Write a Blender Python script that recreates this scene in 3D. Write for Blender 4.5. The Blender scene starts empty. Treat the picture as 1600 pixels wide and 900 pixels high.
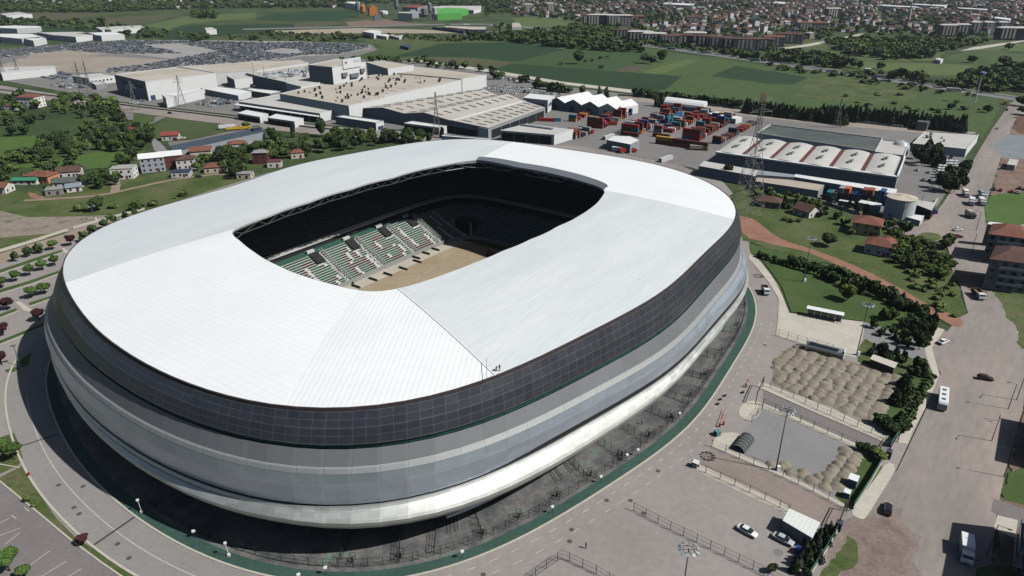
import bpy, math, random
import numpy as np
from mathutils import Vector
R_ = math.radians
random.seed(7)
RNG = np.random.default_rng(7)
SC = bpy.context.scene

# ------------------------------------------------------------------ camera
CAM_H, FPX, PITCH = 110.0, 1100.0, R_(24.6)
cam_d = bpy.data.cameras.new('camera')
cam = bpy.data.objects.new('camera', cam_d)
SC.collection.objects.link(cam)
cam.location = (0, 0, CAM_H)
cam.rotation_euler = (R_(90) - PITCH, 0, 0)
cam_d.sensor_width = 36
cam_d.lens = FPX / 1600 * 36
cam_d.clip_start = 1
cam_d.clip_end = 30000
SC.camera = cam

# ------------------------------------------------------------------ light
SUN = Vector((.943 * math.cos(R_(47)), -.333 * math.cos(R_(47)), math.sin(R_(47)))).normalized()
world = bpy.data.worlds.new('World')
SC.world = world
world.use_nodes = True
nt = world.node_tree
sky = nt.nodes.new('ShaderNodeTexSky')
sky.sky_type = 'NISHITA'
sky.sun_disc = False
sky.sun_elevation = R_(47)
sky.sun_rotation = math.atan2(.943, -.333)
sky.altitude = 100
sky.air_density = 1.0
sky.dust_density = 1.5
sky.ozone_density = 1.0
bg = nt.nodes['Background']
nt.links.new(sky.outputs[0], bg.inputs[0])
bg.inputs[1].default_value = 0.05
sl = bpy.data.lights.new('sun', 'SUN')
sl.energy = 5.0
sl.angle = R_(0.53)
sl.color = (1.0, .982, .95)
so = bpy.data.objects.new('sun', sl)
SC.collection.objects.link(so)
so.rotation_euler = SUN.to_track_quat('Z', 'Y').to_euler()
SC.view_settings.view_transform = 'Standard'
SC.view_settings.look = 'None'
SC.view_settings.gamma = 1
SC.view_settings.exposure = -0.07
SC.view_settings.use_curve_mapping = False
SC.cycles.max_bounces = 6
SC.cycles.diffuse_bounces = 0
SC.cycles.volume_bounces = 0

# ------------------------------------------------------------------ helpers
SP, CP = math.sin(PITCH), math.cos(PITCH)


def G(px, py, h=0.0):
    """a point of the place (at height h) measured from the photograph"""
    u = (px - 800) / FPX
    v = (py - 450) / FPX
    d = (CAM_H - h) / (SP + v * CP)
    return (u * d, d * (CP - v * SP))


def GP(pts, h=0.0):
    return [G(a, b, h) for a, b in pts]


def smooth(pts, n=2, closed=True):
    for _ in range(n):
        o = []
        m = len(pts)
        if not closed:
            o.append(pts[0])
        for i in range(m if closed else m - 1):
            a = pts[i]; b = pts[(i + 1) % m]
            o.append((a[0] * .75 + b[0] * .25, a[1] * .75 + b[1] * .25))
            o.append((a[0] * .25 + b[0] * .75, a[1] * .25 + b[1] * .75))
        if not closed:
            o.append(pts[-1])
        pts = o
    return pts


def area(p):
    return sum(p[i][0] * p[(i + 1) % len(p)][1] - p[(i + 1) % len(p)][0] * p[i][1] for i in range(len(p))) / 2


def inside(x, y, poly):
    c = False
    j = len(poly) - 1
    for i in range(len(poly)):
        xi, yi = poly[i]; xj, yj = poly[j]
        if (yi > y) != (yj > y) and x < (xj - xi) * (y - yi) / (yj - yi) + xi:
            c = not c
        j = i
    return c


def tag(o, label=None, cat=None, group=None, kind=None):
    if label: o['label'] = label
    if cat: o['category'] = cat
    if group: o['group'] = group
    if kind: o['kind'] = kind
    return o


def empty(name, loc, label, cat, group=None, rz=0.0):
    o = bpy.data.objects.new(name, None)
    o.empty_display_size = .5
    SC.collection.objects.link(o)
    o.location = (loc[0], loc[1], loc[2] if len(loc) > 2 else 0)
    o.rotation_euler = (0, 0, rz)
    return tag(o, label, cat, group)


def link_mesh(name, me, parent=None):
    o = bpy.data.objects.new(name, me)
    SC.collection.objects.link(o)
    if parent: o.parent = parent
    return o


CH = {}


def kids(o):
    return [c for c in bpy.data.objects if c.parent == o]


def make_tree(o):
    """remember a thing as (object, [children]) so that it can be copied fast"""
    return (o, [make_tree(c) for c in kids(o)])


def dup(tree, loc=None, rz=None, label=None, group=None, scale=None, parent=None, mats=None):
    o, ch = tree
    c = o.copy()
    SC.collection.objects.link(c)
    if parent: c.parent = parent
    if loc is not None: c.location = (loc[0], loc[1], loc[2] if len(loc) > 2 else 0)
    if rz is not None: c.rotation_euler = (0, 0, rz)
    if scale is not None: c.scale = scale if hasattr(scale, '__len__') else (scale,) * 3
    if label: c['label'] = label
    if group: c['group'] = group
    if mats and c.type == 'MESH' and c.name.split('.')[0] in mats:
        c.data = mats[c.name.split('.')[0]]
    for t in ch:
        dup(t, parent=c, mats=mats)
    return c


def wloc(o):
    v = Vector((0, 0, 0))
    while o:
        v += o.location
        o = o.parent
    return v


class MB:
    def __init__(s):
        s.v = []; s.f = []; s.m = []; s.uv = {}

    def add(s, vs, fs, m=0, uvs=None):
        b = len(s.v)
        s.v += [tuple(q) for q in vs]
        for i, f in enumerate(fs):
            if uvs: s.uv[len(s.f)] = uvs[i]
            s.f.append(tuple(b + k for k in f))
            s.m.append(m)

    def box(s, cx, cy, z0, sx, sy, sz, rz=0, m=0, mt=None):
        c, n = math.cos(rz), math.sin(rz)
        P = []
        for z in (z0, z0 + sz):
            for dx, dy in ((-1, -1), (1, -1), (1, 1), (-1, 1)):
                x, y = dx * sx / 2, dy * sy / 2
                P.append((cx + x * c - y * n, cy + x * n + y * c, z))
        s.add(P, [(0, 3, 2, 1), (0, 1, 5, 4), (1, 2, 6, 5), (2, 3, 7, 6), (3, 0, 4, 7)], m)
        s.add(P[4:], [(0, 1, 2, 3)], m if mt is None else mt)

    def prism(s, poly, z0, z1, m=0, mt=None, bottom=False):
        if area(poly) < 0: poly = poly[::-1]
        n = len(poly)
        s.add([(x, y, z0) for x, y in poly] + [(x, y, z1) for x, y in poly],
              [(i, (i + 1) % n, n + (i + 1) % n, n + i) for i in range(n)], m)
        s.add([(x, y, z1) for x, y in poly], [tuple(range(n))], m if mt is None else mt)
        if bottom: s.add([(x, y, z0) for x, y in poly], [tuple(range(n - 1, -1, -1))], m)

    def sheet(s, poly, z, m=0):
        if area(poly) < 0: poly = poly[::-1]
        s.add([(x, y, z) for x, y in poly], [tuple(range(len(poly)))], m)

    def ribbon(s, path, w, z0, z1=None, m=0, closed=False):
        """a strip of width w along a path; a low box when z1 is given"""
        n = len(path)
        L, Rr = [], []
        for i in range(n):
            a = path[(i - 1) % n] if (closed or i > 0) else path[i]
            b = path[(i + 1) % n] if (closed or i < n - 1) else path[i]
            dx, dy = b[0] - a[0], b[1] - a[1]
            l = math.hypot(dx, dy) or 1
            nx, ny = -dy / l, dx / l
            L.append((path[i][0] + nx * w / 2, path[i][1] + ny * w / 2))
            Rr.append((path[i][0] - nx * w / 2, path[i][1] - ny * w / 2))
        zt = z0 if z1 is None else z1
        k = n if closed else n - 1
        V = [(x, y, zt) for x, y in L] + [(x, y, zt) for x, y in Rr]
        s.add(V, [(n + i, n + (i + 1) % n, (i + 1) % n, i) for i in range(k)], m)
        if z1 is not None:
            V = [(x, y, z0) for x, y in L] + [(x, y, z1) for x, y in L]
            s.add(V, [(n + i, n + (i + 1) % n, (i + 1) % n, i) for i in range(k)], m)
            V = [(x, y, z0) for x, y in Rr] + [(x, y, z1) for x, y in Rr]
            s.add(V, [(i, (i + 1) % n, n + (i + 1) % n, n + i) for i in range(k)], m)
            if not closed:
                for i in (0, n - 1):
                    V = [(*L[i], z0), (*Rr[i], z0), (*Rr[i], z1), (*L[i], z1)]
                    s.add(V, [(0, 1, 2, 3) if i == 0 else (3, 2, 1, 0)], m)

    def tube(s, p0, p1, r, n=5, m=0, r1=None, cap=True):
        a, b = Vector(p0), Vector(p1)
        d = (b - a)
        if d.length < 1e-6: return
        d.normalize()
        u = d.orthogonal().normalized(); w = d.cross(u)
        r1 = r if r1 is None else r1
        V = []
        for c, rr in ((a, r), (b, r1)):
            for i in range(n):
                t = 2 * math.pi * i / n
                V.append(tuple(c + (u * math.cos(t) + w * math.sin(t)) * rr))
        F = [(i, (i + 1) % n, n + (i + 1) % n, n + i) for i in range(n)]
        if cap: F += [tuple(range(n, 2 * n)), tuple(range(n - 1, -1, -1))]
        s.add(V, F, m)

    def lathe(s, cx, cy, prof, n=16, m=0):
        V = []
        for r, z in prof:
            for i in range(n):
                t = 2 * math.pi * i / n
                V.append((cx + r * math.cos(t), cy + r * math.sin(t), z))
        F = []
        for k in range(len(prof) - 1):
            for i in range(n):
                F.append((k * n + i, k * n + (i + 1) % n, (k + 1) * n + (i + 1) % n, (k + 1) * n + i))
        s.add(V, F, m)
        if prof[-1][0] > .01:
            s.add(V[-n:], [tuple(range(n))], m)

    def build(s, name, mats, parent=None, smooth=False, local=False):
        me = bpy.data.meshes.new(name)
        V = s.v
        if parent is not None and not local:
            o = wloc(parent)
            V = [(x - o.x, y - o.y, z - o.z) for x, y, z in V]
        me.from_pydata(V, [], s.f)
        if not isinstance(mats, (list, tuple)): mats = [mats]
        for mm in mats: me.materials.append(mm)
        me.polygons.foreach_set('material_index', s.m)
        if smooth: me.polygons.foreach_set('use_smooth', [True] * len(s.f))
        if s.uv:
            ul = me.uv_layers.new(name='UVMap')
            for fi, uvs in s.uv.items():
                p = me.polygons[fi]
                for k, li in enumerate(p.loop_indices):
                    ul.data[li].uv = uvs[k]
        me.update()
        return link_mesh(name, me, parent)


# ------------------------------------------------------------------ materials
MATS = {}


def srgb(r, g, b):
    f = lambda c: (c / 255 / 12.92) if c / 255 <= .04045 else ((c / 255 + .055) / 1.055) ** 2.4
    return (f(r), f(g), f(b))


def ND(t, k, **kw):
    n = t.nodes.new(k)
    for a, b in kw.items(): setattr(n, a, b)
    return n


def mat(name, cols, rough=.85, metal=0.0, scale=10.0, fine=.12, fscale=None, spec=.3, coord='world',
        bump=0.0, detail=4, contrast=.22, rand=0.0, stretch=None):
    """cols: one colour or a list mixed by a large noise (scale in metres); fine = strength of small noise"""
    if name in MATS: return MATS[name]
    m = bpy.data.materials.new(name)
    m.use_nodes = True
    t = m.node_tree; L = t.links
    b = t.nodes['Principled BSDF']
    b.inputs['Roughness'].default_value = rough
    b.inputs['Metallic'].default_value = metal
    b.inputs['Specular IOR Level'].default_value = spec
    if not isinstance(cols, list): cols = [cols]
    if coord == 'world':
        src = ND(t, 'ShaderNodeNewGeometry').outputs['Position']
    else:
        src = ND(t, 'ShaderNodeTexCoord').outputs['Object']
    if stretch:
        mp = ND(t, 'ShaderNodeMapping')
        mp.inputs['Rotation'].default_value = (0, 0, -stretch[0])
        L.new(src, mp.inputs['Vector'])
        mp2 = ND(t, 'ShaderNodeMapping')
        mp2.inputs['Scale'].default_value = (stretch[1], stretch[2], 1)
        L.new(mp.outputs[0], mp2.inputs['Vector']); src = mp2.outputs[0]
    n1 = ND(t, 'ShaderNodeTexNoise')
    n1.inputs['Scale'].default_value = 1 / scale
    n1.inputs['Detail'].default_value = detail
    n1.inputs['Roughness'].default_value = .6
    L.new(src, n1.inputs['Vector'])
    cr = ND(t, 'ShaderNodeValToRGB')
    e = cr.color_ramp.elements
    k = len(cols)
    if k == 1:
        e[0].color = e[1].color = (*cols[0], 1)
    else:
        for i in range(k):
            pos = .5 - contrast + 2 * contrast * i / (k - 1)
            if i < 2: e[i].position = pos; e[i].color = (*cols[i], 1)
            else:
                q = e.new(pos); q.color = (*cols[i], 1)
    L.new(n1.outputs['Fac'], cr.inputs[0])
    col = cr.outputs[0]
    if fine > 0:
        n2 = ND(t, 'ShaderNodeTexNoise')
        n2.inputs['Scale'].default_value = 1 / (fscale or scale / 12)
        n2.inputs['Detail'].default_value = 5
        n2.inputs['Roughness'].default_value = .65
        L.new(src, n2.inputs['Vector'])
        mr = ND(t, 'ShaderNodeMapRange')
        mr.inputs['From Min'].default_value = .3; mr.inputs['From Max'].default_value = .7
        mr.inputs['To Min'].default_value = 1 - fine; mr.inputs['To Max'].default_value = 1 + fine
        L.new(n2.outputs['Fac'], mr.inputs['Value'])
        vm = ND(t, 'ShaderNodeVectorMath', operation='SCALE')
        L.new(col, vm.inputs[0]); L.new(mr.outputs[0], vm.inputs['Scale'])
        col = vm.outputs[0]
        if bump > 0:
            bp = ND(t, 'ShaderNodeBump')
            bp.inputs['Strength'].default_value = bump
            bp.inputs['Distance'].default_value = .3
            L.new(n2.outputs['Fac'], bp.inputs['Height'])
            L.new(bp.outputs[0], b.inputs['Normal'])
    if rand > 0:
        oi = ND(t, 'ShaderNodeObjectInfo')
        mr = ND(t, 'ShaderNodeMapRange')
        mr.inputs['To Min'].default_value = 1 - rand; mr.inputs['To Max'].default_value = 1 + rand
        L.new(oi.outputs['Random'], mr.inputs['Value'])
        vm = ND(t, 'ShaderNodeVectorMath', operation='SCALE')
        L.new(col, vm.inputs[0]); L.new(mr.outputs[0], vm.inputs['Scale'])
        col = vm.outputs[0]
    L.new(col, b.inputs['Base Color'])
    m['col_socket'] = 1
    MATS[name] = m
    return m


def add_lines(m, kind, rot, period, width, strength, coord='world', axis='X', uv=False):
    """darker or lighter parallel seams / grid on a material: multiplies base colour by (1-strength) on the seams"""
    t = m.node_tree; L = t.links
    b = t.nodes['Principled BSDF']
    src = b.inputs['Base Color'].links[0].from_socket
    if uv: p = ND(t, 'ShaderNodeTexCoord').outputs['UV']
    elif coord == 'world': p = ND(t, 'ShaderNodeNewGeometry').outputs['Position']
    else: p = ND(t, 'ShaderNodeTexCoord').outputs['Object']
    mp = ND(t, 'ShaderNodeMapping')
    mp.inputs['Rotation'].default_value = (0, 0, -rot)
    L.new(p, mp.inputs['Vector'])
    sx = ND(t, 'ShaderNodeSeparateXYZ'); L.new(mp.outputs[0], sx.inputs[0])
    fac = None
    for ax, per in (('X', period[0]), ('Y', period[1])):
        if not per: continue
        d = ND(t, 'ShaderNodeMath', operation='DIVIDE'); d.inputs[1].default_value = per
        L.new(sx.outputs[ax], d.inputs[0])
        fr = ND(t, 'ShaderNodeMath', operation='FRACT'); L.new(d.outputs[0], fr.inputs[0])
        lt = ND(t, 'ShaderNodeMath', operation='LESS_THAN'); lt.inputs[1].default_value = width / per
        L.new(fr.outputs[0], lt.inputs[0])
        if fac is None: fac = lt.outputs[0]
        else:
            mx = ND(t, 'ShaderNodeMath', operation='MAXIMUM')
            L.new(fac, mx.inputs[0]); L.new(lt.outputs[0], mx.inputs[1]); fac = mx.outputs[0]
    ml = ND(t, 'ShaderNodeMath', operation='MULTIPLY_ADD')
    ml.inputs[1].default_value = -strength; ml.inputs[2].default_value = 1
    L.new(fac, ml.inputs[0])
    vm = ND(t, 'ShaderNodeVectorMath', operation='SCALE')
    L.new(src, vm.inputs[0]); L.new(ml.outputs[0], vm.inputs['Scale'])
    L.new(vm.outputs[0], b.inputs['Base Color'])
    return m


def struct(name, mb, m, label=None):
    o = mb.build(name, m)
    o['kind'] = 'structure'
    return o


ROUGH = {'dirt_patch': .9, 'dirt_verge': 1.8, 'dirt_path': .45, 'excavation': 2, 'rubble_yard': 1.5, 'grass': 1.0, 'verge': 1.2}


def roughen(p, amp, step=1.3):
    from mathutils import noise
    o = []
    for i in range(len(p)):
        a, b = p[i], p[(i + 1) % len(p)]
        n = max(1, min(400, int(math.hypot(b[0] - a[0], b[1] - a[1]) / step)))
        for k in range(n):
            x, y = a[0] + (b[0] - a[0]) * k / n, a[1] + (b[1] - a[1]) * k / n
            q = noise.noise(Vector((x * .13, y * .13, 3.3))) + .6 * noise.noise(Vector((x * .5, y * .5, 1.1)))
            r = noise.noise(Vector((x * .13, y * .13, 9.7))) + .6 * noise.noise(Vector((x * .5, y * .5, 5.1)))
            o.append((x + q * amp * 1.3, y + r * amp * 1.3))
    return o


def sheet(name, px, m, z, sm=0, world=False):
    p = px if world else GP(px)
    if sm: p = smooth(p, sm)
    if name in ROUGH and max(q[1] for q in p) < 700: p = roughen(p, ROUGH[name])
    mb = MB(); mb.sheet(p, z)
    return struct(name, mb, m)


ORD = ['first', 'second', 'third', 'fourth', 'fifth', 'sixth', 'seventh', 'eighth', 'ninth', 'tenth', 'eleventh', 'twelfth',
       'thirteenth', 'fourteenth', 'fifteenth', 'sixteenth', 'seventeenth', 'eighteenth', 'nineteenth', 'twentieth'] + \
      ['twenty ' + w for w in ('first', 'second', 'third', 'fourth', 'fifth', 'sixth', 'seventh', 'eighth', 'ninth')] + ['thirtieth'] + \
      ['thirty ' + w for w in ('first', 'second', 'third', 'fourth', 'fifth', 'sixth', 'seventh', 'eighth', 'ninth')] + ['fortieth'] + \
      ['forty ' + w for w in ('first', 'second', 'third', 'fourth', 'fifth', 'sixth', 'seventh', 'eighth', 'ninth')] + ['fiftieth'] + \
      ['fifty ' + w for w in ('first', 'second', 'third', 'fourth', 'fifth', 'sixth', 'seventh', 'eighth', 'ninth')]
# ------------------------------------------------------------------ ground materials
g_base = mat('land', [(0.021, 0.037, 0.013), (0.036, 0.060, 0.019), (0.059, 0.083, 0.029), (0.088, 0.094, 0.044)], scale=70, fine=.35, fscale=3, detail=6)
g_dark = mat('crop_dark', [(0.016, 0.040, 0.015), (0.022, 0.052, 0.019)], scale=60, fine=.12, fscale=4, stretch=(R_(-30), 1, .15))
g_mid = mat('crop_mid', [(0.040, 0.073, 0.021), (0.061, 0.095, 0.029), (0.052, 0.088, 0.025)], scale=60, fine=.15, fscale=4, stretch=(R_(-30), 1, .2))
g_light = mat('crop_light', [(0.071, 0.112, 0.032), (0.101, 0.132, 0.042)], scale=50, fine=.15, fscale=3)
g_brown = mat('crop_brown', [(0.065, 0.073, 0.036), (0.095, 0.085, 0.047)], scale=50, fine=.2, fscale=4)
g_lawn = mat('lawn', [(0.040, 0.070, 0.017), (0.052, 0.088, 0.022), (0.071, 0.102, 0.032)], scale=14, fine=.2, fscale=.8, bump=.2)
g_wild = mat('rough_grass', [(0.038, 0.062, 0.015), (0.057, 0.085, 0.021), (0.088, 0.107, 0.038), (0.118, 0.110, 0.058)], scale=18, fine=.3, fscale=1.4, detail=6, bump=.4)
g_bright = mat('bright_grass', [(0.057, 0.107, 0.021), (0.074, 0.128, 0.029)], scale=20, fine=.2, fscale=1.5, bump=.3)
g_plaza = mat('plaza_paving', [(.235, .212, .198), (.27, .245, .23), (.30, .275, .25)], scale=30, fine=.09, fscale=1.6, detail=7)
g_ring = mat('ring_road_asphalt', [(.225, .212, .204), (.262, .25, .238)], scale=18, fine=.08, fscale=1.2, detail=6)
g_lot = mat('car_park_asphalt', [(.165, .15, .145), (.195, .18, .172)], scale=14, fine=.1, fscale=1.0, detail=6)
g_lot2 = mat('grey_lot', [(.20, .20, .20), (.235, .232, .228)], scale=12, fine=.08, fscale=1.0, detail=6)
g_road = mat('road_asphalt', [(.215, .19, .172), (.255, .224, .203), (.31, .26, .225)], scale=16, fine=.12, fscale=1.6, detail=7, contrast=.16, stretch=(R_(52), .25, 1))
g_dirt = mat('red_brown_dirt', [(.12, .080, .060), (.19, .128, .10), (.26, .19, .155)], scale=9, fine=.2, fscale=.9, detail=7, bump=.3)
g_path = mat('red_earth', [(.23, .115, .075), (.30, .165, .115)], scale=9, fine=.2, fscale=1)
g_sandy = mat('sandy_ground', [(.30, .26, .20), (.36, .31, .24)], scale=12, fine=.12, fscale=1.4)
g_conc = mat('pale_concrete', [(.42, .39, .33), (.50, .47, .40)], scale=8, fine=.1, fscale=.9)
g_yard = mat('yard_asphalt', [(.16, .155, .15), (.21, .20, .19)], scale=40, fine=.12, fscale=3)
g_lotsand = mat('compacted_yard', [(.27, .235, .195), (.33, .29, .24)], scale=60, fine=.12, fscale=5)
g_kerb = mat('kerb_stone', (.45, .42, .35), fine=.12, scale=4, fscale=.6)
g_paint = mat('road_paint', (.50, .49, .46), fine=.25, scale=4, fscale=.3)
g_green = mat('green_painted_paving', [(.032, .072, .058), (.045, .092, .074)], scale=8, fine=.2, fscale=.8, rough=.7)
g_slab = mat('stained_dark_terrace', [(.065, .070, .070), (.10, .104, .103), (.155, .148, .14), (.11, .18, .145)], scale=7, fine=.25, fscale=.9, detail=5, rough=.55, contrast=.2)
g_tan = mat('tan_block_paving', [(.27, .215, .16), (.31, .25, .19)], scale=12, fine=.12, fscale=.7)

# ------------------------------------------------------------------ base land
mb = MB()
mb.sheet([(-9000, -500), (9000, -500), (9000, 16000), (-9000, 16000)], -0.03)
struct('ground', mb, g_base)

# far fields -----------------------------------------------------------------
FZ = [0.0]


def field(px, m, name='field'):
    FZ[0] += .005
    sheet(name, px, m, FZ[0])


field([(470, 130), (560, 82), (640, 62), (790, 58), (880, 68), (1010, 76), (1250, 110), (1420, 130), (1560, 152), (1560, 172), (1535, 215), (1500, 212), (1300, 200), (1150, 168), (1000, 148), (760, 118), (600, 96)], g_mid)
field([(600, 92), (690, 68), (800, 66), (900, 80), (800, 97), (740, 90), (640, 88)], g_dark)
field([(600, 98), (640, 89), (740, 91), (800, 98), (930, 112), (800, 120), (740, 116)], g_brown)
field([(800, 98), (870, 80), (905, 77), (1010, 81), (1034, 92), (1000, 100), (965, 110), (880, 107)], mat('crop_green', [(.034, .066, .02), (.046, .082, .026)], scale=60, fine=.12, fscale=4))
field([(740, 118), (800, 99), (900, 107), (1066, 119), (1040, 140), (1000, 146), (880, 133)], g_dark)
field([(960, 110), (990, 103), (1010, 105), (995, 112)], mat('bare_soil', [(.085, .06, .045), (.10, .075, .055)], scale=20, fine=.15))
field([(1000, 113), (1075, 92), (1092, 95), (1030, 116)], g_light)
field([(1110, 119), (1150, 103), (1262, 121), (1205, 131)], g_dark)
field([(1200, 110), (1262, 121), (1240, 132), (1200, 131)], g_dark)
field([(1265, 122), (1330, 118), (1450, 145), (1400, 165), (1300, 160), (1240, 150)], g_wild)
field([(1325, 105), (1352, 96), (1480, 100), (1522, 103), (1495, 118), (1440, 117), (1400, 113)], g_light)
field([(1470, 92), (1510, 80), (1600, 84), (1700, 96), (1600, 103), (1530, 100)], g_mid)
field([(1525, 78), (1560, 66), (1640, 70), (1700, 84)], g_light)
field([(395, 31), (420, 22), (565, 13), (562, 26), (520, 32), (450, 33)], g_dark)
field([(395, 40), (520, 33), (540, 36), (470, 45), (395, 47)], g_brown)
field([(225, 40), (300, 24), (400, 20), (400, 28), (300, 36), (260, 46)], g_light)
field([(225, 55), (300, 40), (460, 37), (460, 47), (330, 56), (260, 62)], g_dark)
field([(150, 30), (230, 24), (290, 22), (225, 36), (150, 42)], g_brown)
field([(0, 20), (120, 14), (180, 16), (120, 30), (0, 34)], g_brown)
field([(0, 44), (60, 42), (150, 44), (130, 56), (0, 52)], g_dark)
field([(560, 62), (600, 56), (700, 60), (790, 62), (690, 68), (620, 78)], g_wild)
field([(800, 28), (870, 26), (904, 36), (870, 43), (810, 42)], g_light)
field([(540, 34), (600, 30), (640, 36), (690, 38), (600, 42), (545, 42)], g_dirt, 'ground')
field([(430, 48), (560, 44), (720, 48), (715, 52), (560, 52), (430, 53)], g_sandy, 'ground')
field([(720, 52), (790, 48), (805, 54), (760, 57)], g_sandy, 'ground')
field([(1215, 52), (1300, 60), (1350, 62), (1500, 62), (1460, 96), (1350, 96), (1230, 88)], g_wild)

# left village fields
field([(0, 300), (90, 300), (260, 268), (400, 270), (420, 285), (260, 325), (0, 390)], g_wild)
field([(0, 215), (60, 212), (130, 205), (110, 240), (40, 250), (0, 255)], g_bright)
field([(20, 260), (100, 246), (190, 232), (230, 236), (180, 262), (80, 268)], g_bright)
field([(50, 190), (110, 182), (170, 195), (140, 212), (60, 212), (0, 214), (0, 196)], mat('meadow', [(.032, .06, .016), (.045, .078, .022)], scale=24, fine=.2, fscale=2))
field([(210, 180), (245, 176), (240, 190), (212, 198)], g_lawn)
field([(230, 205), (262, 182), (380, 200), (350, 208), (290, 218), (250, 220)], mat('meadow_two', [(.05, .075, .024), (.065, .09, .03)], scale=24, fine=.2, fscale=2))
field([(0, 330), (45, 340), (140, 338), (190, 335), (120, 362), (0, 372)], mat('stony_ground', [(.17, .14, .115), (.26, .22, .18), (.12, .12, .07)], scale=10, fine=.2, fscale=1.5))

# industrial ground -----------------------------------------------------------
FZ[0] = .18
field([(-40, 118), (-40, 78), (60, 76), (130, 68), (300, 64), (470, 66), (580, 70), (590, 78), (545, 92), (640, 96), (770, 112), (860, 133), (1000, 150), (1160, 172), (1330, 190), (1525, 207), (1502, 265), (1465, 322), (1440, 344), (1345, 325), (1180, 296), (1080, 262), (700, 220), (560, 206), (400, 184), (180, 158)], g_yard, 'yard')
field([(0, 103), (30, 92), (150, 88), (260, 93), (250, 100), (180, 113), (90, 113)], g_lotsand, 'yard')
field([(50, 84), (110, 79), (170, 85), (80, 92), (40, 91)], g_lotsand, 'yard')
field([(220, 70), (280, 68), (345, 80), (290, 84)], g_lotsand, 'yard')
field([(410, 80), (440, 76), (468, 77), (475, 84), (440, 85)], g_mid, 'grass')
field([(860, 155), (1000, 150), (1160, 172), (1330, 190), (1525, 207), (1510, 214), (1300, 196), (1150, 180), (1010, 160)], g_lotsand, 'yard')

field([(0, 79), (60, 72), (130, 67), (200, 63), (300, 63), (470, 65), (577, 69), (579, 76), (530, 86), (475, 88), (440, 93), (345, 101), (270, 110), (168, 116), (150, 110), (240, 99), (268, 92), (200, 84), (110, 78), (40, 86), (0, 92)], mat('pale_car_field', [(.27, .26, .25), (.33, .32, .30)], scale=40, fine=.1), 'yard')
# highway and factory road ------------------------------------------------------
hw = smooth(GP([(380, 46), (560, 42), (700, 38), (790, 38), (850, 46), (905, 57), (1000, 70), (1100, 83), (1250, 104), (1400, 126), (1540, 147), (1680, 168)]), 2, False)
mb = MB(); mb.ribbon(hw, 26, .235); struct('highway', mb, mat('highway_asphalt', [(.17, .17, .17), (.21, .21, .21)], scale=30, fine=.08))
mb = MB()
mb.ribbon(hw, .9, .9, 1.5)
tag(mb.build('crash_barrier', mat('galvanised_steel', (.40, .41, .42), rough=.5, metal=.5)), 'long low steel barrier down the middle of the far highway', 'barrier')
sheet('road', smooth(GP([(1100, 40), (1240, 73), (1300, 62), (1348, 52), (1350, 54), (1305, 65), (1245, 76), (1206, 76)][1:]), 1), g_conc, .235, world=True)
sheet('road', [(1500, 80), (1520, 74), (1600, 63), (1600, 65), (1530, 77)], g_conc, .235)
sheet('road', [(640, 92), (760, 108), (880, 128), (1000, 142), (1100, 155), (1100, 157), (990, 146), (870, 131), (750, 111), (640, 94)], g_conc, .235)
fr = smooth(GP([(-120, 122), (0, 139), (120, 157), (200, 168), (300, 181), (400, 193), (500, 204), (620, 212), (720, 222)]), 2, False)
mb = MB(); mb.ribbon(fr, 27, .235); struct('road', mb, g_road)
fr2 = smooth(GP([(-120, 116), (0, 132.5), (120, 151), (200, 161.5), (300, 173.5), (400, 185.5), (500, 196), (600, 203), (700, 207)]), 2, False)
# dark planted strip and barrier between the carriageway and the factory
mb = MB(); mb.ribbon(fr2, 4.0, .24); struct('verge', mb, g_dark)
sheet('path', smooth(GP([(188, 168), (196, 164), (207, 170), (209, 180), (206, 195), (218, 191), (244, 182), (262, 180), (258, 184), (235, 194), (222, 203), (207, 204), (194, 196), (199, 182)]), 1), g_lot, .05, world=True)
sheet('path', smooth(GP([(237, 218), (243, 216), (262, 234), (262, 242), (246, 241), (239, 232)]), 1), g_lot2, .05, world=True)
sheet('yard', [(262, 222), (300, 219), (370, 203), (412, 202), (412, 207), (330, 222), (266, 232)], g_lot, .21)
mb = MB(); mb.ribbon(smooth(GP([(38, 314), (90, 311), (160, 306), (215, 293), (270, 281), (340, 272), (352, 273)]), 2, False), 3.2, .215)
mb.ribbon(smooth(GP([(179, 301), (182, 290), (180, 282)]), 2, False), 4.5, .21)
struct('path', mb, mat('dirt_track', [(.22, .16, .12), (.30, .235, .185)], scale=7, fine=.15))
sheet('dirt_patch', smooth(GP([(40, 301), (58, 303), (72, 311), (52, 312)]), 1), g_path, .205, world=True)

# ------------------------------------------------------------------ plaza, road, verges near the stadium
PL = [(-60, 416), (0, 397), (90, 369), (165, 346), (225, 331), (420, 270), (700, 224), (900, 228), (1060, 258), (1130, 285), (1168, 330), (1172, 395), (1190, 410), (1215, 445), (1232, 490),
      (1345, 505), (1440, 535), (1466, 512), (1480, 520), (1458, 560), (1470, 590), (1440, 650), (1400, 735), (1360, 812), (1320, 850), (1262, 935), (900, 1100), (-250, 1100), (-300, 700)]
sheet('plaza', PL, g_plaza, .20)
# ------------------------------------------------------------------ stadium plan curve
CX, CY, TH = -26.5, 222.0, .955
RF = [-0.84, 0.97, -0.18, -0.71, -0.46, 0.89, 0.19, 0.11, 1.07, 0.14, -0.85, 0.06, 0.75, -0.64, -0.4, 0.45, -0.95]


def fb(c, t):
    r = c[0]
    for k in range(1, (len(c) - 1) // 2 + 1):
        r += c[2 * k - 1] * math.cos(k * t) + c[2 * k] * math.sin(k * t)
    return r


def RO(t):
    return (abs(math.cos(t) / 106.4) ** 3 + abs(math.sin(t) / 86.8) ** 3) ** (-1 / 3) + fb(RF, t)


def ring(t, d):
    r = RO(t) + d
    return (CX + r * math.cos(t + TH), CY + r * math.sin(t + TH))


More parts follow.
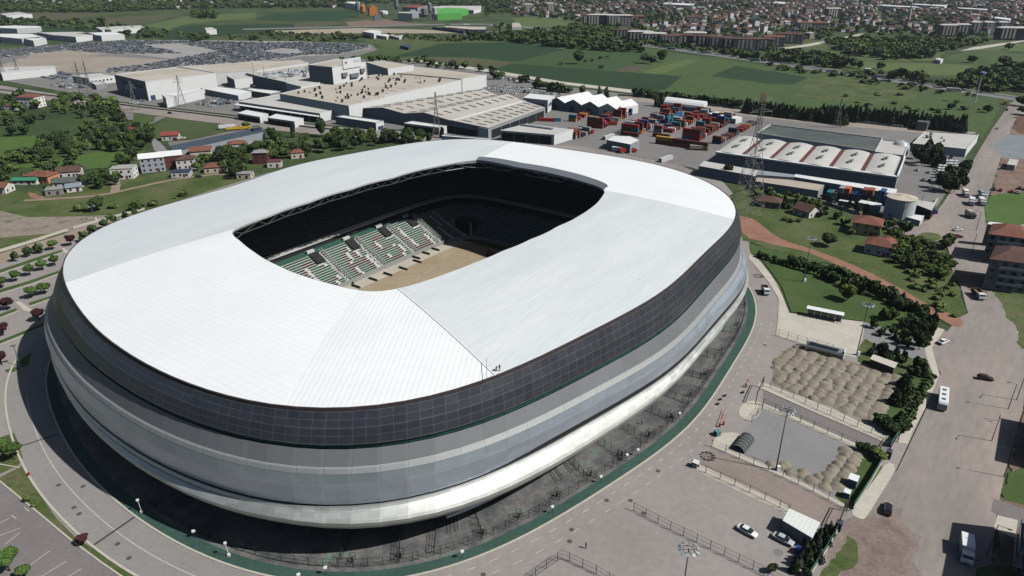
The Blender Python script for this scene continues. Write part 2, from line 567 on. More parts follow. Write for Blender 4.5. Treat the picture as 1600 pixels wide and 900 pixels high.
def arc(a0, a1, d, step=1.5):
    n = max(2, int(abs(a1 - a0) / step))
    return [ring(R_(a0 + (a1 - a0) * i / n), d if not callable(d) else d(a0 + (a1 - a0) * i / n)) for i in range(n + 1)]


ZP = .20
# ring road, kerbs, painted terrace
def annulus(name, d0, d1, m, z, a0=0, a1=360):
    mb = MB()
    A, B = arc(a0, a1, d0), arc(a0, a1, d1)
    n = len(A)
    mb.add([(x, y, z) for x, y in A] + [(x, y, z) for x, y in B], [(i, n + i, n + i + 1, i + 1) for i in range(n - 1)])
    return struct(name, mb, m)


annulus('road', 11.6, 21.4, g_ring, ZP + .005, 120, 215)
annulus('terrace', -30, 8.7, g_slab, ZP + .010)
annulus('painted_paving', 8.7, 11.3, g_green, ZP + .015)
mb = MB(); mb.ribbon(arc(0, 358.5, 11.6), .45, ZP, ZP + .14, closed=True); struct('kerb', mb, g_kerb)
mb = MB(); mb.ribbon(arc(140, 215, 21.5), .5, ZP, ZP + .14); struct('kerb', mb, g_kerb)
mb = MB(); mb.ribbon(arc(152, 214, 16.4), .16, ZP + .012); struct('road_marking', mb, g_paint)
mb = MB()
for D in (14.0, 17.2):
    a = 219.0
    while a < 300:
        mb.ribbon(arc(a, a + .9, D, .45), .14, ZP + .012); a += 2.35
struct('road_marking', mb, g_paint)
mb = MB()   # drain grates across the road and round covers
mdk = mat('iron_grate', (.04, .04, .042), fine=.2, scale=3)
for a, w in ((186.6, 'lower'), (164.0, 'upper')):
    mb = MB(); mb.ribbon([ring(R_(a), 11.9), ring(R_(a), 21.2)], .5, ZP + .013)
    tag(mb.build('drain_grate', mdk), w + ' of two dark drain channels running straight across the ring road', 'drain grate')
mh = MB(); mh.lathe(0, 0, [(.55, 0), (.55, .02)], 12)
mho = None
gmh = mat('cast_iron_cover', (.085, .075, .07), fine=.1, scale=2)
for i, (px, py) in enumerate([(184, 851), (202, 873), (92, 759), (116, 794), (130, 761), (124, 804), (893, 829), (985, 783), (948, 783), (1005, 803), (1028, 737), (890, 847), (830, 905), (755, 899), (1195, 540), (1190, 600)]):
    x, y = G(px, py)
    if mho is None:
        mho = mh.build('manhole_cover', gmh); mho.location = (x, y, ZP + .01)
    else:
        c = mho.copy(); SC.collection.objects.link(c); c.location = (x, y, ZP + .01); mho2 = c
    o = mho if i == 0 else c
    where = ['on the ring road below the first drain channel', 'lowest on the ring road before the frame edge', 'upper left on the ring road lane', 'mid lane on the left ring road', 'beside the shadow edge on the ring road', 'beside the tar patches on the ring road'][i] if i < 6 else 'in the plaza paving outside the green painted terrace'
    tag(o, 'round iron manhole cover ' + where, 'manhole cover', 'manhole covers in the paving')

# left car park medians -----------------------------------------------------------
def sh(name, px, m, dz, sm=0): return sheet(name, px, m, ZP + dz, sm)


def kerb(px, w=.4, h=.13, sm=0):
    p = GP(px)
    if sm: p = smooth(p, sm, False)
    mb = MB(); mb.ribbon(p, w, ZP - .05, ZP + h)
    return struct('kerb', mb, g_kerb)


sh('pavement', [(-60, 417), (0, 398), (90, 370), (165, 347), (225, 332), (238, 334), (180, 352), (112, 376), (50, 398), (0, 414), (-60, 436)], g_tan, .004)
for strip in ([(-60, 441), (0, 422), (60, 402), (96, 391), (98, 394), (60, 407), (0, 427), (-60, 447)],
              [(-60, 473), (0, 453), (50, 438), (92, 423.5), (92, 427.5), (50, 443), (0, 458.5), (-60, 479)],
              [(-40, 504), (0, 491.5), (26, 482), (27, 486), (0, 496.5), (-40, 510)],
              [(45, 474), (60, 469), (82, 462), (82, 466), (60, 474), (47, 478)],
              [(-40, 546), (0, 533), (30, 521), (70, 504.5), (70, 509), (30, 526), (0, 538), (-40, 553)],
              [(30, 566), (42, 556), (50, 552), (48, 560), (44, 572), (36, 575)],
              [(8, 579), (25, 574), (33, 577), (22, 582), (10, 583)],
              [(-30, 700), (0, 685), (22, 677), (28, 690), (36, 716), (30, 728), (0, 742), (-30, 757)],
              [(0, 747), (36, 728), (42, 738), (58, 768), (88, 810), (116, 838), (134, 851), (180, 880), (225, 908), (210, 912), (160, 880), (110, 843), (55, 797), (0, 752)]):
    sh('grass_verge', strip, g_wild if strip[0][1] > 680 else g_lawn, .02)
kerb([(-60, 449), (0, 429), (60, 409), (100, 394)])
kerb([(-60, 481), (0, 460), (50, 444.5), (93, 428.5)])
kerb([(-40, 512), (0, 498), (28, 487)]); kerb([(47, 479.5), (82, 467)])
kerb([(-40, 555), (0, 539.5), (30, 527.5), (71, 510)])
kerb([(0, 726.5), (30, 732)], .3); kerb([(-40, 728), (0, 753), (55, 798), (110, 844), (160, 881), (205, 912)], .35)
sh('crosswalk', [(24, 473), (32, 472), (50, 485), (46, 488), (38, 486)], g_conc, .05)
sh('crosswalk', [(97, 389), (101, 388), (107, 395), (103, 397)], g_conc, .05)
sh('car_park', [(-60, 715), (0, 753.5), (55, 798.5), (110, 844.5), (160, 881.5), (205, 913), (100, 1000), (-200, 1000)], g_lot, .006)
mb = MB()
for px0, py0, px1, py1 in [(0, 838, 32, 826), (8, 852, 32, 833), (42, 888, 78, 862), (0, 818, 15, 811), (60, 905, 104, 878), (85, 915, 127, 890), (18, 806, 26, 812), (38, 794, 46, 800), (0, 870, 10, 860)]:
    mb.ribbon(GP([(px0, py0), (px1, py1)]), .14, ZP + .014)
struct('parking_marking', mb, g_paint)

# right hand lots -------------------------------------------------------------------
sh('road', [(1600, 150), (1578, 162), (1548, 205), (1518, 255), (1492, 290), (1472, 320), (1452, 344), (1418, 356), (1405, 366), (1420, 376), (1470, 378), (1481, 388), (1487, 420), (1501, 448), (1512, 490), (1496, 498), (1482, 516), (1462, 532),
            (1457, 558), (1470, 585), (1447, 640), (1402, 735), (1345, 800), (1362, 812), (1330, 840), (1262, 1000), (1520, 1000), (1546, 900), (1557, 800), (1575, 720), (1598, 640), (1604, 560), (1592, 520), (1572, 485), (1552, 452), (1543, 400), (1540, 350), (1538, 325), (1550, 290), (1566, 240), (1585, 190), (1640, 150)], g_road, .004)
sh('dirt_verge', [(1572, 485), (1592, 520), (1604, 560), (1598, 640), (1575, 720), (1557, 800), (1546, 900), (1520, 1000), (1700, 1000), (1800, 600), (1700, 400), (1640, 300), (1610, 200), (1600, 165), (1585, 190), (1566, 240), (1550, 290), (1538, 325), (1540, 350), (1543, 400), (1552, 452)], g_dirt, .002)
sh('road', [(1482, 420), (1500, 425), (1545, 430), (1552, 452), (1535, 462), (1508, 452)], g_dirt, .008, 1)
sh('dirt_verge', [(1300, 850), (1330, 818), (1350, 796), (1376, 800), (1408, 792), (1420, 822), (1452, 846), (1430, 874), (1440, 905), (1412, 960), (1285, 960)], mat('dusty_road_edge', [(.19, .15, .13), (.24, .20, .175)], scale=4, fine=.2, fscale=.8, detail=7), .0075)
sh('dirt_verge', [(1313, 848), (1338, 826), (1350, 806), (1372, 812), (1396, 806), (1404, 830), (1432, 846), (1412, 872), (1420, 900), (1400, 950), (1290, 960)], mat('packed_dirt', [(.15, .112, .09), (.20, .155, .13), (.235, .19, .165)], scale=4, fine=.2, fscale=.7, detail=7, bump=.3), .0095, 2)
sh('verge', [(1322, 842), (1345, 850), (1340, 872), (1318, 900), (1290, 930), (1275, 925)], g_wild, .012, 1)
sh('verge', [(1543, 306), (1600, 300), (1660, 310), (1700, 345), (1600, 352), (1541, 349), (1537, 330)], g_bright, .01)
sh('verge', [(1545, 448), (1600, 456), (1700, 470), (1700, 560), (1600, 545), (1580, 505)], g_wild, .01)
sh('verge', [(1572, 738), (1600, 722), (1700, 720), (1700, 800), (1600, 792), (1562, 785)], g_lawn, .01)
sh('side_road', [(1552, 780), (1600, 797), (1700, 840), (1690, 870), (1600, 832), (1548, 800)], g_lot, .012)
sh('pavement', [(1558, 806), (1590, 814), (1586, 842), (1552, 828)], g_conc, .016)
sh('verge', [(1530, 890), (1560, 886), (1600, 900), (1600, 960), (1500, 960)], g_wild, .014)
sh('rubble_yard', [(1556, 218), (1575, 210), (1610, 214), (1660, 236), (1600, 250), (1560, 246)], mat('grey_gravel', [(.17, .19, .195), (.22, .24, .245)], scale=8, fine=.2), .012, 1)
sh('excavation', [(1588, 178), (1640, 170), (1700, 215), (1620, 215), (1580, 205)], mat('dug_soil', [(.09, .05, .035), (.14, .085, .06)], scale=8, fine=.3, bump=.5), .012, 1)
sh('roundabout', smooth([(1430, 369), (1445, 363), (1466, 366), (1472, 373), (1460, 378), (1438, 376)], 2), g_wild, .10)
sh('road', [(1370, 348), (1400, 352), (1420, 356), (1405, 366), (1385, 358), (1368, 354)], g_lot, .006)

# green slope between the stadium and the road
sh('lawn', [(1172, 395), (1186, 402), (1205, 425), (1222, 450), (1236, 488), (1352, 503), (1445, 537), (1462, 492), (1440, 478), (1370, 446), (1290, 412), (1200, 388), (1170, 380)], g_lawn, .03)
sh('grass', [(1140, 305), (1165, 300), (1230, 318), (1320, 350), (1380, 385), (1425, 398), (1478, 392), (1486, 420), (1500, 450), (1512, 488), (1496, 498), (1482, 505), (1440, 478), (1370, 446), (1290, 412), (1200, 388), (1160, 375)], g_wild, .026)
sh('dirt_path', smooth([(1150, 338), (1172, 340), (1190, 352), (1206, 366), (1231, 379), (1264, 388), (1301, 401), (1339, 417), (1377, 436), (1414, 455.5), (1441, 473), (1466, 482), (1502, 498), (1508, 509), (1490, 513), (1470, 500), (1452, 492), (1433, 475), (1396, 456), (1358, 437), (1320, 420), (1282, 403), (1256, 392), (1215, 384), (1185, 376), (1165, 372)], 1), g_path, .034)
sh('pavement', [(1172, 398), (1186, 408), (1205, 431), (1222, 462), (1233, 490), (1217, 496), (1218, 468), (1202, 442), (1182, 417), (1170, 404)], g_conc, .045)
sh('pavement', [(1233, 490), (1352, 504), (1347, 530), (1337, 560), (1300, 550), (1250, 538), (1214, 526), (1216, 505), (1217, 496)], g_conc, .04)
kerb([(1170, 405), (1182, 418), (1202, 443), (1217, 468), (1216, 497), (1213, 526)], .3)
sh('side_road', [(1345, 526), (1352, 504), (1378, 512), (1410, 528), (1444, 548), (1440, 566), (1400, 552), (1360, 535)], g_lot2, .035)
sh('gravel_lot', [(1209, 572), (1212, 560), (1241, 540), (1300, 556), (1408, 591), (1376, 667), (1300, 638), (1206, 600)], mat('gravelly_sand', [(.165, .145, .108), (.23, .205, .16)], scale=2, fine=.15, fscale=.5), .012)
sh('pavement', [(1186, 598), (1196, 600), (1300, 639), (1376, 676), (1396, 688), (1389, 695), (1368, 685), (1274, 645), (1191, 608), (1184, 604)], g_conc, .05)
kerb([(1184, 605), (1191, 609), (1274, 646), (1368, 686), (1389, 696)], .25, .16)
sh('car_park', [(1192, 610), (1274, 647), (1368, 687), (1392, 700), (1382, 716), (1345, 705), (1300, 682), (1192, 634)], g_lot, .01)
sh('pavement', smooth([(1153, 646), (1158, 634), (1172, 626), (1188, 630), (1192, 634), (1190, 645), (1175, 660), (1160, 655)], 1), g_conc, .05)
sh('pavement', [(1192, 631), (1230, 646), (1300, 677), (1342, 696), (1339, 703), (1297, 684), (1228, 653), (1190, 638)], g_conc, .045)
sh('gravel_lot', [(1193, 641), (1228, 656), (1297, 686), (1344, 709), (1304, 776), (1240, 748), (1144, 704), (1165, 668)], g_lot2, .012)
sh('pavement', smooth([(1112, 700), (1114, 690), (1124, 678), (1150, 676), (1160, 684), (1142, 704), (1128, 704)], 1), g_conc, .05)
sh('pavement', [(1114, 692), (1212, 734), (1262, 758), (1327, 793), (1326, 799), (1262, 766), (1212, 742), (1112, 699)], g_conc, .045)
sh('car_park', [(1110, 702), (1212, 745), (1326, 800), (1300, 830), (1235, 797), (1100, 732), (1092, 722)], mat('pinkish_asphalt', [(.22, .18, .16), (.26, .215, .19)], scale=10, fine=.1, fscale=1), .01)
sh('pavement', [(1080, 724), (1100, 730), (1230, 791), (1232, 798), (1228, 804), (1100, 743), (1079, 733)], g_conc, .045)
sh('car_park', [(1076, 736), (1228, 806), (1250, 818), (1300, 836), (1235, 960), (1200, 1010), (1000, 880), (990, 798)], g_plaza, .008)
sh('pavement', [(1462, 512), (1476, 516), (1456, 544), (1460, 560), (1468, 586), (1450, 630), (1425, 676), (1418, 695), (1400, 692), (1412, 672), (1440, 622), (1458, 586), (1448, 560), (1444, 544)], g_conc, .05)
sh('pavement', smooth([(1386, 722), (1400, 729), (1392, 748), (1368, 786), (1352, 812), (1344, 813), (1328, 803), (1340, 785), (1368, 748)], 1), g_conc, .05)
sh('lawn', [(1408, 592), (1444, 560), (1458, 586), (1438, 625), (1412, 672), (1398, 690), (1376, 668)], g_lawn, .03)
sh('lawn', [(1344, 709), (1375, 716), (1378, 732), (1355, 765), (1330, 798), (1304, 776)], g_lawn, .03)
sh('lawn', [(1352, 530), (1400, 552), (1444, 566), (1408, 592), (1340, 566), (1340, 545)], g_wild, .03)
sh('tar_patch', smooth([(1205, 860), (1218, 858), (1226, 866), (1215, 873)], 1), g_yard, .013)

# winter grit heaps: countless low mounds
def mound(mb, x, y, r, h, m=0):
    n = 9
    V = []; a0 = random.random() * 6
    for k, (rr, hh) in enumerate(((1, 0), (.72, .45), (.38, .85), (0, 1))):
        if rr == 0: V.append((x, y, ZP + h)); continue
        for i in range(n):
            t = a0 + 2 * math.pi * i / n
            q = rr * r * random.uniform(.82, 1.15)
            V.append((x + q * math.cos(t), y + q * math.sin(t), ZP + .01 + h * hh * random.uniform(.9, 1.1) * (1 if k else 0)))
    F = []
    for k in range(2):
        for i in range(n): F.append((k * n + i, k * n + (i + 1) % n, (k + 1) * n + (i + 1) % n, (k + 1) * n + i))
    for i in range(n): F.append((2 * n + i, 2 * n + (i + 1) % n, 3 * n))
    mb.add(V, F, m)


g_grit = mat('grit', [(.165, .145, .108), (.225, .198, .152), (.27, .24, .19)], scale=1.6, fine=.2, fscale=.25, detail=5)
lotA = GP([(1211, 572), (1215, 562), (1243, 543), (1300, 558), (1404, 592), (1374, 663), (1300, 635), (1209, 598)])
ux = Vector((math.cos(R_(-40)), math.sin(R_(-40)))); uy = Vector((-ux.y, ux.x))
x0, y0 = G(1209, 600)
mb = MB(); nm = 0
for i in range(-4, 34):
    for j in range(-14, 34):
        p = Vector((x0, y0)) + ux * (i * 2.95 + random.uniform(-.5, .5)) + uy * (j * 2.35 + random.uniform(-.45, .45) + .9 * math.sin(i * .8))
        if inside(p.x, p.y, lotA):
            mound(mb, p.x, p.y, random.uniform(1.5, 2.4), random.uniform(.38, .75)); nm += 1
tag(mb.build('grit_heaps', g_grit, smooth=True), 'rows of small brown gravel heaps tipped over the fenced lot', 'gravel heaps', kind='stuff')
lotB = GP([(1200, 716), (1225, 722), (1255, 738), (1282, 742), (1298, 716), (1318, 700), (1342, 712), (1304, 774), (1245, 748), (1203, 730)])
mb = MB()
for i in range(-4, 34):
    for j in range(-16, 24):
        p = Vector(G(1205, 725)) + ux * (i * 2.5 + random.uniform(-.5, .5)) + uy * (j * 2.1 + random.uniform(-.5, .5))
        if inside(p.x, p.y, lotB):
            mound(mb, p.x, p.y, random.uniform(1.3, 2.2), random.uniform(.45, .95))
tag(mb.build('grit_heaps', g_grit, smooth=True), 'brown gravel heaps along the lower edge of the small grey lot', 'gravel heaps', kind='stuff')
# ================================================================== STADIUM
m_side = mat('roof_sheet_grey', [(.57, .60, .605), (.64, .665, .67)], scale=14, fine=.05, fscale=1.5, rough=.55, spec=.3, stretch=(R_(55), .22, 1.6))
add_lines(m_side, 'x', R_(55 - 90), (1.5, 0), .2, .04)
m_end = mat('roof_sheet_glare', [(.77, .785, .78), (.82, .835, .825)], scale=26, fine=.025, fscale=2, rough=.5, spec=.3)  # whiter base colour stands in for reflected glare on the end roofs
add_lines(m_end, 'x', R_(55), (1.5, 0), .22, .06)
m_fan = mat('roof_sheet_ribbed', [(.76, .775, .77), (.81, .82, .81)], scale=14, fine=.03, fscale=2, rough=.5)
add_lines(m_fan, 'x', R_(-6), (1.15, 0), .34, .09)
m_darkp = mat('solar_dark_panel', [(.026, .029, .036), (.036, .039, .047)], scale=8, fine=.12, fscale=1, rough=.35, spec=.5)
add_lines(m_darkp, 'x', 0, (2.55, 1.36), .11, -1.3, uv=True)
m_greens = mat('green_louvre', [(.010, .045, .040), (.018, .075, .062)], scale=4, fine=.3, fscale=.5, rough=.5)
add_lines(m_greens, 'x', 0, (5.1, 0), .25, .6, uv=True)
m_greyb = mat('grey_cladding_and_shade', [(.148, .153, .160), (.162, .167, .174)], scale=12, fine=.04, rough=.5, spec=.4)
add_lines(m_greyb, 'x', 0, (5.1, 0), .10, .18, uv=True)
m_ledge = mat('pale_ledge', (.50, .51, .50), scale=6, fine=.08, rough=.5, metal=.7)
add_lines(m_ledge, 'x', 0, (5.1, 0), .10, .4, uv=True)


def per_panel(m, px, py, amt):
    """each sheet differs a little in tone, as hand-fixed cladding does"""
    t = m.node_tree; b = t.nodes['Principled BSDF']
    uv = ND(t, 'ShaderNodeTexCoord').outputs['UV']
    dv = ND(t, 'ShaderNodeVectorMath', operation='DIVIDE'); dv.inputs[1].default_value = (px, py, 1)
    t.links.new(uv, dv.inputs[0])
    fl = ND(t, 'ShaderNodeVectorMath', operation='FLOOR'); t.links.new(dv.outputs[0], fl.inputs[0])
    wn = ND(t, 'ShaderNodeTexWhiteNoise'); t.links.new(fl.outputs[0], wn.inputs['Vector'])
    mr = ND(t, 'ShaderNodeMapRange'); mr.inputs['To Min'].default_value = 1 - amt; mr.inputs['To Max'].default_value = 1 + amt
    t.links.new(wn.outputs['Value'], mr.inputs['Value'])
    src = b.inputs['Base Color'].links[0].from_socket
    vm = ND(t, 'ShaderNodeVectorMath', operation='SCALE')
    t.links.new(src, vm.inputs[0]); t.links.new(mr.outputs[0], vm.inputs['Scale'])
    t.links.new(vm.outputs[0], b.inputs['Base Color'])
    mr2 = ND(t, 'ShaderNodeMapRange'); r0 = b.inputs['Roughness'].default_value
    mr2.inputs['To Min'].default_value = r0 - amt * .8; mr2.inputs['To Max'].default_value = r0 + amt * .8
    t.links.new(wn.outputs['Value'], mr2.inputs['Value']); t.links.new(mr2.outputs[0], b.inputs['Roughness'])


per_panel(m_darkp, 2.55, 1.36, .07)
per_panel(m_greyb, 5.1, 30, .05)


def metalmat(name, c, rough, lines, st=.12):
    m = mat(name, c, scale=7, fine=.05, fscale=1.2, rough=rough, metal=.75, spec=.5, detail=3)
    add_lines(m, 'x', 0, lines, .09, st, uv=True)
    per_panel(m, lines[0], lines[1] or 10, .045)
    return m


m_silver = metalmat('brushed_blue_cladding', [(.47, .54, .62), (.54, .60, .68)], .42, (5.1, 2.0))
m_lower = metalmat('ivory_cladding', [(.54, .55, .51), (.63, .64, .60)], .50, (2.55, 1.0), .14)
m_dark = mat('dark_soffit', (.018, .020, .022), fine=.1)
m_steel = mat('shaded_truss', (.075, .08, .08), fine=.1, rough=.6)  # dark colour carries the roof's shade on the truss
m_white = mat('white_metal', (.72, .73, .72), fine=.05, rough=.5)
m_wallg = mat('green_base_wall', [(.012, .045, .042), (.02, .06, .055)], scale=6, fine=.2)
m_brownedge = mat('roof_edge_trim', (.045, .034, .034), fine=.15)

stad = empty('stadium', (CX, CY, ZP), 'large oval football stadium with white roof, open pitch and banded silver cladding', 'stadium')

# facet angles by arc length
NS = 124
tt = [2 * math.pi * i / 2880 for i in range(2881)]
pp = [ring(t, 0) for t in tt]
ll = [0.0]
for i in range(2880): ll.append(ll[-1] + math.hypot(pp[i + 1][0] - pp[i][0], pp[i + 1][1] - pp[i][1]))
TOT = ll[-1]
angs = [float(np.interp(TOT * i / NS, ll, tt)) for i in range(NS + 1)]

dA = ([2.94, -.53, .19, .45, -.37], [26.63, 1.1, -1.23, 1.09, .01])
dB = ([4.48, -1.11, .98, .09, -.31], [21.6, -.35, -.01, .23, 1.0])
dC = ([4.77, 0, .46, .57, -1.13], [13.18, .03, -.3, -.5, .66])
HV = [0, 1.24, -.24, -1.05, .43]


def E0(t): return (0, 34 + fb(HV, t))
def EA(t): return (fb(dA[0], t), fb(dA[1], t))
def EB(t): return (fb(dB[0], t), fb(dB[1], t))
def EC(t): return (fb(dC[0], t), fb(dC[1], t))


def mixp(P, Q, k, dd=0, dh=0):
    return lambda t: (P(t)[0] * (1 - k) + Q(t)[0] * k + dd, P(t)[1] * (1 - k) + Q(t)[1] * k + dh)


def off(P, dd, dh): return lambda t: (P(t)[0] + dd, P(t)[1] + dh)


def slotw(t):
    a = math.degrees(t) % 360
    return 0.25 + 1.0 * max(0, min(1, (a - 226) / 12)) * max(0, min(1, (318 - a) / 30))


def band(name, rings, m, parent=stad, a=None, v0=0):
    """cladding band through successive rings (functions t -> (outward offset, height)), with metre UVs"""
    mb = MB()
    A = a or angs
    s = np.interp(A, tt, ll)
    vv = v0
    for r0, r1 in zip(rings[:-1], rings[1:]):
        hgt = max(.3, math.hypot(r0(A[0])[0] - r1(A[0])[0], r0(A[0])[1] - r1(A[0])[1]))
        for i in range(len(A) - 1):
            V = []
            for t, rr in ((A[i], r1), (A[i + 1], r1), (A[i + 1], r0), (A[i], r0)):
                d, h = rr(t); x, y = ring(t, d); V.append((x, y, h))
            mb.add(V, [(0, 1, 2, 3)], 0, [[(s[i], vv + hgt), (s[i + 1], vv + hgt), (s[i + 1], vv), (s[i], vv)]])
        vv += hgt
    return mb.build(name, m, parent)


fascia = band('roof_edge', [off(E0, -.15, .3), off(E0, .2, .3), off(E0, .3, -.4)], m_brownedge)
band('dark_panel_band', [off(E0, .3, -.4), mixp(E0, EA, .5, .55, -.2), EA], m_darkp)
band('green_louvre_band', [off(EA, -.5, -.05), off(EA, -.35, -1.0)], m_greens)
band('grey_cladding_band', [off(EA, -.1, -1.0), EB], m_greyb)
band('upper_ledge', [EB, off(EB, .45, -.15), off(EB, .9, -1.05)], m_ledge)
band('silver_band', [off(EB, 1.0, -1.0), mixp(EB, EC, .4, 1.7, 0), mixp(EB, EC, .8, 1.5, 0), lambda t: (EC(t)[0] + 1.1, EC(t)[1] + slotw(t))], m_silver)
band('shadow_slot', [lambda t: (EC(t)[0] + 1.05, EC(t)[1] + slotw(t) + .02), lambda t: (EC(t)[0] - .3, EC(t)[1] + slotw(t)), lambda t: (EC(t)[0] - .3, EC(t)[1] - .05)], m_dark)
dD = ([7.52, .44, .05, .95, -.08], [14.09, .27, .92, .66, -2.45])
def ED(t): return (max(fb(dD[0], t), EC(t)[0] + 1.9), min(fb(dD[1], t), EC(t)[1] - 1.6))
band('slot_floor', [off(EC, -.3, 0), off(EC, 1.15, -.1)], m_dark)  # near-black colour stands in for deep shade inside the slot
band('lower_ledge', [off(EC, 1.15, -.08), off(EC, 1.35, -.1), off(EC, 1.4, -.22)], m_ledge)
band('lower_band', [off(EC, 1.4, -.2), off(EC, 1.7, -.7), mixp(EC, ED, .45, .75, .0), mixp(EC, ED, .8, .35, .0), ED, off(ED, -.25, -1.0), off(ED, -.95, -2.1), off(ED, -2.6, -3.3), off(ED, -5.0, -4.2)], m_lower)
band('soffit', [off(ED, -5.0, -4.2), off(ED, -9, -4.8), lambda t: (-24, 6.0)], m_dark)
band('base_wall', [lambda t: (-12 + 0, 7.0), lambda t: (-12, 0)], m_wallg)
am = [R_(222 + i) for i in range(0, 92)]
wedge = MB()
pa = [(ring(t, float(np.interp(math.degrees(t), [222, 231, 264, 284, 300, 313], [.8, -.2, -.2, 2.2, 3.0, 3.2]))), t) for t in am]
for i in range(len(pa) - 1):
    wedge.tube((*pa[i][0], 3.3), (*pa[i + 1][0], 3.3), .42, 5)
wedge.build('gutter_pipe', m_white, stad)
gl = band('entrance_glazing', [lambda t: (-6, 6.0), lambda t: (-5.5, 3.0)], m_wallg, a=[R_(222 + i * 2) for i in range(46)])

# roof -----------------------------------------------------------------------------
IA, IB, IN, IT = 60.13, 40.55, 4.56, .9406
ICX, ICY = -26.31, 222.44


OPEN_ = [(946, 298.5), (940, 308), (922.6, 325.5), (905, 337), (871, 353.5), (828, 374), (785, 392), (742, 410), (699, 426.6), (656, 441.6), (630, 449), (604, 454.5), (578.6, 455.8), (552.8, 452.4), (518, 443.8), (492.6, 437), (462, 427), (432, 413.7),
         (398, 394), (376.5, 377), (362, 365.5), (362.7, 360), (376.5, 353.5), (419.5, 338), (484, 315.7), (548.5, 295.4), (613, 278), (677.5, 261), (720, 253), (745, 250), (806.5, 262), (871, 274), (914, 285.6), (938, 293)]
_pa = []
for a, b in OPEN_:
    x, y = G(a, b, 37.0)
    _pa.append(((math.atan2(y - CY, x - CX) - TH) % (2 * math.pi), math.hypot(x - CX, y - CY)))
_pa.sort()
_th = np.linspace(0, 2 * math.pi, 721)
_r = np.interp(_th, [p[0] - 2 * math.pi for p in _pa[-2:]] + [p[0] for p in _pa] + [p[0] + 2 * math.pi for p in _pa[:2]], [p[1] for p in _pa[-2:]] + [p[1] for p in _pa] + [p[1] for p in _pa[:2]])
_k = np.exp(-.5 * (np.arange(-9, 10) / 3.2) ** 2); _k /= _k.sum()
_r = np.convolve(np.concatenate([_r[-10:-1], _r, _r[1:10]]), _k, 'valid')


def RI(phi, h=None):          # distance of the opening edge from (CX,CY) at angle phi in the TH frame
    return float(np.interp(phi % (2 * math.pi), _th, _r))


FOLD = [(143.5, 152.6), (205.0, 205.9), (213.5, 228.4), (325.2, 302.4), (384.5, 381.1), (503.5, 512.6)]
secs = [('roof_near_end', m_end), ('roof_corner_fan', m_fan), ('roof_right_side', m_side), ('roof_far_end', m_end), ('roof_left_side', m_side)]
HI = 37.0


def roofpt(fi, fo, k):
    ri = RI(R_(fi)); xi, yi = CX + ri * math.cos(R_(fi) + TH), CY + ri * math.sin(R_(fi) + TH)
    xo, yo = ring(R_(fo), 0)
    zo = 34.2 + fb(HV, R_(fo))
    return (xi + (xo - xi) * k, yi + (yo - yi) * k, HI + (zo - HI) * k + .55 * math.sin(math.pi * k))


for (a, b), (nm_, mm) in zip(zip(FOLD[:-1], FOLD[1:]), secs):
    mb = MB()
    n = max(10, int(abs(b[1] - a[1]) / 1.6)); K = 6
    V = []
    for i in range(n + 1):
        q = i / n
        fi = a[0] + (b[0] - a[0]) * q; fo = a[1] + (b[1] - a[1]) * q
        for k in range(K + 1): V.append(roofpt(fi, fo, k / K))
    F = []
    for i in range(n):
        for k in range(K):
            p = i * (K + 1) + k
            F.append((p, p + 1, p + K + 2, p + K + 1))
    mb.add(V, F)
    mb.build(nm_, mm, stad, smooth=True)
# standing seams along the folds
mb = MB()
for a in FOLD[2:3]:
    P = [roofpt(a[0], a[1], k / 6) for k in range(7)]
    for p, q in zip(P[:-1], P[1:]): mb.tube((p[0], p[1], p[2] + .02), (q[0], q[1], q[2] + .02), .16, 4)
mb.build('ridge_cap', m_end, stad)
mb = MB()
f0, f1 = roofpt(240, 243, .62), roofpt(219, 231, .93)
mb.tube((*G(760, 560, 36), 35.9), (*G(761, 596, 34.6), 34.9), .06, 4)
mb.build('safety_line', m_steel, stad)

# opening edge: fascia and truss
inn = []
for i in range(181):
    f = 2 * math.pi * i / 180
    r = RI(f); inn.append((CX + r * math.cos(f + TH), CY + r * math.sin(f + TH)))
def inward(p, d, c=(CX, CY)):
    v = Vector((p[0] - c[0], p[1] - c[1])); l = v.length
    return (c[0] + v.x * (l + d) / l, c[1] + v.y * (l + d) / l)
mb = MB()
for i in range(180):
    p, q = inn[i], inn[i + 1]
    mb.add([(*p, HI - .5), (*q, HI - .5), (*q, HI + .05), (*p, HI + .05)], [(0, 1, 2, 3), (3, 2, 1, 0)])
mb.build('opening_rim', m_white, stad)
mb = MB()    # underside of the roof
for i in range(180):
    f = 2 * math.pi * i / 180; g = 2 * math.pi * (i + 1) / 180
    o0, o1 = ring(f, -1.0), ring(g, -1.0)
    mb.add([(*inn[i], HI - .5), (*o0, 33.2 + fb(HV, f)), (*o1, 33.2 + fb(HV, g)), (*inn[i + 1], HI - .5)], [(0, 1, 2, 3)])
mb.build('roof_underside', m_dark, stad)
mb0 = mb = MB(); mf = MB()    # truss ring
step = 4
for i in range(0, 180, step):
    a, b = inward(inn[i], .6), inward(inn[(i + step) % 180], .6)
    c_ = inward(inn[(i + step // 2) % 180], 1.6)
    c2 = inward(inn[(i + step + step // 2) % 180], 1.6)
    for z in (HI - .8,): mb.tube((*a, z), (*b, z), .16, 4)
    mb.tube((*a, HI - .8), (*c_, HI - 3.0), .13, 4); mb.tube((*b, HI - .8), (*c_, HI - 3.0), .13, 4)
    mb.tube((*c_, HI - 3.0), (*c2, HI - 3.0), .15, 4)
    e = inward(c_, 7)
    mb = mf if 6 <= i < 0 or i >= 166 or i < 12 else mb0
    mb.tube((*c_, HI - 3.0), (*b, HI - .8), .10, 4); mb.tube((*c_, HI - 3.0), (*e, HI - 1.2), .12, 4)
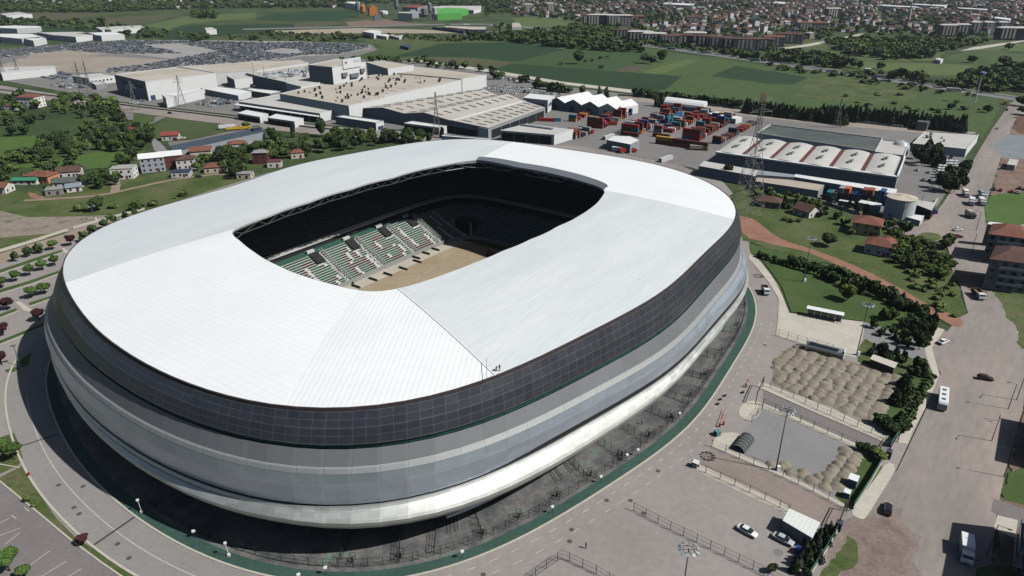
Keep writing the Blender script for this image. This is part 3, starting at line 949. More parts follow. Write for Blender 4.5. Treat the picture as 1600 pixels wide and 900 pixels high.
mb0.build('truss', m_steel, stad); mf.build('truss', mat('sunlit_truss', (.42, .43, .43), fine=.1), stad)  # far-end truss gets a lighter copy, with its sunlight in the colour
mb = MB()    # grey fascia at the far end of the opening
fa = [R_(-34.5 + i) for i in range(60)]
P0, P1 = [], []
for t in fa:
    q = (math.degrees(t) + 34.5) / 59
    w = 3.9 * (1 - .55 * abs(2 * q - 1) ** 4)
    r = RI(t)
    P0.append((CX + (r - .3) * math.cos(t + TH), CY + (r - .3) * math.sin(t + TH), HI + .30))
    P1.append((CX + (r + w) * math.cos(t + TH), CY + (r + w) * math.sin(t + TH), HI + 1.15))
n = len(P0)
mb.add(P0 + P1, [(i, n + i, n + i + 1, i + 1) for i in range(n - 1)])
mb.build('screen_canopy', mat('canopy_grey', (.15, .165, .185), fine=.08, rough=.6, scale=5), stad)

# bowl -----------------------------------------------------------------------------
def bowl(phi, a, b, n=7.5):
    c, s = math.cos(phi), math.sin(phi)
    r = (abs(c / a) ** n + abs(s / b) ** n) ** (-1 / n)
    return (ICX + r * math.cos(phi + IT), ICY + r * math.sin(phi + IT))


m_tread = mat('tread_concrete', (.55, .55, .52), fine=.15, scale=4, fscale=.5)
m_seatg = mat('green_seats', (.038, .105, .070), fine=.25, scale=2, fscale=.4)
m_seatr = mat('dark_red_seats', (.075, .028, .026), fine=.25, scale=2, fscale=.4)
m_seatw = mat('white_seats', (.70, .70, .68), fine=.1, scale=2)
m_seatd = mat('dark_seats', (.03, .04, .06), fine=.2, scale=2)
m_greenc = mat('green_concourse', (.03, .09, .065), fine=.2, scale=3)
GLY = {  # 5 wide, 7 high; drawn in seats on the stand
    'C': ['01110', '10001', '10000', '10000', '10000', '10001', '01110'],
    'A': ['00100', '01010', '01010', '10001', '11111', '10001', '10001'],
    'E': ['01111', '10000', '10000', '01110', '00001', '10001', '01110'],
    'L': ['10000', '10000', '10000', '10000', '10001', '10001', '11111'],
    'I': ['00001', '00001', '00001', '00010', '00010', '00010', '00010'],
}


def invert_u(x, y):
    dx, dy = x - ICX, y - ICY
    return dx * math.cos(IT) + dy * math.sin(IT), -dx * math.sin(IT) + dy * math.cos(IT)


NR = 16
LF = (63.0, 40.5, 1.2); LB = (80.0, 57.0, 9.4)
lt, ls = MB(), MB()
phis = [2 * math.pi * i / 360 for i in range(361)]
PH = []
prev = None
# even spacing by arc on the front row
pl = [0]; 
for i in range(360):
    a, b = bowl(phis[i], 71, 49), bowl(phis[i + 1], 71, 49)
    pl.append(pl[-1] + math.hypot(a[0] - b[0], a[1] - b[1]))
NP = 640
PH = [float(np.interp(pl[-1] * i / NP, pl, phis)) for i in range(NP + 1)]
LET = [('C', -11), ('A', 7.0), ('E', 24.5), ('L', 40.0), ('I', 51.5)]
VOM = [-4.0, 14.0, 32.0, 48.0]


def seatcol(u, v, r):
    """u along the stand from near (negative) to far, r = row from front"""
    if v > 0:
        for ch, uc in LET:
            du = (u - uc)
            c = math.floor((du + 5.5) / 2.1)
            rr = math.floor((r - 1) / 1.75); c2 = math.floor((du + 5.5 - 1.25) / 2.1)
            if 0 <= rr < 7:
                g = GLY[ch][6 - rr]
                if 0 <= c < 5 and g[c] == '1': return 1
                if 0 <= c2 < 5 and g[c2] == '1': return 2
    return 0


for r in range(NR):
    k0, k1 = r / NR, (r + 1) / NR
    km = k0 + .5 / NR
    a0, b0 = LF[0] + (LB[0] - LF[0]) * k0, LF[1] + (LB[1] - LF[1]) * k0
    a1, b1 = LF[0] + (LB[0] - LF[0]) * k1, LF[1] + (LB[1] - LF[1]) * k1
    am_, bm_ = (a0 + a1) / 2, (b0 + b1) / 2
    z = LF[2] + (LB[2] - LF[2]) * (k0 ** 1.12)
    z1 = LF[2] + (LB[2] - LF[2]) * (k1 ** 1.12)
    F0 = [bowl(p, a0, b0) for p in PH]; F1 = [bowl(p, a1, b1) for p in PH]; FM = [bowl(p, am_, bm_) for p in PH]
    n = NP + 1
    V = [(x, y, z) for x, y in F0] + [(x, y, z) for x, y in F1] + [(x, y, z1) for x, y in F1]
    lt.add(V, [(i, n + i, n + i + 1, i + 1) for i in range(NP)] + [(n + i, 2 * n + i, 2 * n + i + 1, n + i + 1) for i in range(NP)])
    for i in range(NP):
        u, v = invert_u(*FM[i])
        aisle = False
        if v > 20 or v < -20:
            aisle = any(abs(u - (vo + (.5 if v > 0 else 0))) < .75 for vo in (-22, -4, 14, 32, 48, 60))
            vom = any(-4.6 < u - vo < -.6 for vo in VOM) and 11 <= r <= 14
            if vom: continue
        if aisle: continue
        m = seatcol(u, v, r)
        p, q = F0[i], F0[i + 1]; p2, q2 = FM[i], FM[i + 1]
        P = [(p[0] + (p2[0] - p[0]) * .3, p[1] + (p2[1] - p[1]) * .3), (q[0] + (q2[0] - q[0]) * .3, q[1] + (q2[1] - q[1]) * .3), q2, p2]
        zz = z + .34
        ls.add([(*P[0], zz), (*P[1], zz), (*q2, zz), (*p2, zz), (*q2, zz + .22), (*p2, zz + .22), (*P[0], z), (*P[1], z)],
               [(0, 3, 2, 1), (3, 5, 4, 2), (2, 4, 5, 3), (6, 0, 1, 7)], m)
lt.build('lower_tier', m_tread, stad)
ls.build('lower_tier_seats', [m_seatg, m_seatr, m_seatw], stad)
# front wall, concourse, rim, upper tier
def loft(name, P0, P1, m, smooth_=False):
    mb = MB(); n = 181
    f = [2 * math.pi * i / 180 for i in range(181)]
    A = [(*bowl(t, P0[0], P0[1]), P0[2]) for t in f]; B = [(*bowl(t, P1[0], P1[1]), P1[2]) for t in f]
    mb.add(A + B, [(i, n + i, n + i + 1, i + 1) for i in range(180)])
    return mb.build(name, m, stad)


loft('front_wall', (63, 40.5, .0), (63, 40.5, 1.9), mat('stand_wall', (.30, .30, .28), fine=.15, scale=3))
loft('concourse', (80, 57, 9.4), (83, 60.5, 9.9), m_greenc)
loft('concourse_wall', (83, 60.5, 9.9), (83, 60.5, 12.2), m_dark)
loft('tier_rim', (82.0, 59.8, 12.5), (84.6, 62.4, 12.7), m_tread)
loft('tier_rim_front', (82.0, 59.8, 11.9), (82.0, 59.8, 12.5), m_tread)
ut = MB(); us = MB()
UF = (84.6, 62.4, 13.0); UB = (98, 76, 29.5)
fu = [2 * math.pi * i / 180 for i in range(181)]
for r in range(24):
    k0, k1 = r / 24, (r + 1) / 24
    A = [bowl(t, UF[0] + (UB[0] - UF[0]) * k0, UF[1] + (UB[1] - UF[1]) * k0, 7.5 - 4.4 * k0) for t in fu]
    B = [bowl(t, UF[0] + (UB[0] - UF[0]) * k1, UF[1] + (UB[1] - UF[1]) * k1, 7.5 - 4.4 * k1) for t in fu]
    z = UF[2] + (UB[2] - UF[2]) * k0; z1 = UF[2] + (UB[2] - UF[2]) * k1
    n = 181
    ut.add([(*p, z) for p in A] + [(*p, z) for p in B] + [(*p, z1) for p in B],
           [(i, n + i, n + i + 1, i + 1) for i in range(180)] + [(n + i, 2 * n + i, 2 * n + i + 1, n + i + 1) for i in range(180)])
    for i in range(180):
        if i % 9 == 0: continue
        p, q = A[i], A[i + 1]; p2 = ((A[i][0] + B[i][0]) / 2, (A[i][1] + B[i][1]) / 2); q2 = ((A[i + 1][0] + B[i + 1][0]) / 2, (A[i + 1][1] + B[i + 1][1]) / 2)
        us.add([(*p, z + .45), (*q, z + .45), (*q2, z + .45), (*p2, z + .45)], [(0, 3, 2, 1)], 0)
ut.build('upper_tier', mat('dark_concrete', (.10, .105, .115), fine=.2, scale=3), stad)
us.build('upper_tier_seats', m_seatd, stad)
# stair vomitories in the lower tier (black mouths with pale side walls)
for vo in VOM:
    mb = MB()
    cu = vo - 2.6
    def loc(u, v, z):
        return (ICX + u * math.cos(IT) - v * math.sin(IT), ICY + u * math.sin(IT) + v * math.cos(IT), z)
    v0, v1 = 52.0, 57.0
    z0, z1 = 6.6, 9.5
    P = [loc(cu - 2, v0, z0 + .9), loc(cu + 2, v0, z0 + .9), loc(cu + 2, v1, z1 + .5), loc(cu - 2, v1, z1 + .5)]
    mb.add(P, [(0, 1, 2, 3)])
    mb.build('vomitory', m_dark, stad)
    mb = MB()
    mb.box(*loc(cu, v1 + 1.6, 0)[:2], 9.7, 3.4, 1.0, 1.0, rz=IT)
    mb.build('concourse_box', m_tread, stad)
    for du in (1.15, 2.35):
        mb = MB()
        a, b = loc(vo + du - .9, 41.0, 1.9), loc(vo + du - .9, 56.5, 9.9)
        for zz in (.5, .9): mb.tube((a[0], a[1], a[2] + zz), (b[0], b[1], b[2] + zz), .05, 4)
        for k in range(14):
            q = k / 13
            x, y, z = a[0] + (b[0] - a[0]) * q, a[1] + (b[1] - a[1]) * q, a[2] + (b[2] - a[2]) * q
            mb.box(x, y, z - .4, .25, .25, 1.3)
        mb.build('stair_rail', m_tread, stad)
# players' tunnel at the far end
mb = MB()
def locs(u, v, z): return (ICX + u * math.cos(IT) - v * math.sin(IT), ICY + u * math.sin(IT) + v * math.cos(IT), z)
x, y, _ = locs(64.0, 39.5, 0)
mb.box(x, y, 0, 5.0, 9.5, 7.2, rz=IT)
mb.build('tunnel_block', mat('tunnel_concrete', (.035, .05, .045), fine=.2), stad)
mb = MB(); x, y, _ = locs(61.4, 39.5, 0); mb.box(x, y, ZP, .3, 7.6, 6.6, rz=IT); mb.build('tunnel_mouth', mat('black_void', (.006, .006, .007), fine=0), stad)
for dv in (-5.0, 5.0):
    mb = MB(); x, y, _ = locs(61.2, 39.5 + dv, 0); mb.box(x, y, 0, .8, .5, 7.4, rz=IT); mb.build('tunnel_post', m_tread, stad)
# pitch
m_sand = mat('bare_pitch_sand', [(.27, .215, .14), (.325, .26, .175), (.37, .30, .21)], scale=16, fine=.12, fscale=1.5, detail=6)
mb = MB(); mb.sheet([bowl(t, 63, 40.5) for t in fu[:-1]], ZP + .02)
g_apr = mat('apron', [(.42, .38, .31), (.47, .43, .36)], scale=6, fine=.12)
struct('apron', mb, g_apr)
mb = MB(); mb.sheet([bowl(t, 58, 34.5, 12) for t in fu[:-1]], ZP + .06); struct('pitch', mb, m_sand)
mb = MB(); mb.sheet([locs(57.5, v, 0)[:2] for v in (-39, 39)] + [locs(62.5, v, 0)[:2] for v in (39, -39)], ZP + .065); struct('grass', mb, g_lawn)
md = mat('dugout_green', (.05, .06, .045), fine=.2, scale=2)
for i, (px, py) in enumerate([(652, 409), (630, 420), (606, 429), (583, 437), (546, 441), (556, 448), (665, 396), (650, 403), (680, 390)]):
    x, y = G(px, py, .3)
    mb = MB(); mb.box(x, y, ZP + .05, 4.6, .9, .25, rz=R_(-35)); mb.box(x, y, ZP + .3, 4.4, .25, .5, rz=R_(-35))
    o = mb.build('advertising_board', md)
    tag(o, '%s dark board from the near end on the pale strip beside the sandy pitch' % ORD[[0, 4, 3, 2, 1][0] if i > 8 else [5, 4, 3, 2, 0, 1, 7, 6, 8][i]], 'board', 'boards beside the pitch')
# low orange roller near the tunnel on the pitch
rl = empty('roller', (*G(766, 399, .3), ZP + .06), 'small red machine parked at the far right of the pitch', 'machine')
mb = MB(); x, y = G(766, 399, .3); mb.box(x, y, .8, 3.4, 1.5, .9, R_(15)); mb.box(x - .6, y, 1.7, 1.2, 1.2, 1.2, R_(15)); mb.build('body', mat('machine_red', (.22, .05, .03)), rl)
for dx in (-1.1, 1.1):
    mb = MB(); mb.tube((x + dx, y - .8, .65), (x + dx, y + .8, .65), .45, 10); mb.build('wheel', m_dark, rl)
# ================================================================== things near the stadium
m_post = mat('fence_post_dark', (.022, .028, .027), fine=.1, rough=.6)
m_black = mat('black_rubber', (.018, .018, .019), fine=0)
m_glass = mat('dark_glass', (.015, .02, .025), fine=0, rough=.08, spec=.8)
m_chrome = mat('lamp_white', (.75, .76, .76), fine=0, rough=.3)


def paint(name, c, rough=.3):
    return mat('paint_' + name, c, fine=.03, scale=3, rough=rough, spec=.5, coord='object')


P_WHITE = paint('white', (.72, .72, .71)); P_SILVER = paint('silver', (.42, .44, .46)); P_BLACK = paint('black', (.02, .02, .022))
P_RED = paint('red', (.33, .03, .025)); P_BLUE = paint('blue', (.03, .07, .28)); P_GREY = paint('grey', (.16, .17, .18)); P_NAVY = paint('navy', (.03, .04, .08))
P_YEL = paint('yellow', (.62, .42, .04)); P_BEIGE = paint('beige', (.42, .38, .30)); P_CYAN = paint('pale_blue', (.35, .45, .52))


def fence(label, path, h=2.2, step=4.0, gap=.45, group='metal fences round the lots', mesh=True, closed=False, z=ZP, rails=3, pr=.06):
    """posts (each its own part) and one panel of rails and bars"""
    o = empty('fence', (*path[0], z), label, 'fence', group)
    seg = [(path[i], path[i + 1]) for i in range(len(path) - 1)]
    mb = MB(); posts = []
    acc = 0
    for (a, b) in seg:
        L = math.hypot(b[0] - a[0], b[1] - a[1])
        for k in range(rails):
            zz = z + .15 + (h - .25) * k / max(1, rails - 1)
            mb.tube((*a, zz), (*b, zz), .03, 4)
        if mesh:
            q = (-acc) % gap
            while q < L:
                x, y = a[0] + (b[0] - a[0]) * q / L, a[1] + (b[1] - a[1]) * q / L
                mb.tube((x, y, z + .1), (x, y, z + h - .1), .014, 3, cap=False)
                q += gap
        q = (-acc) % step
        while q < L:
            posts.append((a[0] + (b[0] - a[0]) * q / L, a[1] + (b[1] - a[1]) * q / L)); q += step
        acc += L
    mb.build('rails', m_post, o)
    posts.append(path[-1])
    pm = None
    for x, y in posts[:99]:
        if pm is None:
            pb = MB(); pb.tube((0, 0, 0), (0, 0, h), pr, 5)
            p = pb.build('post', m_post, o, local=True); pm = p.data
        else:
            p = link_mesh('post', pm, o)
        p.location = (x - path[0][0], y - path[0][1], 0)
    return o


# radial fences across the terrace and the outer ring fence
rad = [(211.5, 'nearest the stadium shadow'), (216.5, 'in front of the lowest point of the facade'), (221.0, 'by the end of the white gutter'), (225.2, 'just right of the gutter end'),
       (241.5, 'beside the long glass door run'), (247.5, 'right of the marks on the terrace'), (254.0, 'halfway along the right side'), (260.5, 'above the trees of the gate lane'),
       (267.5, 'where the terrace narrows'), (275.5, 'near the right bulge of the terrace'), (284.5, 'in the right part of the terrace'), (295.0, 'before the right end of the terrace'), (306.0, 'at the far right end of the terrace')]
for i, (a, wh) in enumerate(rad):
    d1 = 7.2
    p0, p1 = ring(R_(a), -6.0), ring(R_(a + (.6 if i % 2 else -.4)), d1)
    fence('%s dark radial fence on the terrace, %s' % (ORD[i], wh), [p0, p1], h=2.3, step=2.3, group='radial fences on the terrace', rails=4, pr=.075)
for a0, a1, w in [(186, 219, 'under the near end of the stadium'), (219.8, 246, 'at the lower right of the stadium'), (246.8, 277, 'along the right side of the stadium'), (277.8, 318, 'round the far right bend of the terrace')]:
    fence('long dark boundary fence of the terrace ' + w, arc(a0, a1, 7.6, 2.0), h=2.3, step=3.0, group='curved boundary fences', gap=.4, pr=.07)
# turnstile frames standing at the ring fence
for i, a in enumerate([212.4, 217.2, 226.0, 230.5, 236.2, 242.2, 248.6, 255.2, 261.8, 269.5, 277.5, 287.5, 298.5]):
    x, y = ring(R_(a), 6.2); rz = a * math.pi / 180 + TH
    o = empty('turnstile_cage', (x, y, ZP), 'small black turnstile cage at the terrace boundary, %s of thirteen from the left' % ORD[i], 'turnstile', 'turnstile cages on the terrace', rz)
    mb = MB()
    for dx in (-1.1, 1.1):
        for dy in (-.9, .9): mb.tube((dx, dy, 0), (dx, dy, 2.4), .07, 4)
    for z in (1.2, 2.3):
        for dy in (-.9, .9): mb.tube((-1.1, dy, z), (1.1, dy, z), .06, 4)
        for dx in (-1.1, 1.1): mb.tube((dx, -.9, z), (dx, .9, z), .06, 4)
    o.scale = (.62, .62, .8)
    mb.build('frame', m_post, o, local=True)
    mb = MB(); mb.box(0, 0, .1, .5, .5, 1.5); mb.build('turnstile_column', m_black, o, local=True)
# small white flood lights at the ring fence
fl0 = None
for i, (px, py) in enumerate([(722, 861), (863, 791), (939, 744), (997, 702), (1062, 645), (302, 829), (508, 886), (466, 897), (980, 710)]):
    x, y = G(px, py, 2.2)
    if fl0 is None:
        fl0 = empty('floodlight', (x, y, ZP), 'small white floodlight box facing the terrace near its lower edge, first from the bottom', 'floodlight', 'white floodlights along the terrace fence')
        mb = MB(); mb.tube((0, 0, 0), (0, 0, 1.7), .06, 5); mb.build('post', m_post, fl0, local=True)
        mb = MB(); mb.box(0, 0, 1.65, .7, .4, .45, .5); mb.build('lamp_head', m_white, fl0, local=True)
        flt = make_tree(fl0)
    else:
        dup(flt, (x, y, ZP), label='small white floodlight beside the terrace fence, ' + ['', 'by the second radial fence group', 'below the terrace stripes', 'in the middle of the right fence', 'high on the right fence', 'in the shadow left of the near end', 'right of the lowest fence bend', 'at the bottom frame edge', 'beside the middle radial fence'][i])
# cameras / white lamps by the left fence
for i, (px, py) in enumerate([(222, 802), (358, 870)]):
    x, y = G(px, py)
    o = empty('lamp_post', (x, y, ZP), 'short pale lamp post on the green paving at the %s of the near end' % ('left' if i == 0 else 'bottom left'), 'lamp post', 'short lamp posts on the green paving')
    mb = MB(); mb.tube((x, y, ZP), (x - .2, y, 3.6), .06, 6); mb.build('pole', m_white, o)
    mb = MB(); mb.box(x - .2, y, 3.5, .55, .4, .4, .4); mb.build('lamp_head', m_white, o)
    mb = MB(); mb.box(x, y, ZP, .5, .5, .6); mb.build('foot_box', m_white, o)
# facade stairs marks on the terrace (shallow dark grates)
for i, a in enumerate([222.0, 222.9, 237.2, 238.2, 240.0, 241.0]):
    mb = MB(); mb.ribbon([ring(R_(a), -3.2), ring(R_(a), 2.6)], .35, ZP + .014); mb.ribbon([ring(R_(a + .35), -3.2), ring(R_(a + .35), 2.6)], .25, ZP + .0145)
    o = mb.build('drain_grate', mdk); tag(o, 'dark slotted drain on the terrace in front of the facade, %s from the left' % ORD[i], 'drain grate', 'slotted drains on the terrace')

# lot fences
fA = [('pale lined fence on the walkway between the gravel heaps and the access lane', [(1203, 606), (1274, 640), (1368, 681), (1392, 690)], 2.2),
      ('long fence with posts above the small grey lot of gravel heaps', [(1192, 634), (1230, 652), (1300, 683), (1342, 702)], 2.2),
      ('fence along the lower edge of the small grey lot', [(1112, 699), (1212, 742), (1262, 765), (1327, 799)], 2.2),
      ('fence on the pale strip at the top of the white car park', [(1080, 731), (1100, 739), (1180, 775), (1232, 802)], 2.2),
      ('dark fence crossing the car park at the bottom', [(990, 799), (1050, 830), (1110, 859), (1200, 903), (1240, 925)], 2.3),
      ('dark fence at the bottom frame edge right of the road', [(820, 915), (846, 895), (878, 873), (930, 897), (960, 915)], 2.3),
      ('short fence beside the concrete gate yard', [(1216, 526), (1250, 537), (1300, 550)], 2.6),
      ('short fence closing the tip of the upper walkway island', [(1174, 660), (1191, 641), (1192, 633)], 2.0)]
for l, p, h in fA:
    fence(l, GP(p), h=h, step=3.6 if h < 2.3 else 3.0, gap=.5, pr=.075)
# light boundary wall with green netting along the street
for l, p, m, h in [('green netted boundary fence at the lower lawn beside the street', [(1376, 726), (1358, 757), (1332, 797)], mat('green_netting', (.03, .10, .07), fine=.3, scale=2, rough=.6), 2.0),
                   ('green netted fence by the conifers at the bottom', [(1308, 830), (1290, 862), (1262, 905)], None, 2.0),
                   ('dark netted fence above the sunken gravel corner', [(1390, 700), (1404, 680), (1425, 650)], None, 2.0)]:
    m = m or MATS['green_netting']
    P = GP(p)
    o = empty('boundary_fence', (*P[0], ZP), l, 'fence', 'netted fences along the street')
    mb = MB(); mb.ribbon(P, .35, ZP, ZP + .6); mb.build('plinth', g_conc, o)
    mb = MB(); mb.ribbon(P, .06, ZP + .6, ZP + h); mb.build('netting', m, o)
    for q in range(5):
        k = q / 4 * (len(P) - 1); i = min(int(k), len(P) - 2); f = k - i
        x, y = P[i][0] + (P[i + 1][0] - P[i][0]) * f, P[i][1] + (P[i + 1][1] - P[i][1]) * f
        mb = MB(); mb.tube((x, y, ZP), (x, y, ZP + h + .2), .07, 5); mb.build('post', m_post, o)
# left garden wall beyond the plaza
P = GP([(-60, 420 - 6), (0, 394), (40, 382), (106, 361)]); o = empty('boundary_wall', (*P[0], ZP), 'long low pale wall along the far edge of the left car park, left piece', 'wall', 'low pale walls by the car park')
mb = MB(); mb.ribbon(P, .4, 0, ZP + 1.0); mb.build('wall', g_conc, o)
P = GP([(114, 358), (160, 345), (226, 328)]); o = empty('boundary_wall', (*P[0], ZP), 'long low pale wall along the far edge of the left car park, right piece behind the gap', 'wall', 'low pale walls by the car park')
mb = MB(); mb.ribbon(P, .4, 0, ZP + 1.0); mb.build('wall', g_conc, o)

# floodlight masts of the lots
def mast(x, y, h, label, rz=0.0, heads=10, group='tall ring-headed light masts of the car parks'):
    o = empty('light_mast', (x, y, ZP), label, 'light mast', group, rz)
    mb = MB(); mb.tube((0, 0, 0), (0, 0, h), .19, 8, r1=.09); mb.build('pole', mat('mast_grey', (.10, .12, .13), fine=.1, rough=.5), o, local=True)
    mb = MB(); mb.box(.5, 0, 0, .9, .7, 1.3); mb.build('control_box', m_white, o, local=True)
    mb = MB()
    for i in range(16):
        a, b = 2 * math.pi * i / 16, 2 * math.pi * (i + 1) / 16
        mb.tube((math.cos(a), math.sin(a), h), (math.cos(b), math.sin(b), h), .06, 4)
    for i in range(4):
        a = math.pi / 2 * i; mb.tube((0, 0, h), (math.cos(a), math.sin(a), h), .05, 4)
    mb.build('ring', m_post, o, local=True)
    for i in range(heads):
        a = 2 * math.pi * i / heads
        mb = MB(); mb.box(0, 0, 0, .6, .62, .24); mb.box(-.35, 0, .02, .3, .2, .12)
        q = mb.build('lamp_head', mat('lamp_body', (.30, .33, .35), fine=.1, rough=.35), o, local=True)
        q.location = (1.55 * math.cos(a), 1.55 * math.sin(a), h + .02); q.rotation_euler = (0, R_(28), a)
    return o


for (px, py, h, l) in [(1212, 736, 17, 'tall light mast on the pale strip between the small grey lot and the lane'),
                       (1338, 556, 17.3, 'tall light mast at the corner of the concrete gate yard'),
                       (1255, 441, 17.5, 'slim light mast on the lawn beside the right end of the stadium')]:
    mast(*G(px, py), h, l, random.random())
x, y = G(1076, 860, 17.0); mast(x, y, 17.0, 'tall light mast cut by the bottom frame edge in the empty car park')
x, y = G(146, 318); mast(*G(148, 345), 7, 'low lamp mast behind the left car park wall', heads=4)
x, y = G(33, 575)
o = empty('lamp_post', (x, y, ZP), 'grey lamp post at the tip of the left median with a dark shadow', 'lamp post')
mb = MB(); mb.tube((x, y, 0), (x - 1.2, y + 1.4, 6.8), .10, 6); mb.build('pole', MATS['mast_grey'], o)
mb = MB(); mb.box(x - 1.4, y + 1.5, 6.7, 1.4, .8, .2, .5); mb.build('lamp_head', MATS['mast_grey'], o)
x, y = G(1523, 160)
o = empty('light_mast', (x, y, 0), 'tall high mast light standing alone in the green field by the far highway', 'light mast')
mb = MB(); mb.tube((x, y, 0), (x, y, 25), .5, 8, r1=.3); mb.build('pole', m_white, o)
mb = MB(); mb.lathe(x, y, [(1, 23.4), (2.2, 24), (2.4, 25.6), (1.2, 26.4)], 10); mb.build('lamp_ring', mat('mast_blue', (.14, .20, .32), fine=.1), o)

# wooden / steel street poles along the right road
sp0 = None
SP_ = [(1536, 443, 9, 0), (1517, 398, 9, 0), (1525, 360, 9, 0), (1592, 664, 9, 1), (1568, 746, 8, 1), (1588, 626, 9, 1), (1370, 328, 10, 0), (1436, 331, 9, 1), (1402, 345, 8, 0), (1549, 690, 8, 1), (1575, 640, 8, 1), (1542, 868, 8, 1)]
for i, (px, py, h, arm) in enumerate(SP_):
    x, y = G(px, py)
    wh = ['at the corner of the apartment block', 'left of the apartment shadow', 'above the two long shadows', 'beside the dark corner building', 'where two dark lines cross the road', 'on the verge by the right frame edge', 'beside the white storage tank', 'at the factory corner by the tank', 'below the tank near the roundabout', 'in front of the tree shadow on the street', 'in the verge above the gable shadow', 'next to the white van at the bottom'][i]
    if sp0 is None:
        sp0 = empty('street_pole', (x, y, ZP), 'x', 'pole', 'slim poles along the right street')
        mb = MB(); mb.tube((0, 0, 0), (0, 0, 9), .13, 6, r1=.08); mb.build('pole', mat('old_pole', (.16, .15, .13), fine=.15, scale=2), sp0, local=True)
        mb = MB(); mb.tube((0, 0, 8.8), (-1.6, .5, 9.2), .05, 4); mb.box(-1.9, .6, 9.12, .8, .3, .12); mb.build('lamp_arm', m_post, sp0, local=True)
        spt = make_tree(sp0); c = sp0
    else: c = dup(spt, (x, y, ZP), rz=random.choice((0, 2.6, 1.2)), scale=(1, 1, h / 9))
    c['label'] = 'slim grey street pole ' + wh

# ------------------------------------------------------------------ vehicles
def loftx(mb, st, m=0, cap=True):
    """st: list of (x, z0, z1, half width low, half width high) stations along x"""
    V = []
    for x, z0, z1, w0, w1 in st:
        V += [(x, -w0 * .94, z0), (x, -w0, z0 + (z1 - z0) * .35), (x, -w1, z1 - .06), (x, -w1 * .86, z1), (x, w1 * .86, z1), (x, w1, z1 - .06), (x, w0, z0 + (z1 - z0) * .35), (x, w0 * .94, z0)]
    F = []
    for k in range(len(st) - 1):
        for i in range(8):
            a, b = k * 8 + i, k * 8 + (i + 1) % 8
            F.append((a, a + 8, b + 8, b))
    F.append(tuple(range(8))); F.append(tuple(range(len(st) * 8 - 1, len(st) * 8 - 9, -1)))
    mb.add(V, F, m)


def wheels(o, xs, w, r=.33, tw=.22):
    for x in xs:
        for s in (-1, 1):
            mb = MB(); mb.tube((x, s * (w - tw), r), (x, s * w, r), r, 12)
            wh = mb.build('wheel', m_black, o, local=True)
            mb = MB(); mb.tube((x, s * (w - .02), r), (x, s * (w + .015), r), r * .58, 10)
            mb.build('rim', P_SILVER, wh, local=True)


def car(body, kind='saloon'):
    o = empty('parked_car', (0, 0, 0), 'car', 'car')
    mb = MB()
    if kind == 'saloon':
        loftx(mb, [(-2.2, .42, .78, .72, .70), (-2.1, .30, .95, .82, .78), (-1.3, .26, 1.0, .88, .82), (0, .25, .98, .89, .84), (1.1, .26, .93, .88, .80), (1.9, .30, .80, .82, .74), (2.2, .40, .62, .68, .62)])
        mb.build('body', body, o, local=True)
        mb = MB(); loftx(mb, [(-1.75, .93, .97, .70, .66), (-1.0, .95, 1.40, .74, .60), (-.9, .95, 1.41, .75, .60), (.15, .95, 1.42, .75, .59), (.3, .95, 1.40, .75, .59), (1.15, .90, .95, .72, .68)])
        mb.build('windows', m_glass, o, local=True)
        mb = MB(); loftx(mb, [(-1.02, 1.36, 1.44, .60, .60), (-.4, 1.38, 1.47, .62, .60), (.25, 1.36, 1.44, .60, .58)]); mb.build('roof', body, o, local=True)
    else:
        loftx(mb, [(-2.15, .40, .95, .74, .74), (-2.0, .30, 1.05, .84, .80), (0, .26, 1.02, .89, .84), (1.0, .26, .98, .88, .80), (1.8, .30, .86, .82, .74), (2.1, .40, .66, .68, .62)])
        mb.build('body', body, o, local=True)
        mb = MB(); loftx(mb, [(-2.0, 1.0, 1.05, .74, .70), (-1.7, 1.0, 1.50, .76, .64), (.1, 1.0, 1.52, .76, .62), (.25, .98, 1.48, .76, .62), (1.1, .94, .99, .72, .68)])
        mb.build('windows', m_glass, o, local=True)
        mb = MB(); loftx(mb, [(-1.75, 1.46, 1.55, .64, .62), (-.6, 1.48, 1.58, .66, .62), (.2, 1.46, 1.54, .62, .60)]); mb.build('roof', body, o, local=True)
    for s in (-1, 1):
        mb = MB(); mb.box(2.08, s * .58, .58, .16, .34, .14); mb.build('headlight', m_chrome, o, local=True)
        mb = MB(); mb.box(-2.16, s * .58, .68, .12, .3, .16); mb.build('tail_light', P_RED, o, local=True)
        mb = MB(); mb.box(.75, s * .93, .92, .18, .14, .12); mb.build('mirror', body, o, local=True)
    wheels(o, (-1.3, 1.35), .86)
    return o


def place(o, px, py, deg, label, z=ZP + .01, group=None):
    x, y = G(px, py)
    o.location = (x, y, z); o.rotation_euler = (0, 0, R_(deg)); o['label'] = label
    if group: o['group'] = group
    return o


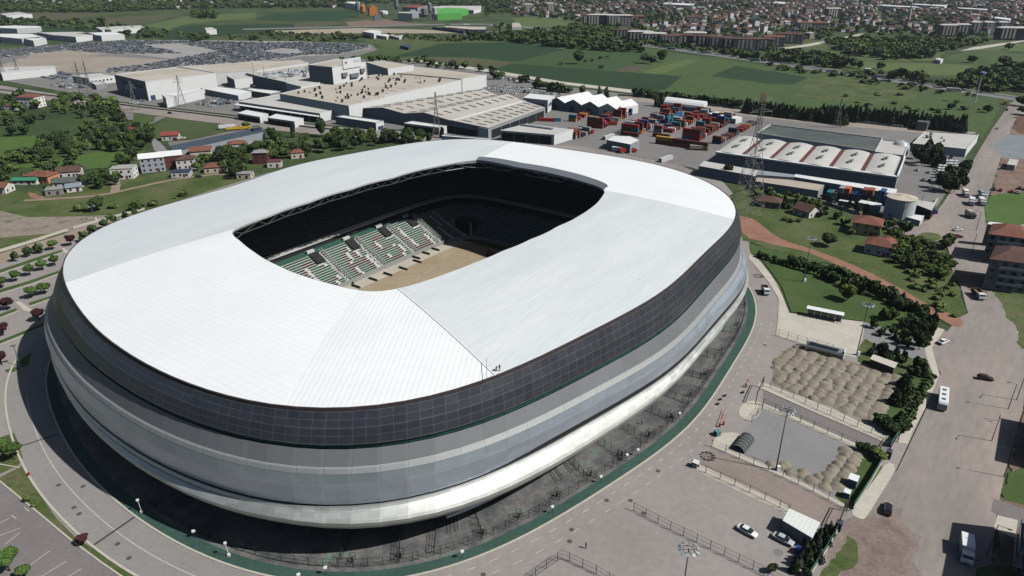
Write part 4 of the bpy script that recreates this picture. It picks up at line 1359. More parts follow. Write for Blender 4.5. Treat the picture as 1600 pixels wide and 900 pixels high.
c = car(P_WHITE); c.name = 'parked_car'; place(c, 1167, 834, -45, 'white saloon car parked alone in the open lot at the bottom')
c = car(P_SILVER); place(c, 1223, 847, -42, 'silver saloon car in the shadow beside the white cabin')
c = car(P_WHITE); place(c, 1473, 537, 30, 'white saloon car at the pavement edge below the red dirt path', z=ZP + .02)
c = car(P_BLACK, 'hatch'); place(c, 1386, 799, 62, 'black hatchback driving at the end of the pale pavement')
c = car(mat('paint_dark_maroon', (.045, .02, .02), rough=.3, fine=.05), 'hatch'); place(c, 1539, 594, -18, 'dark maroon car driving alone on the wide street')
carT = {}
for nm_, col, k in (('white', P_WHITE, 'saloon'), ('silver', P_SILVER, 'hatch'), ('red', P_RED, 'hatch'), ('blue', P_BLUE, 'saloon'), ('black', P_BLACK, 'saloon')):
    pass
MIDCARS = [(1496, 361, P_WHITE, 5, 'white car first of the two parked by the pole above the apartments'), (1497, 372, mat('paint_wine', (.16, .03, .03), rough=.3), 5, 'dark red car below the white one parked by the pole'),
           (1462, 333, P_BLUE, 60, 'blue car parked at the bend by the tank enclosure'), (1558, 202, P_WHITE, 60, 'white car with a black shadow on the far part of the right road'),
           (1573, 173, P_BLACK, 60, 'dark car coming out near the highway underpass'), (1433, 267, P_SILVER, 50, 'silver car under the trees left of the bus park'),
           (266, 178, P_BLACK, -25, 'lone dark car on the road in front of the grey hall'), (212, 349, P_BLACK, 0, 'black car on the grass beside the village track'),
           (311, 278, P_BLACK, 20, 'black car at the end of the village track'), (275, 219, P_RED, 0, 'red car beside the red roofed roadside house'), (285, 217, P_WHITE, 10, 'white car beside the red roofed roadside house')]
for px, py, m, a, l in MIDCARS:
    c = car(m, 'hatch' if m in (P_BLACK,) else 'saloon'); place(c, px, py, a, l)


def truck(cabc, boxc, L=8.0, kind='box', W=2.4):
    o = empty('lorry', (0, 0, 0), 'lorry', 'lorry')
    mb = MB(); mb.box(0, 0, .55, L, W * .42, .3); mb.build('chassis', m_black, o, local=True)
    cl = 2.0
    mb = MB(); x1 = L / 2
    loftx(mb, [(x1 - cl, .55, 2.5, W / 2, W / 2 * .93), (x1 - .7, .55, 2.55, W / 2, W / 2 * .93), (x1 - .15, .55, 1.75, W / 2, W / 2 * .95), (x1, .6, 1.4, W / 2 * .97, W / 2 * .9)])
    cb = mb.build('cab', cabc, o, local=True)
    mb = MB(); mb.add([(x1 - .64, -W / 2 * .82, 2.44), (x1 - .64, W / 2 * .82, 2.44), (x1 - .08, W / 2 * .86, 1.72), (x1 - .08, -W / 2 * .86, 1.72)], [(0, 3, 2, 1)])
    for s in (-1, 1): mb.box(x1 - 1.2, s * (W / 2 + .005), 1.6, .9, .03, .6)
    mb.build('windscreen', m_glass, cb, local=True)
    lb = L - cl - .2; xc = -L / 2 + lb / 2
    mb = MB()
    if kind == 'box':
        mb.box(xc, 0, .95, lb, W, 2.15); mb.box(xc, 0, 3.1, lb - .1, W - .1, .03)
        mb.build('cargo_box', boxc, o, local=True)
    elif kind == 'tank':
        mb.tube((-L / 2, 0, 2.1), (-L / 2 + lb, 0, 2.1), 1.15, 14); mb.build('tank', boxc, o, local=True)
    else:
        mb.box(xc, 0, .95, lb, W, .15)
        for s in (-1, 1): mb.box(xc, s * (W / 2 - .05), 1.1, lb, .1, 1.2)
        for s in (-1, 1): mb.box(xc + s * (lb / 2 - .05), 0, 1.1, .1, W - .2, 1.2)
        bd = mb.build('tipper_body', boxc, o, local=True)
        mb = MB(); mb.box(xc, 0, 1.1, lb - .25, W - .25, .5); mb.build('load', g_dirt, bd, local=True)
    for s in (-1, 1):
        mb = MB(); mb.box(x1 + .01, s * W * .36, .75, .06, .35, .2); mb.build('headlight', m_chrome, o, local=True)
        mb = MB(); mb.box(x1 - .2, s * (W / 2 + .2), 1.7, .12, .22, .5); mb.build('mirror', m_black, o, local=True)
    wheels(o, (-L / 2 + 1.2, x1 - 1.2) if L < 9 else (-L / 2 + 1.2, -L / 2 + 2.5, x1 - 1.2), W / 2, .5, .32)
    return o


def bus(c, L=9.5, W=2.4):
    o = empty('coach', (0, 0, 0), 'coach', 'coach')
    mb = MB(); loftx(mb, [(-L / 2, .5, 2.7, W / 2 * .95, W / 2 * .9), (-L / 2 + .2, .4, 2.9, W / 2, W / 2 * .95), (L / 2 - .5, .4, 2.9, W / 2, W / 2 * .95), (L / 2, .5, 2.4, W / 2 * .95, W / 2 * .9)])
    mb.build('body', c, o, local=True)
    mb = MB()
    for s in (-1, 1): mb.box(0, s * (W / 2 * .975 + .01), 1.45, L - 1.2, .04, .85)
    mb.build('window_band', m_glass, o, local=True)
    mb = MB(); mb.add([(L / 2 - .28, -W * .42, 2.7), (L / 2 - .28, W * .42, 2.7), (L / 2 + .02, W * .44, 1.4), (L / 2 + .02, -W * .44, 1.4)], [(0, 3, 2, 1)]); mb.build('windscreen', m_glass, o, local=True)
    for x in (-L * .28, 0, L * .28):
        mb = MB(); mb.box(x, 0, 2.88, .9, .9, .14); mb.build('roof_hatch', mat('hatch_dark', (.10, .11, .12), fine=0), o, local=True)
    wheels(o, (-L / 2 + 2, L / 2 - 1.8), W / 2, .48, .3)
    return o


c = truck(P_WHITE, P_WHITE, 6.6, 'box', 2.3); c.name = 'delivery_van'; c['category'] = 'van'; place(c, 1507, 868, 257 - 15, 'white box van parked in a building shadow at the bottom right')
c = bus(P_WHITE); place(c, 1471, 631, 229 + 10, 'white midibus parked beside the pavement on the wide street')
c = truck(P_WHITE, mat('olive_tipper', (.10, .10, .05), fine=.2, scale=2), 6.8, 'tip'); place(c, 1527, 465, 262, 'white cab tipper lorry loaded with soil coming down the street'); c['label'] = 'white cab tipper lorry loaded with soil coming down the street'
c = truck(P_WHITE, P_BLACK, 5.2, 'tip', 2.1); place(c, 1195, 459, 265, 'small white cab tipper truck on the road beside the stadium')
c = truck(P_BLACK, P_BEIGE, 6.5, 'box', 2.5); place(c, 1515, 340, 265, 'dark lorry with a beige topped box and a black shadow above the apartments')
for px, py, a, k, l in [(1508, 307, 250, 'box', 'white lorry in the row of parked lorries, nearest the road centre'), (1517, 320, 240, 'box', 'white lorry with its nose out, second in the lorry row'),
                        (1533, 320, 250, 'box', 'white lorry at the right end of the lorry row'), (1533, 309, 255, 'tank', 'blue grey tank lorry behind the right white lorry')]:
    c = truck(P_WHITE, P_WHITE if k == 'box' else P_CYAN, 7.5, k); place(c, px, py, a, l, group='lorries parked in a row on the right street')
c = truck(P_YEL, P_YEL, 8, 'tip'); place(c, 1570, 163, 60, 'yellow lorry at the far end of the right road by the underpass')
c = truck(P_GREY, mat('trailer_green', (.12, .15, .15), fine=.1), 13, 'box', 2.5); place(c, 1547, 139, -16, 'dark grey articulated lorry on the far highway at the right')
for i in range(2):
    c = truck(P_YEL, P_YEL, 12, 'tip', 2.5); place(c, 367 + i * 12, 204 - i * 2 + i, 15, 'yellow lorry in the roadside yard, ' + ['left of the two', 'right of the two'][i])
c = truck(P_WHITE, P_WHITE, 13, 'box', 2.5); place(c, 357, 202, 17, 'white lorry parked left of the yellow lorries')
for i, (px, py) in enumerate([(905, 57), (1105, 84), (1180, 96), (1300, 113), (1374, 122), (1050, 78), (730, 40), (770, 42), (700, 39), (1490, 143)]):
    c = truck(P_WHITE, [P_WHITE, P_SILVER, mat('trailer_teal', (.05, .25, .18), fine=.05)][i % 3], 13, 'box', 2.6); place(c, px, py, -24 if px > 800 else 3, 'pale articulated lorry on the far highway, %s from the left' % ORD[sorted([905, 1105, 1180, 1300, 1374, 1050, 730, 770, 700, 1490]).index(px)], group='lorries on the far highway')
for i, (px, py) in enumerate([(1481, 258), (1480, 262), (1480, 266), (1479, 270), (1478, 274), (1477, 279)]):
    c = bus(P_WHITE, 11); place(c, px, py, -8, 'white coach in the parked row by the dark trees, %s from the far end' % ORD[i], group='white coaches parked side by side')
for i, (px, py, a, cc) in enumerate([(981, 239, 15, P_RED), (970, 238, -20, P_WHITE), (1092, 235, -12, P_BEIGE), (952, 196, 0, P_RED)]):
    c = truck(cc, cc, 12, 'box', 2.5); place(c, px, py, a, ['red articulated lorry by the low shed behind the stadium rim', 'white trailer lorry beside the red one', 'cream trailer in front of the dark container stack', 'red lorry between the container rows'][i])

# ------------------------------------------------------------------ small structures by the gates
cab = empty('site_cabin', (*G(1252, 832), ZP), 'white flat roofed cabin at the corner of the bottom car park', 'cabin')
rf = GP([(1234, 796), (1280, 817), (1268, 840), (1224, 814)], 3.2)
mb = MB(); mb.prism(rf, ZP, 3.1); mb.build('wall', mat('cabin_wall', (.30, .32, .31), fine=.08), cab)
mb = MB(); c0 = (sum(p[0] for p in rf) / 4, sum(p[1] for p in rf) / 4)
rf2 = [(c0[0] + (p[0] - c0[0]) * 1.05, c0[1] + (p[1] - c0[1]) * 1.05) for p in rf]
mrf = mat('ribbed_white_roof', (.66, .68, .64), fine=.05); add_lines(mrf, 'x', R_(-38), (0.9, 0), .12, .18)
mb.prism(rf2, 3.1, 3.35); mb.build('roof', mrf, cab)
mb = MB(); a, b = rf[2], rf[3]; mb.tube((a[0] * .8 + b[0] * .2, a[1] * .8 + b[1] * .2, ZP), (a[0] * .8 + b[0] * .2, a[1] * .8 + b[1] * .2, 2.2), .3, 4); mb.build('door', m_post, cab)

# silver barrel-roofed cabin (turnstile hall) and the glazed shelter
o = empty('gate_building', (*G(1288, 545), ZP), 'long silver gate building with rounded sides and dark stripes in the concrete yard', 'building')
A, B = Vector(G(1258, 548)), Vector(G(1316, 563)); ax = (B - A).normalized(); ay = Vector((-ax.y, ax.x))
L = (B - A).length
prof = []
for i in range(9):
    t = math.pi * i / 8
    prof.append((1.7 * math.cos(t) * (1 if abs(math.cos(t)) < .9 else 1), 1.2 + 1.5 * math.sin(t) ** .6))
mb = MB(); V = []
for s in (0, L):
    for u, z in [(1.7, ZP)] + prof + [(-1.7, ZP)]:
        q = A + ax * s + ay * (u + 1.2); V.append((q.x, q.y, z + ZP))
n = 11
mb.add(V, [(i, i + 1, n + i + 1, n + i) for i in range(n - 1)] + [tuple(range(n - 1, -1, -1)), tuple(range(n, 2 * n))])
mb.build('shell', mat('silver_shell', (.40, .44, .46), rough=.35, metal=.6, fine=.05), o)
mb = MB()
for u in (-1.05, -.4):
    p, q = A + ax * .8 + ay * (1.2 + u), A + ax * (L - 1.5) + ay * (1.2 + u)
    mb.ribbon([(p.x, p.y), (q.x, q.y)], .5, 2.92 + (0.02 if u < -1 else 0.08), None)
mb.build('roof_stripe', m_post, o)
mb = MB(); p, q = A + ax * .3 + ay * (-.54), A + ax * (L - .3) + ay * (-.54); mb.ribbon([(p.x, p.y), (q.x, q.y)], .06, .6, 1.5); mb.build('window_band', m_glass, o)
mb = MB(); p = A + ax * L + ay * 1.2; mb.box(p.x + .08, p.y, ZP, .2, 2.9, 2.9, math.atan2(ax.y, ax.x)); mb.build('white_end_frame', m_white, o)
o = empty('ticket_shelter', (*G(1287, 495), ZP), 'row of ticket booths under a long white canopy at the lawn edge', 'ticket booth')
A, B = Vector(G(1260, 494)), Vector(G(1314, 505)); ax = (B - A).normalized(); ay = Vector((-ax.y, ax.x)); L = (B - A).length; rz = math.atan2(ax.y, ax.x)
q = A + ax * L / 2 + ay * .8
mb = MB(); mb.box(q.x, q.y, ZP + 2.7, L + .8, 2.8, .25, rz); mb.build('canopy', m_white, o)
for i in range(5):
    c = A + ax * (L * (i + .5) / 5) + ay * 1.1
    mb = MB(); mb.box(c.x, c.y, ZP, L / 5 * .82, 1.5, 2.7, rz); bo = mb.build('booth', mat('booth_grey', (.24, .26, .27), fine=.1), o)
    c2 = c - ay * .78
    mb = MB(); mb.box(c2.x, c2.y, ZP + 1.0, 1.3, .06, 1.1, rz); mb.build('window', m_glass, bo)
for i in range(11):
    c = A + ax * (L * i / 10) - ay * 1.3
    mb = MB(); mb.tube((c.x, c.y, ZP), (c.x, c.y, ZP + 1.1), .05, 4); c2 = c + ay * 1.2; mb.tube((c2.x, c2.y, ZP), (c2.x, c2.y, ZP + 1.1), .05, 4); mb.tube((c.x, c.y, ZP + 1.1), (c2.x, c2.y, ZP + 1.1), .05, 4)
    mb.build('queue_rail', m_post, o)
# black box and wooden cabin
o = empty('timber_cabin', (*G(1381, 572), ZP), 'brown box cabin with a pale flat roof beside the dark trees', 'cabin')
rf = GP([(1365, 554), (1402, 567), (1397, 575), (1360, 561)], 2.6)
mb = MB(); mb.prism(rf, ZP, 2.5); mb.build('wall', mat('timber_wall', (.13, .10, .055), fine=.2, scale=2), o)
mb = MB(); mb.prism([(sum(p[0] for p in rf) / 4 + (x - sum(p[0] for p in rf) / 4) * 1.04, sum(p[1] for p in rf) / 4 + (y - sum(p[1] for p in rf) / 4) * 1.04) for x, y in rf], 2.5, 2.65); mb.build('roof', mat('pale_felt', (.50, .46, .40), fine=.1), o)
for i, (px, py, w, h, l) in enumerate([(1331, 753, 2.4, 2.2, 'white topped grey utility cabinet on the small lawn'), (1322, 771, 1.6, 1.5, 'small white utility cabinet beside the fence corner')]):
    x, y = G(px, py + 6)
    o = empty('utility_cabinet', (x, y, ZP), l, 'cabinet')
    mb = MB(); mb.box(x, y, ZP, w, w * .8, h, R_(55)); mb.build('body', mat('cabinet_grey', (.20, .23, .27), fine=.1), o)
    mb = MB(); mb.box(x, y, ZP + h, w + .15, w * .8 + .15, .1, R_(55)); mb.build('lid', m_white, o)
# dark arched net tunnel on the small grey lot
o = empty('net_tunnel', (*G(1155, 705), ZP), 'dark arched cage tunnel with pale ribs at the left end of the small grey lot', 'cage')
A, B = Vector(G(1152, 706)), Vector(G(1168, 686)); ax = (B - A).normalized(); ay = Vector((-ax.y, ax.x)); L = (B - A).length
mb = MB(); V = []
for s in (0, L):
    for i in range(9):
        t = math.pi * i / 8; q = A + ax * s + ay * (1.8 * math.cos(t)); V.append((q.x, q.y, ZP + 1.7 * math.sin(t)))
mb.add(V, [(i, i + 1, 10 + i, 9 + i) for i in range(8)]); mb.build('netting', mat('dark_net', (.06, .066, .06), fine=.2), o)
for k in range(6):
    mb = MB(); P = []
    for i in range(9):
        t = math.pi * i / 8; q = A + ax * (L * k / 5) + ay * (1.83 * math.cos(t)); P.append((q.x, q.y, ZP + 1.73 * math.sin(t)))
    for a, b in zip(P[:-1], P[1:]): mb.tube(a, b, .035, 4)
    mb.build('rib', m_white, o)
# overhead frames at the lane ends (dark goal-like height bars)
for i, (p0, p1, l) in enumerate([((1180, 633), (1191, 606), 'dark steel gate frame at the upper lane entrance'), ((1387, 716), (1402, 692), 'dark gate frame at the street end of the lane'), ((1309, 828), (1322, 800), 'dark gate frame at the bottom street entrance')]):
    a, b = G(*p0), G(*p1)
    o = empty('steel_gate', (*a, ZP), l, 'gate')
    for q in (a, b):
        mb = MB(); mb.tube((*q, ZP), (*q, ZP + 3.6), .12, 5); mb.build('post', m_post, o)
    mb = MB(); mb.tube((*a, ZP + 3.6), (*b, ZP + 3.6), .12, 5); mb.tube((*a, ZP + 3.0), (*b, ZP + 3.0), .08, 5); mb.build('beam', m_post, o)
    if i:
        mb = MB(); m_ = ((a[0] + b[0]) / 2, (a[1] + b[1]) / 2); mb.box(a[0], a[1], ZP, 1.6, 1.2, 2.2, .9); mb.build('guard_box', mat('guard_blue', (.06, .07, .10), fine=.1), o)
# red & white barriers and cones at the lane mouths
for i, (p0, p1) in enumerate([((1165, 606), (1175, 594)), ((1124, 668), (1133, 643)), ((1130, 665), (1135, 648))]):
    a, b = G(*p0), G(*p1)
    o = empty('barrier', (*a, ZP), 'thin red and white boom barrier at the lane mouth, %s from the top' % ORD[i], 'barrier', 'boom barriers at the lanes')
    mb = MB(); mb.box(*a, ZP, .4, .4, 1.1); mb.build('post', P_RED, o)
    mb = MB(); mb.tube((*a, ZP + 1.0), (*b, ZP + 1.0), .07, 5); mb.build('boom', mat('boom_red', (.45, .09, .07), fine=.1), o)
a = G(1086, 730)
o = empty('guard_kiosk', (*a, ZP), 'small white and red kiosk at the tip of the lower fence', 'kiosk')
mb = MB(); mb.box(*a, ZP, 1.4, 1.4, 1.5, .9); mb.build('cabin', m_white, o)
mb = MB(); mb.box(a[0] + .3, a[1] - .75, ZP + .5, .7, .15, .8, -.6); mb.build('panel', P_RED, o)
a = G(1120, 681)
o = empty('guard_kiosk', (*a, ZP), 'small teal and white kiosk on the lower walkway island', 'kiosk')
mb = MB(); mb.box(*a, ZP, 1.3, 1.3, 1.4, .4); mb.build('cabin', mat('kiosk_teal', (.10, .22, .24), fine=.1), o)
for i, (px, py) in enumerate([(1132, 620), (1125, 626), (1121, 633), (1160, 615)]):
    x, y = G(px, py)
    tag((lambda m_: (m_.box(x, y, ZP, .9, .5, .45, .5), m_.build('concrete_block', m_black))[1])(MB()), 'small black block on the plaza before the upper lane, %s from the top' % ORD[[1, 2, 3, 0][i]], 'block', 'black blocks on the plaza')
for i, (px, py, w) in enumerate([(1246, 864, 1.0)]):
    x, y = G(px, py)
    o = empty('waste_bin', (x, y, ZP), 'blue bin in front of the conifers by the parked silver car', 'bin')
    mb = MB(); mb.box(x, y, ZP, 1.3, 1.0, 1.1, .8); mb.build('body', P_BLUE, o)
    mb = MB(); mb.box(x, y, ZP + 1.1, 1.4, 1.1, .12, .8); mb.build('lid', P_BLUE, o)
x, y = G(46, 744); o = empty('fire_hydrant', (x, y, ZP), 'red hydrant at the kerb of the grass verge', 'hydrant')
mb = MB(); mb.lathe(x, y, [(.28, ZP), (.3, ZP + .7), (.2, ZP + .95), (.05, ZP + 1.05)], 8); mb.build('body', P_RED, o)
x, y = G(28, 702); o = empty('utility_cabinet', (x, y, ZP), 'tiny white cabinet beside the round tree at the left kerb', 'cabinet')
mb = MB(); mb.box(x, y, ZP, .8, .5, 1.0, .4); mb.build('body', m_white, o)

# ------------------------------------------------------------------ people on the roof
def skin_body(name, joints, edges, mats_, parent, loc):
    me = bpy.data.meshes.new(name)
    me.from_pydata([j[0] for j in joints], edges, [])
    o = link_mesh(name, me)
    sk = o.modifiers.new('skin', 'SKIN')
    for i, j in enumerate(joints):
        r = j[1]; o.data.skin_vertices[0].data[i].radius = (r, r)
    o.data.skin_vertices[0].data[0].use_root = True
    ss = o.modifiers.new('sub', 'SUBSURF'); ss.levels = ss.render_levels = 1
    dg = bpy.context.evaluated_depsgraph_get()
    m2 = bpy.data.meshes.new_from_object(o.evaluated_get(dg))
    bpy.data.objects.remove(o)
    for mm in mats_: m2.materials.append(mm)
    return m2


def person(loc, rz, label, crouch=0.0, top=None, trousers=None):
    """joints: pelvis root, spine, neck, head, arms, legs; crouch bends hips and knees"""
    c = crouch
    hz = .95 - .42 * c
    J = [((0, 0, hz), .14), ((.04 + .10 * c, 0, hz + .25), .14), ((.06 + .28 * c, 0, hz + .50 - .08 * c), .13), ((.07 + .34 * c, 0, hz + .60 - .10 * c), .055), ((.09 + .40 * c, 0, hz + .72 - .12 * c), .10),
         ((.06 + .28 * c, .19, hz + .47 - .08 * c), .06), ((.10 + .36 * c, .24, hz + .20 - .06 * c), .045), ((.24 + .34 * c, .20, hz - .02), .035),
         ((.06 + .28 * c, -.19, hz + .47 - .08 * c), .06), ((.10 + .36 * c, -.24, hz + .20 - .06 * c), .045), ((.26 + .34 * c, -.18, hz + .02), .035),
         ((0, .10, hz - .08), .10), ((.04 + .36 * c, .12, hz - .45 + .30 * c), .07), ((-.02, .12, .09), .05), ((.15, .13, .05), .05),
         ((0, -.10, hz - .08), .10), ((.06 + .38 * c, -.12, hz - .45 + .30 * c), .07), ((0.0, -.13, .09), .05), ((.17, -.14, .05), .05)]
    E_ = [(0, 1), (1, 2), (2, 3), (3, 4), (2, 5), (5, 6), (6, 7), (2, 8), (8, 9), (9, 10), (0, 11), (11, 12), (12, 13), (13, 14), (0, 15), (15, 16), (16, 17), (17, 18)]
    me = skin_body('person', J, E_, [top, trousers, mat('skin', (.42, .26, .18), fine=0, rough=.6), mat('hair', (.015, .012, .01), fine=0)], None, loc)
    for p in me.polygons:
        z = p.center.z
        if z < .10: p.material_index = 3
        elif z < hz - .02: p.material_index = 1
        elif z > hz + .70 - .12 * c: p.material_index = 3
        elif z > hz + .58 - .10 * c: p.material_index = 2
        p.use_smooth = True
    o = link_mesh('person', me)
    o.location = loc; o.rotation_euler = (0, 0, rz)
    tag(o, label, 'person')
    return o


def onroof(px, py):
    h = 35.2
    for _ in range(6):
        x, y = G(px, py, h)
        dx, dy = x - CX, y - CY
        ph = math.degrees(math.atan2(dy, dx) - TH) % 360
        ri = RI(R_(ph)); r = math.hypot(dx, dy); ro = RO(R_(ph))
        k = (r - ri) / (ro - ri)
        h = HI + (34.2 + fb(HV, R_(ph)) - HI) * k + .55 * math.sin(math.pi * k)
    return (x, y, h)


m_navy = mat('navy_cloth', (.025, .03, .04), fine=0); m_lt = mat('pale_trousers', (.36, .37, .37), fine=0)
person(onroof(781, 580), 2.6, 'person in dark top and pale trousers standing upright on the white roof edge', 0, m_navy, m_lt)
person(onroof(774.5, 579.5), -.4, 'person in dark top bending forward on the white roof beside the standing one', .75, m_navy, m_lt)
person((*G(1003, 664), ZP), .5, 'person in a white shirt walking on the dark terrace', 0, m_white, m_navy)
person((*G(915, 858), ZP), .5, 'person in a red top standing on the road right of the dashed lines', 0, P_RED, m_navy)
# ================================================================== buildings
m_wwall = mat('factory_white_wall', (.62, .63, .62), fine=.06, scale=20, fscale=2)
m_gwall = mat('factory_grey_wall', (.25, .27, .29), fine=.08, scale=20, fscale=2)
m_tanroof = mat('membrane_tan_roof', [(.36, .32, .265), (.43, .39, .33), (.48, .44, .38)], scale=30, fine=.10, fscale=3, detail=7)
m_greyroof = mat('pale_grey_roof', [(.42, .41, .38), (.50, .49, .46)], scale=24, fine=.08, fscale=2, detail=6)
m_whiteroof = mat('white_sheet_roof', [(.60, .61, .60), (.68, .68, .67)], scale=20, fine=.05, fscale=2)
m_darkroof = mat('dark_bitumen_roof', [(.055, .068, .066), (.085, .098, .094), (.12, .125, .11)], scale=22, fine=.2, fscale=2, detail=7)
m_bluewall = mat('dark_blue_wall', (.035, .06, .12), fine=.1)
m_bay = mat('dark_loading_bay', (.012, .014, .016), fine=.1)
m_tile = mat('clay_roof_tiles', [(.135, .052, .036), (.19, .078, .052), (.155, .08, .06)], scale=4, fine=.25, fscale=.5, detail=6, coord='object')
m_tile2 = mat('brown_roof_tiles', [(.085, .045, .038), (.12, .065, .052)], scale=4, fine=.25, fscale=.5, detail=6, coord='object')
m_tile3 = mat('red_metal_roof', [(.20, .045, .036), (.25, .065, .05)], scale=4, fine=.15, fscale=.5, coord='object')
m_wallw = mat('white_render', [(.52, .51, .47), (.62, .61, .57)], scale=4, fine=.12, fscale=.6, coord='object')
m_wally = mat('yellow_render', [(.55, .45, .20), (.62, .52, .26)], scale=4, fine=.1, fscale=.6, coord='object')
m_wallc = mat('cream_render', [(.46, .42, .33), (.54, .50, .40)], scale=4, fine=.12, fscale=.6, coord='object')
m_wallo = mat('orange_render', (.50, .24, .12), fine=.1, scale=4, coord='object')
m_wallg = mat('grey_blockwork', [(.22, .215, .205), (.29, .28, .265)], scale=4, fine=.15, fscale=.6, coord='object')
m_win = mat('window_dark', (.018, .022, .028), fine=0, rough=.15, spec=.6)
m_seal = mat('red_brown_wall', (.12, .042, .038), fine=.1)


def bld(name, label, cat, px, h, wall, roof, group=None, parapet=.5, base=None):
    """flat-roofed building: roof corners seen in the photograph, at height h"""
    P = GP(px, h)
    if area(P) < 0: P = P[::-1]
    o = empty(name, (sum(p[0] for p in P) / len(P), sum(p[1] for p in P) / len(P), 0), label, cat, group)
    mb = MB(); mb.prism(P, 0, h - .02); mb.build('wall', wall, o)
    mb = MB(); mb.sheet(P, h)
    mb.build('roof', roof, o)
    if parapet:
        mb = MB(); mb.ribbon(P, .4, h - .01, h + parapet, closed=True); mb.build('parapet', wall, o)
    o['_'] = 0
    del o['_']
    return o, P


def edge_box(parent, name, p0, p1, k0, k1, z0, z1, m, out=.06, n=1, duty=1.0):
    """openings on the wall between two corners (fractions k0..k1), n separate ones"""
    a, b = Vector(p0), Vector(p1)
    d = b - a; L = d.length; d.normalize(); nrm = Vector((d.y, -d.x))
    rz = math.atan2(d.y, d.x)
    me = None; r = None
    for i in range(n):
        s0 = k0 + (k1 - k0) * i / n; s1 = k0 + (k1 - k0) * (i + duty) / n
        c = a + d * L * (s0 + s1) / 2 + nrm * (out / 2)
        w = L * (s1 - s0)
        if me is None:
            mb = MB(); mb.box(0, 0, 0, w, out, z1 - z0); q = mb.build(name, m, parent, local=True); me = q.data
        else: q = link_mesh(name, me, parent)
        q.location = (c.x - wloc(parent).x, c.y - wloc(parent).y, z0); q.rotation_euler = (0, 0, rz)


def facing(P):
    """edges of a CCW footprint as (p0, p1)"""
    return [(P[i], P[(i + 1) % len(P)]) for i in range(len(P))]


def vents(parent, px, h, n, seed, mat_, size=(1.6, 1.6, 1.2)):
    rr = random.Random(seed)
    P = GP(px, h); xs = [p[0] for p in P]; ys = [p[1] for p in P]; k = 0; me = None
    while k < n:
        x, y = rr.uniform(min(xs), max(xs)), rr.uniform(min(ys), max(ys))
        if not inside(x, y, P): continue
        if me is None:
            mb = MB(); mb.lathe(0, 0, [(size[0] * .4, 0), (size[0] * .4, size[2]), (size[0] * .6, size[2]), (size[0] * .3, size[2] * 1.4)], 6)
            q = mb.build('roof_vent', mat_, parent, local=True); me = q.data
        else: q = link_mesh('roof_vent', me, parent)
        o = wloc(parent); q.location = (x - o.x, y - o.y, h); k += 1
        s = rr.uniform(.7, 1.5); q.scale = (s, s, s)


# ---- factory complex, far to near
bld('warehouse', 'long white warehouse at the far left edge, behind the left parking field', 'warehouse', [(0, 105), (86, 103), (86, 106), (2, 114)], 8, m_wwall, m_greyroof)
far = [([(0, 41), (26, 40), (64, 41), (60, 44), (26, 45), (0, 44)], 'white far hall row at the left edge, rear one', m_whiteroof), ([(0, 53), (50, 53), (70, 59), (34, 61), (0, 58)], 'white far hall with grey sides at the left edge, front one', m_whiteroof),
       ([(58, 51), (126, 50), (150, 54), (118, 58), (82, 55)], 'pale far hall with grey left wall, second from left', m_greyroof), ([(120, 52), (180, 50), (194, 54), (158, 56)], 'white far hall, right end of the hall row', m_whiteroof),
       ([(34, 60), (58, 58), (72, 60), (52, 64)], 'small white far hall in front of the hall row', m_whiteroof), ([(150, 43), (220, 40), (226, 43), (160, 48)], 'unfinished far hall of bare columns beyond the white halls', m_greyroof),
       ([(0, 22), (30, 19), (50, 22), (10, 25)], 'pale long roof far away at the upper left edge', m_greyroof), ([(320, 44), (332, 43), (338, 46), (322, 47)], 'tiny pale shed beside the far vehicle field', m_greyroof)]
for px, l, rm in far:
    bld('factory_hall', l, 'hall', px, 8, m_wwall, rm, 'far factory halls on the left')
o, P = bld('warehouse', 'grey and white office hall left of the big grey factory hall', 'warehouse', [(113, 119), (138, 123), (179, 118), (160, 115)], 7, m_wwall, m_greyroof)
for e in facing(P): edge_box(o, 'window', *e, .08, .95, 3, 4.6, m_win, n=6, duty=.5)
bld('shed', 'low grey truck shed in front of the white office hall', 'shed', [(140, 128), (158, 127), (166, 131), (150, 134)], 4, m_gwall, m_greyroof)
o, P = bld('factory_hall', 'tall hall with shade-grey left wall and white front beside the road', 'hall', [(179, 117), (227, 128), (337, 114.5), (278, 105)], 16.5, m_wwall, m_tanroof)
for e in facing(P):
    m_ = ((e[0][0] + e[1][0]) / 2, (e[0][1] + e[1][1]) / 2)
# grey facing that paints the shade onto the left wall, sign plates
P4 = GP([(179, 117), (227, 128)], 16.5)
edge_box(o, 'grey_cladding_and_shade', P4[0], P4[1], 0.0, 1.0, 0, 16.4, m_gwall, out=.3)
edge_box(o, 'sign_plate', P4[0], P4[1], .25, .48, 10.5, 12.4, mat('dark_sign', (.06, .07, .09), fine=0), out=.5)
edge_box(o, 'sign_plate', P4[0], P4[1], .60, .88, 10.5, 12.4, mat('dark_sign', (.06, .07, .09)), out=.5)
P5 = GP([(227, 128), (337, 114.5)], 16.5)
edge_box(o, 'blue_door', P5[0], P5[1], .03, .09, 0, 4.5, m_bluewall, out=.3)
bld('warehouse', 'low white annex in front of the tall grey and white hall', 'warehouse', [(253, 148), (259, 154), (318, 140), (313, 138)], 8, m_wwall, m_whiteroof)
bld('factory_hall', 'sand coloured low hall behind the tall grey hall', 'hall', [(278, 104), (337, 114), (402, 110), (482, 98), (470, 94), (390, 98)], 12, m_wwall, m_tanroof, parapet=.3)
bld('warehouse', 'small white hall with grey side beyond the tall hall', 'warehouse', [(354, 119), (366, 125), (394, 121), (382, 117)], 9, m_wwall, m_greyroof)
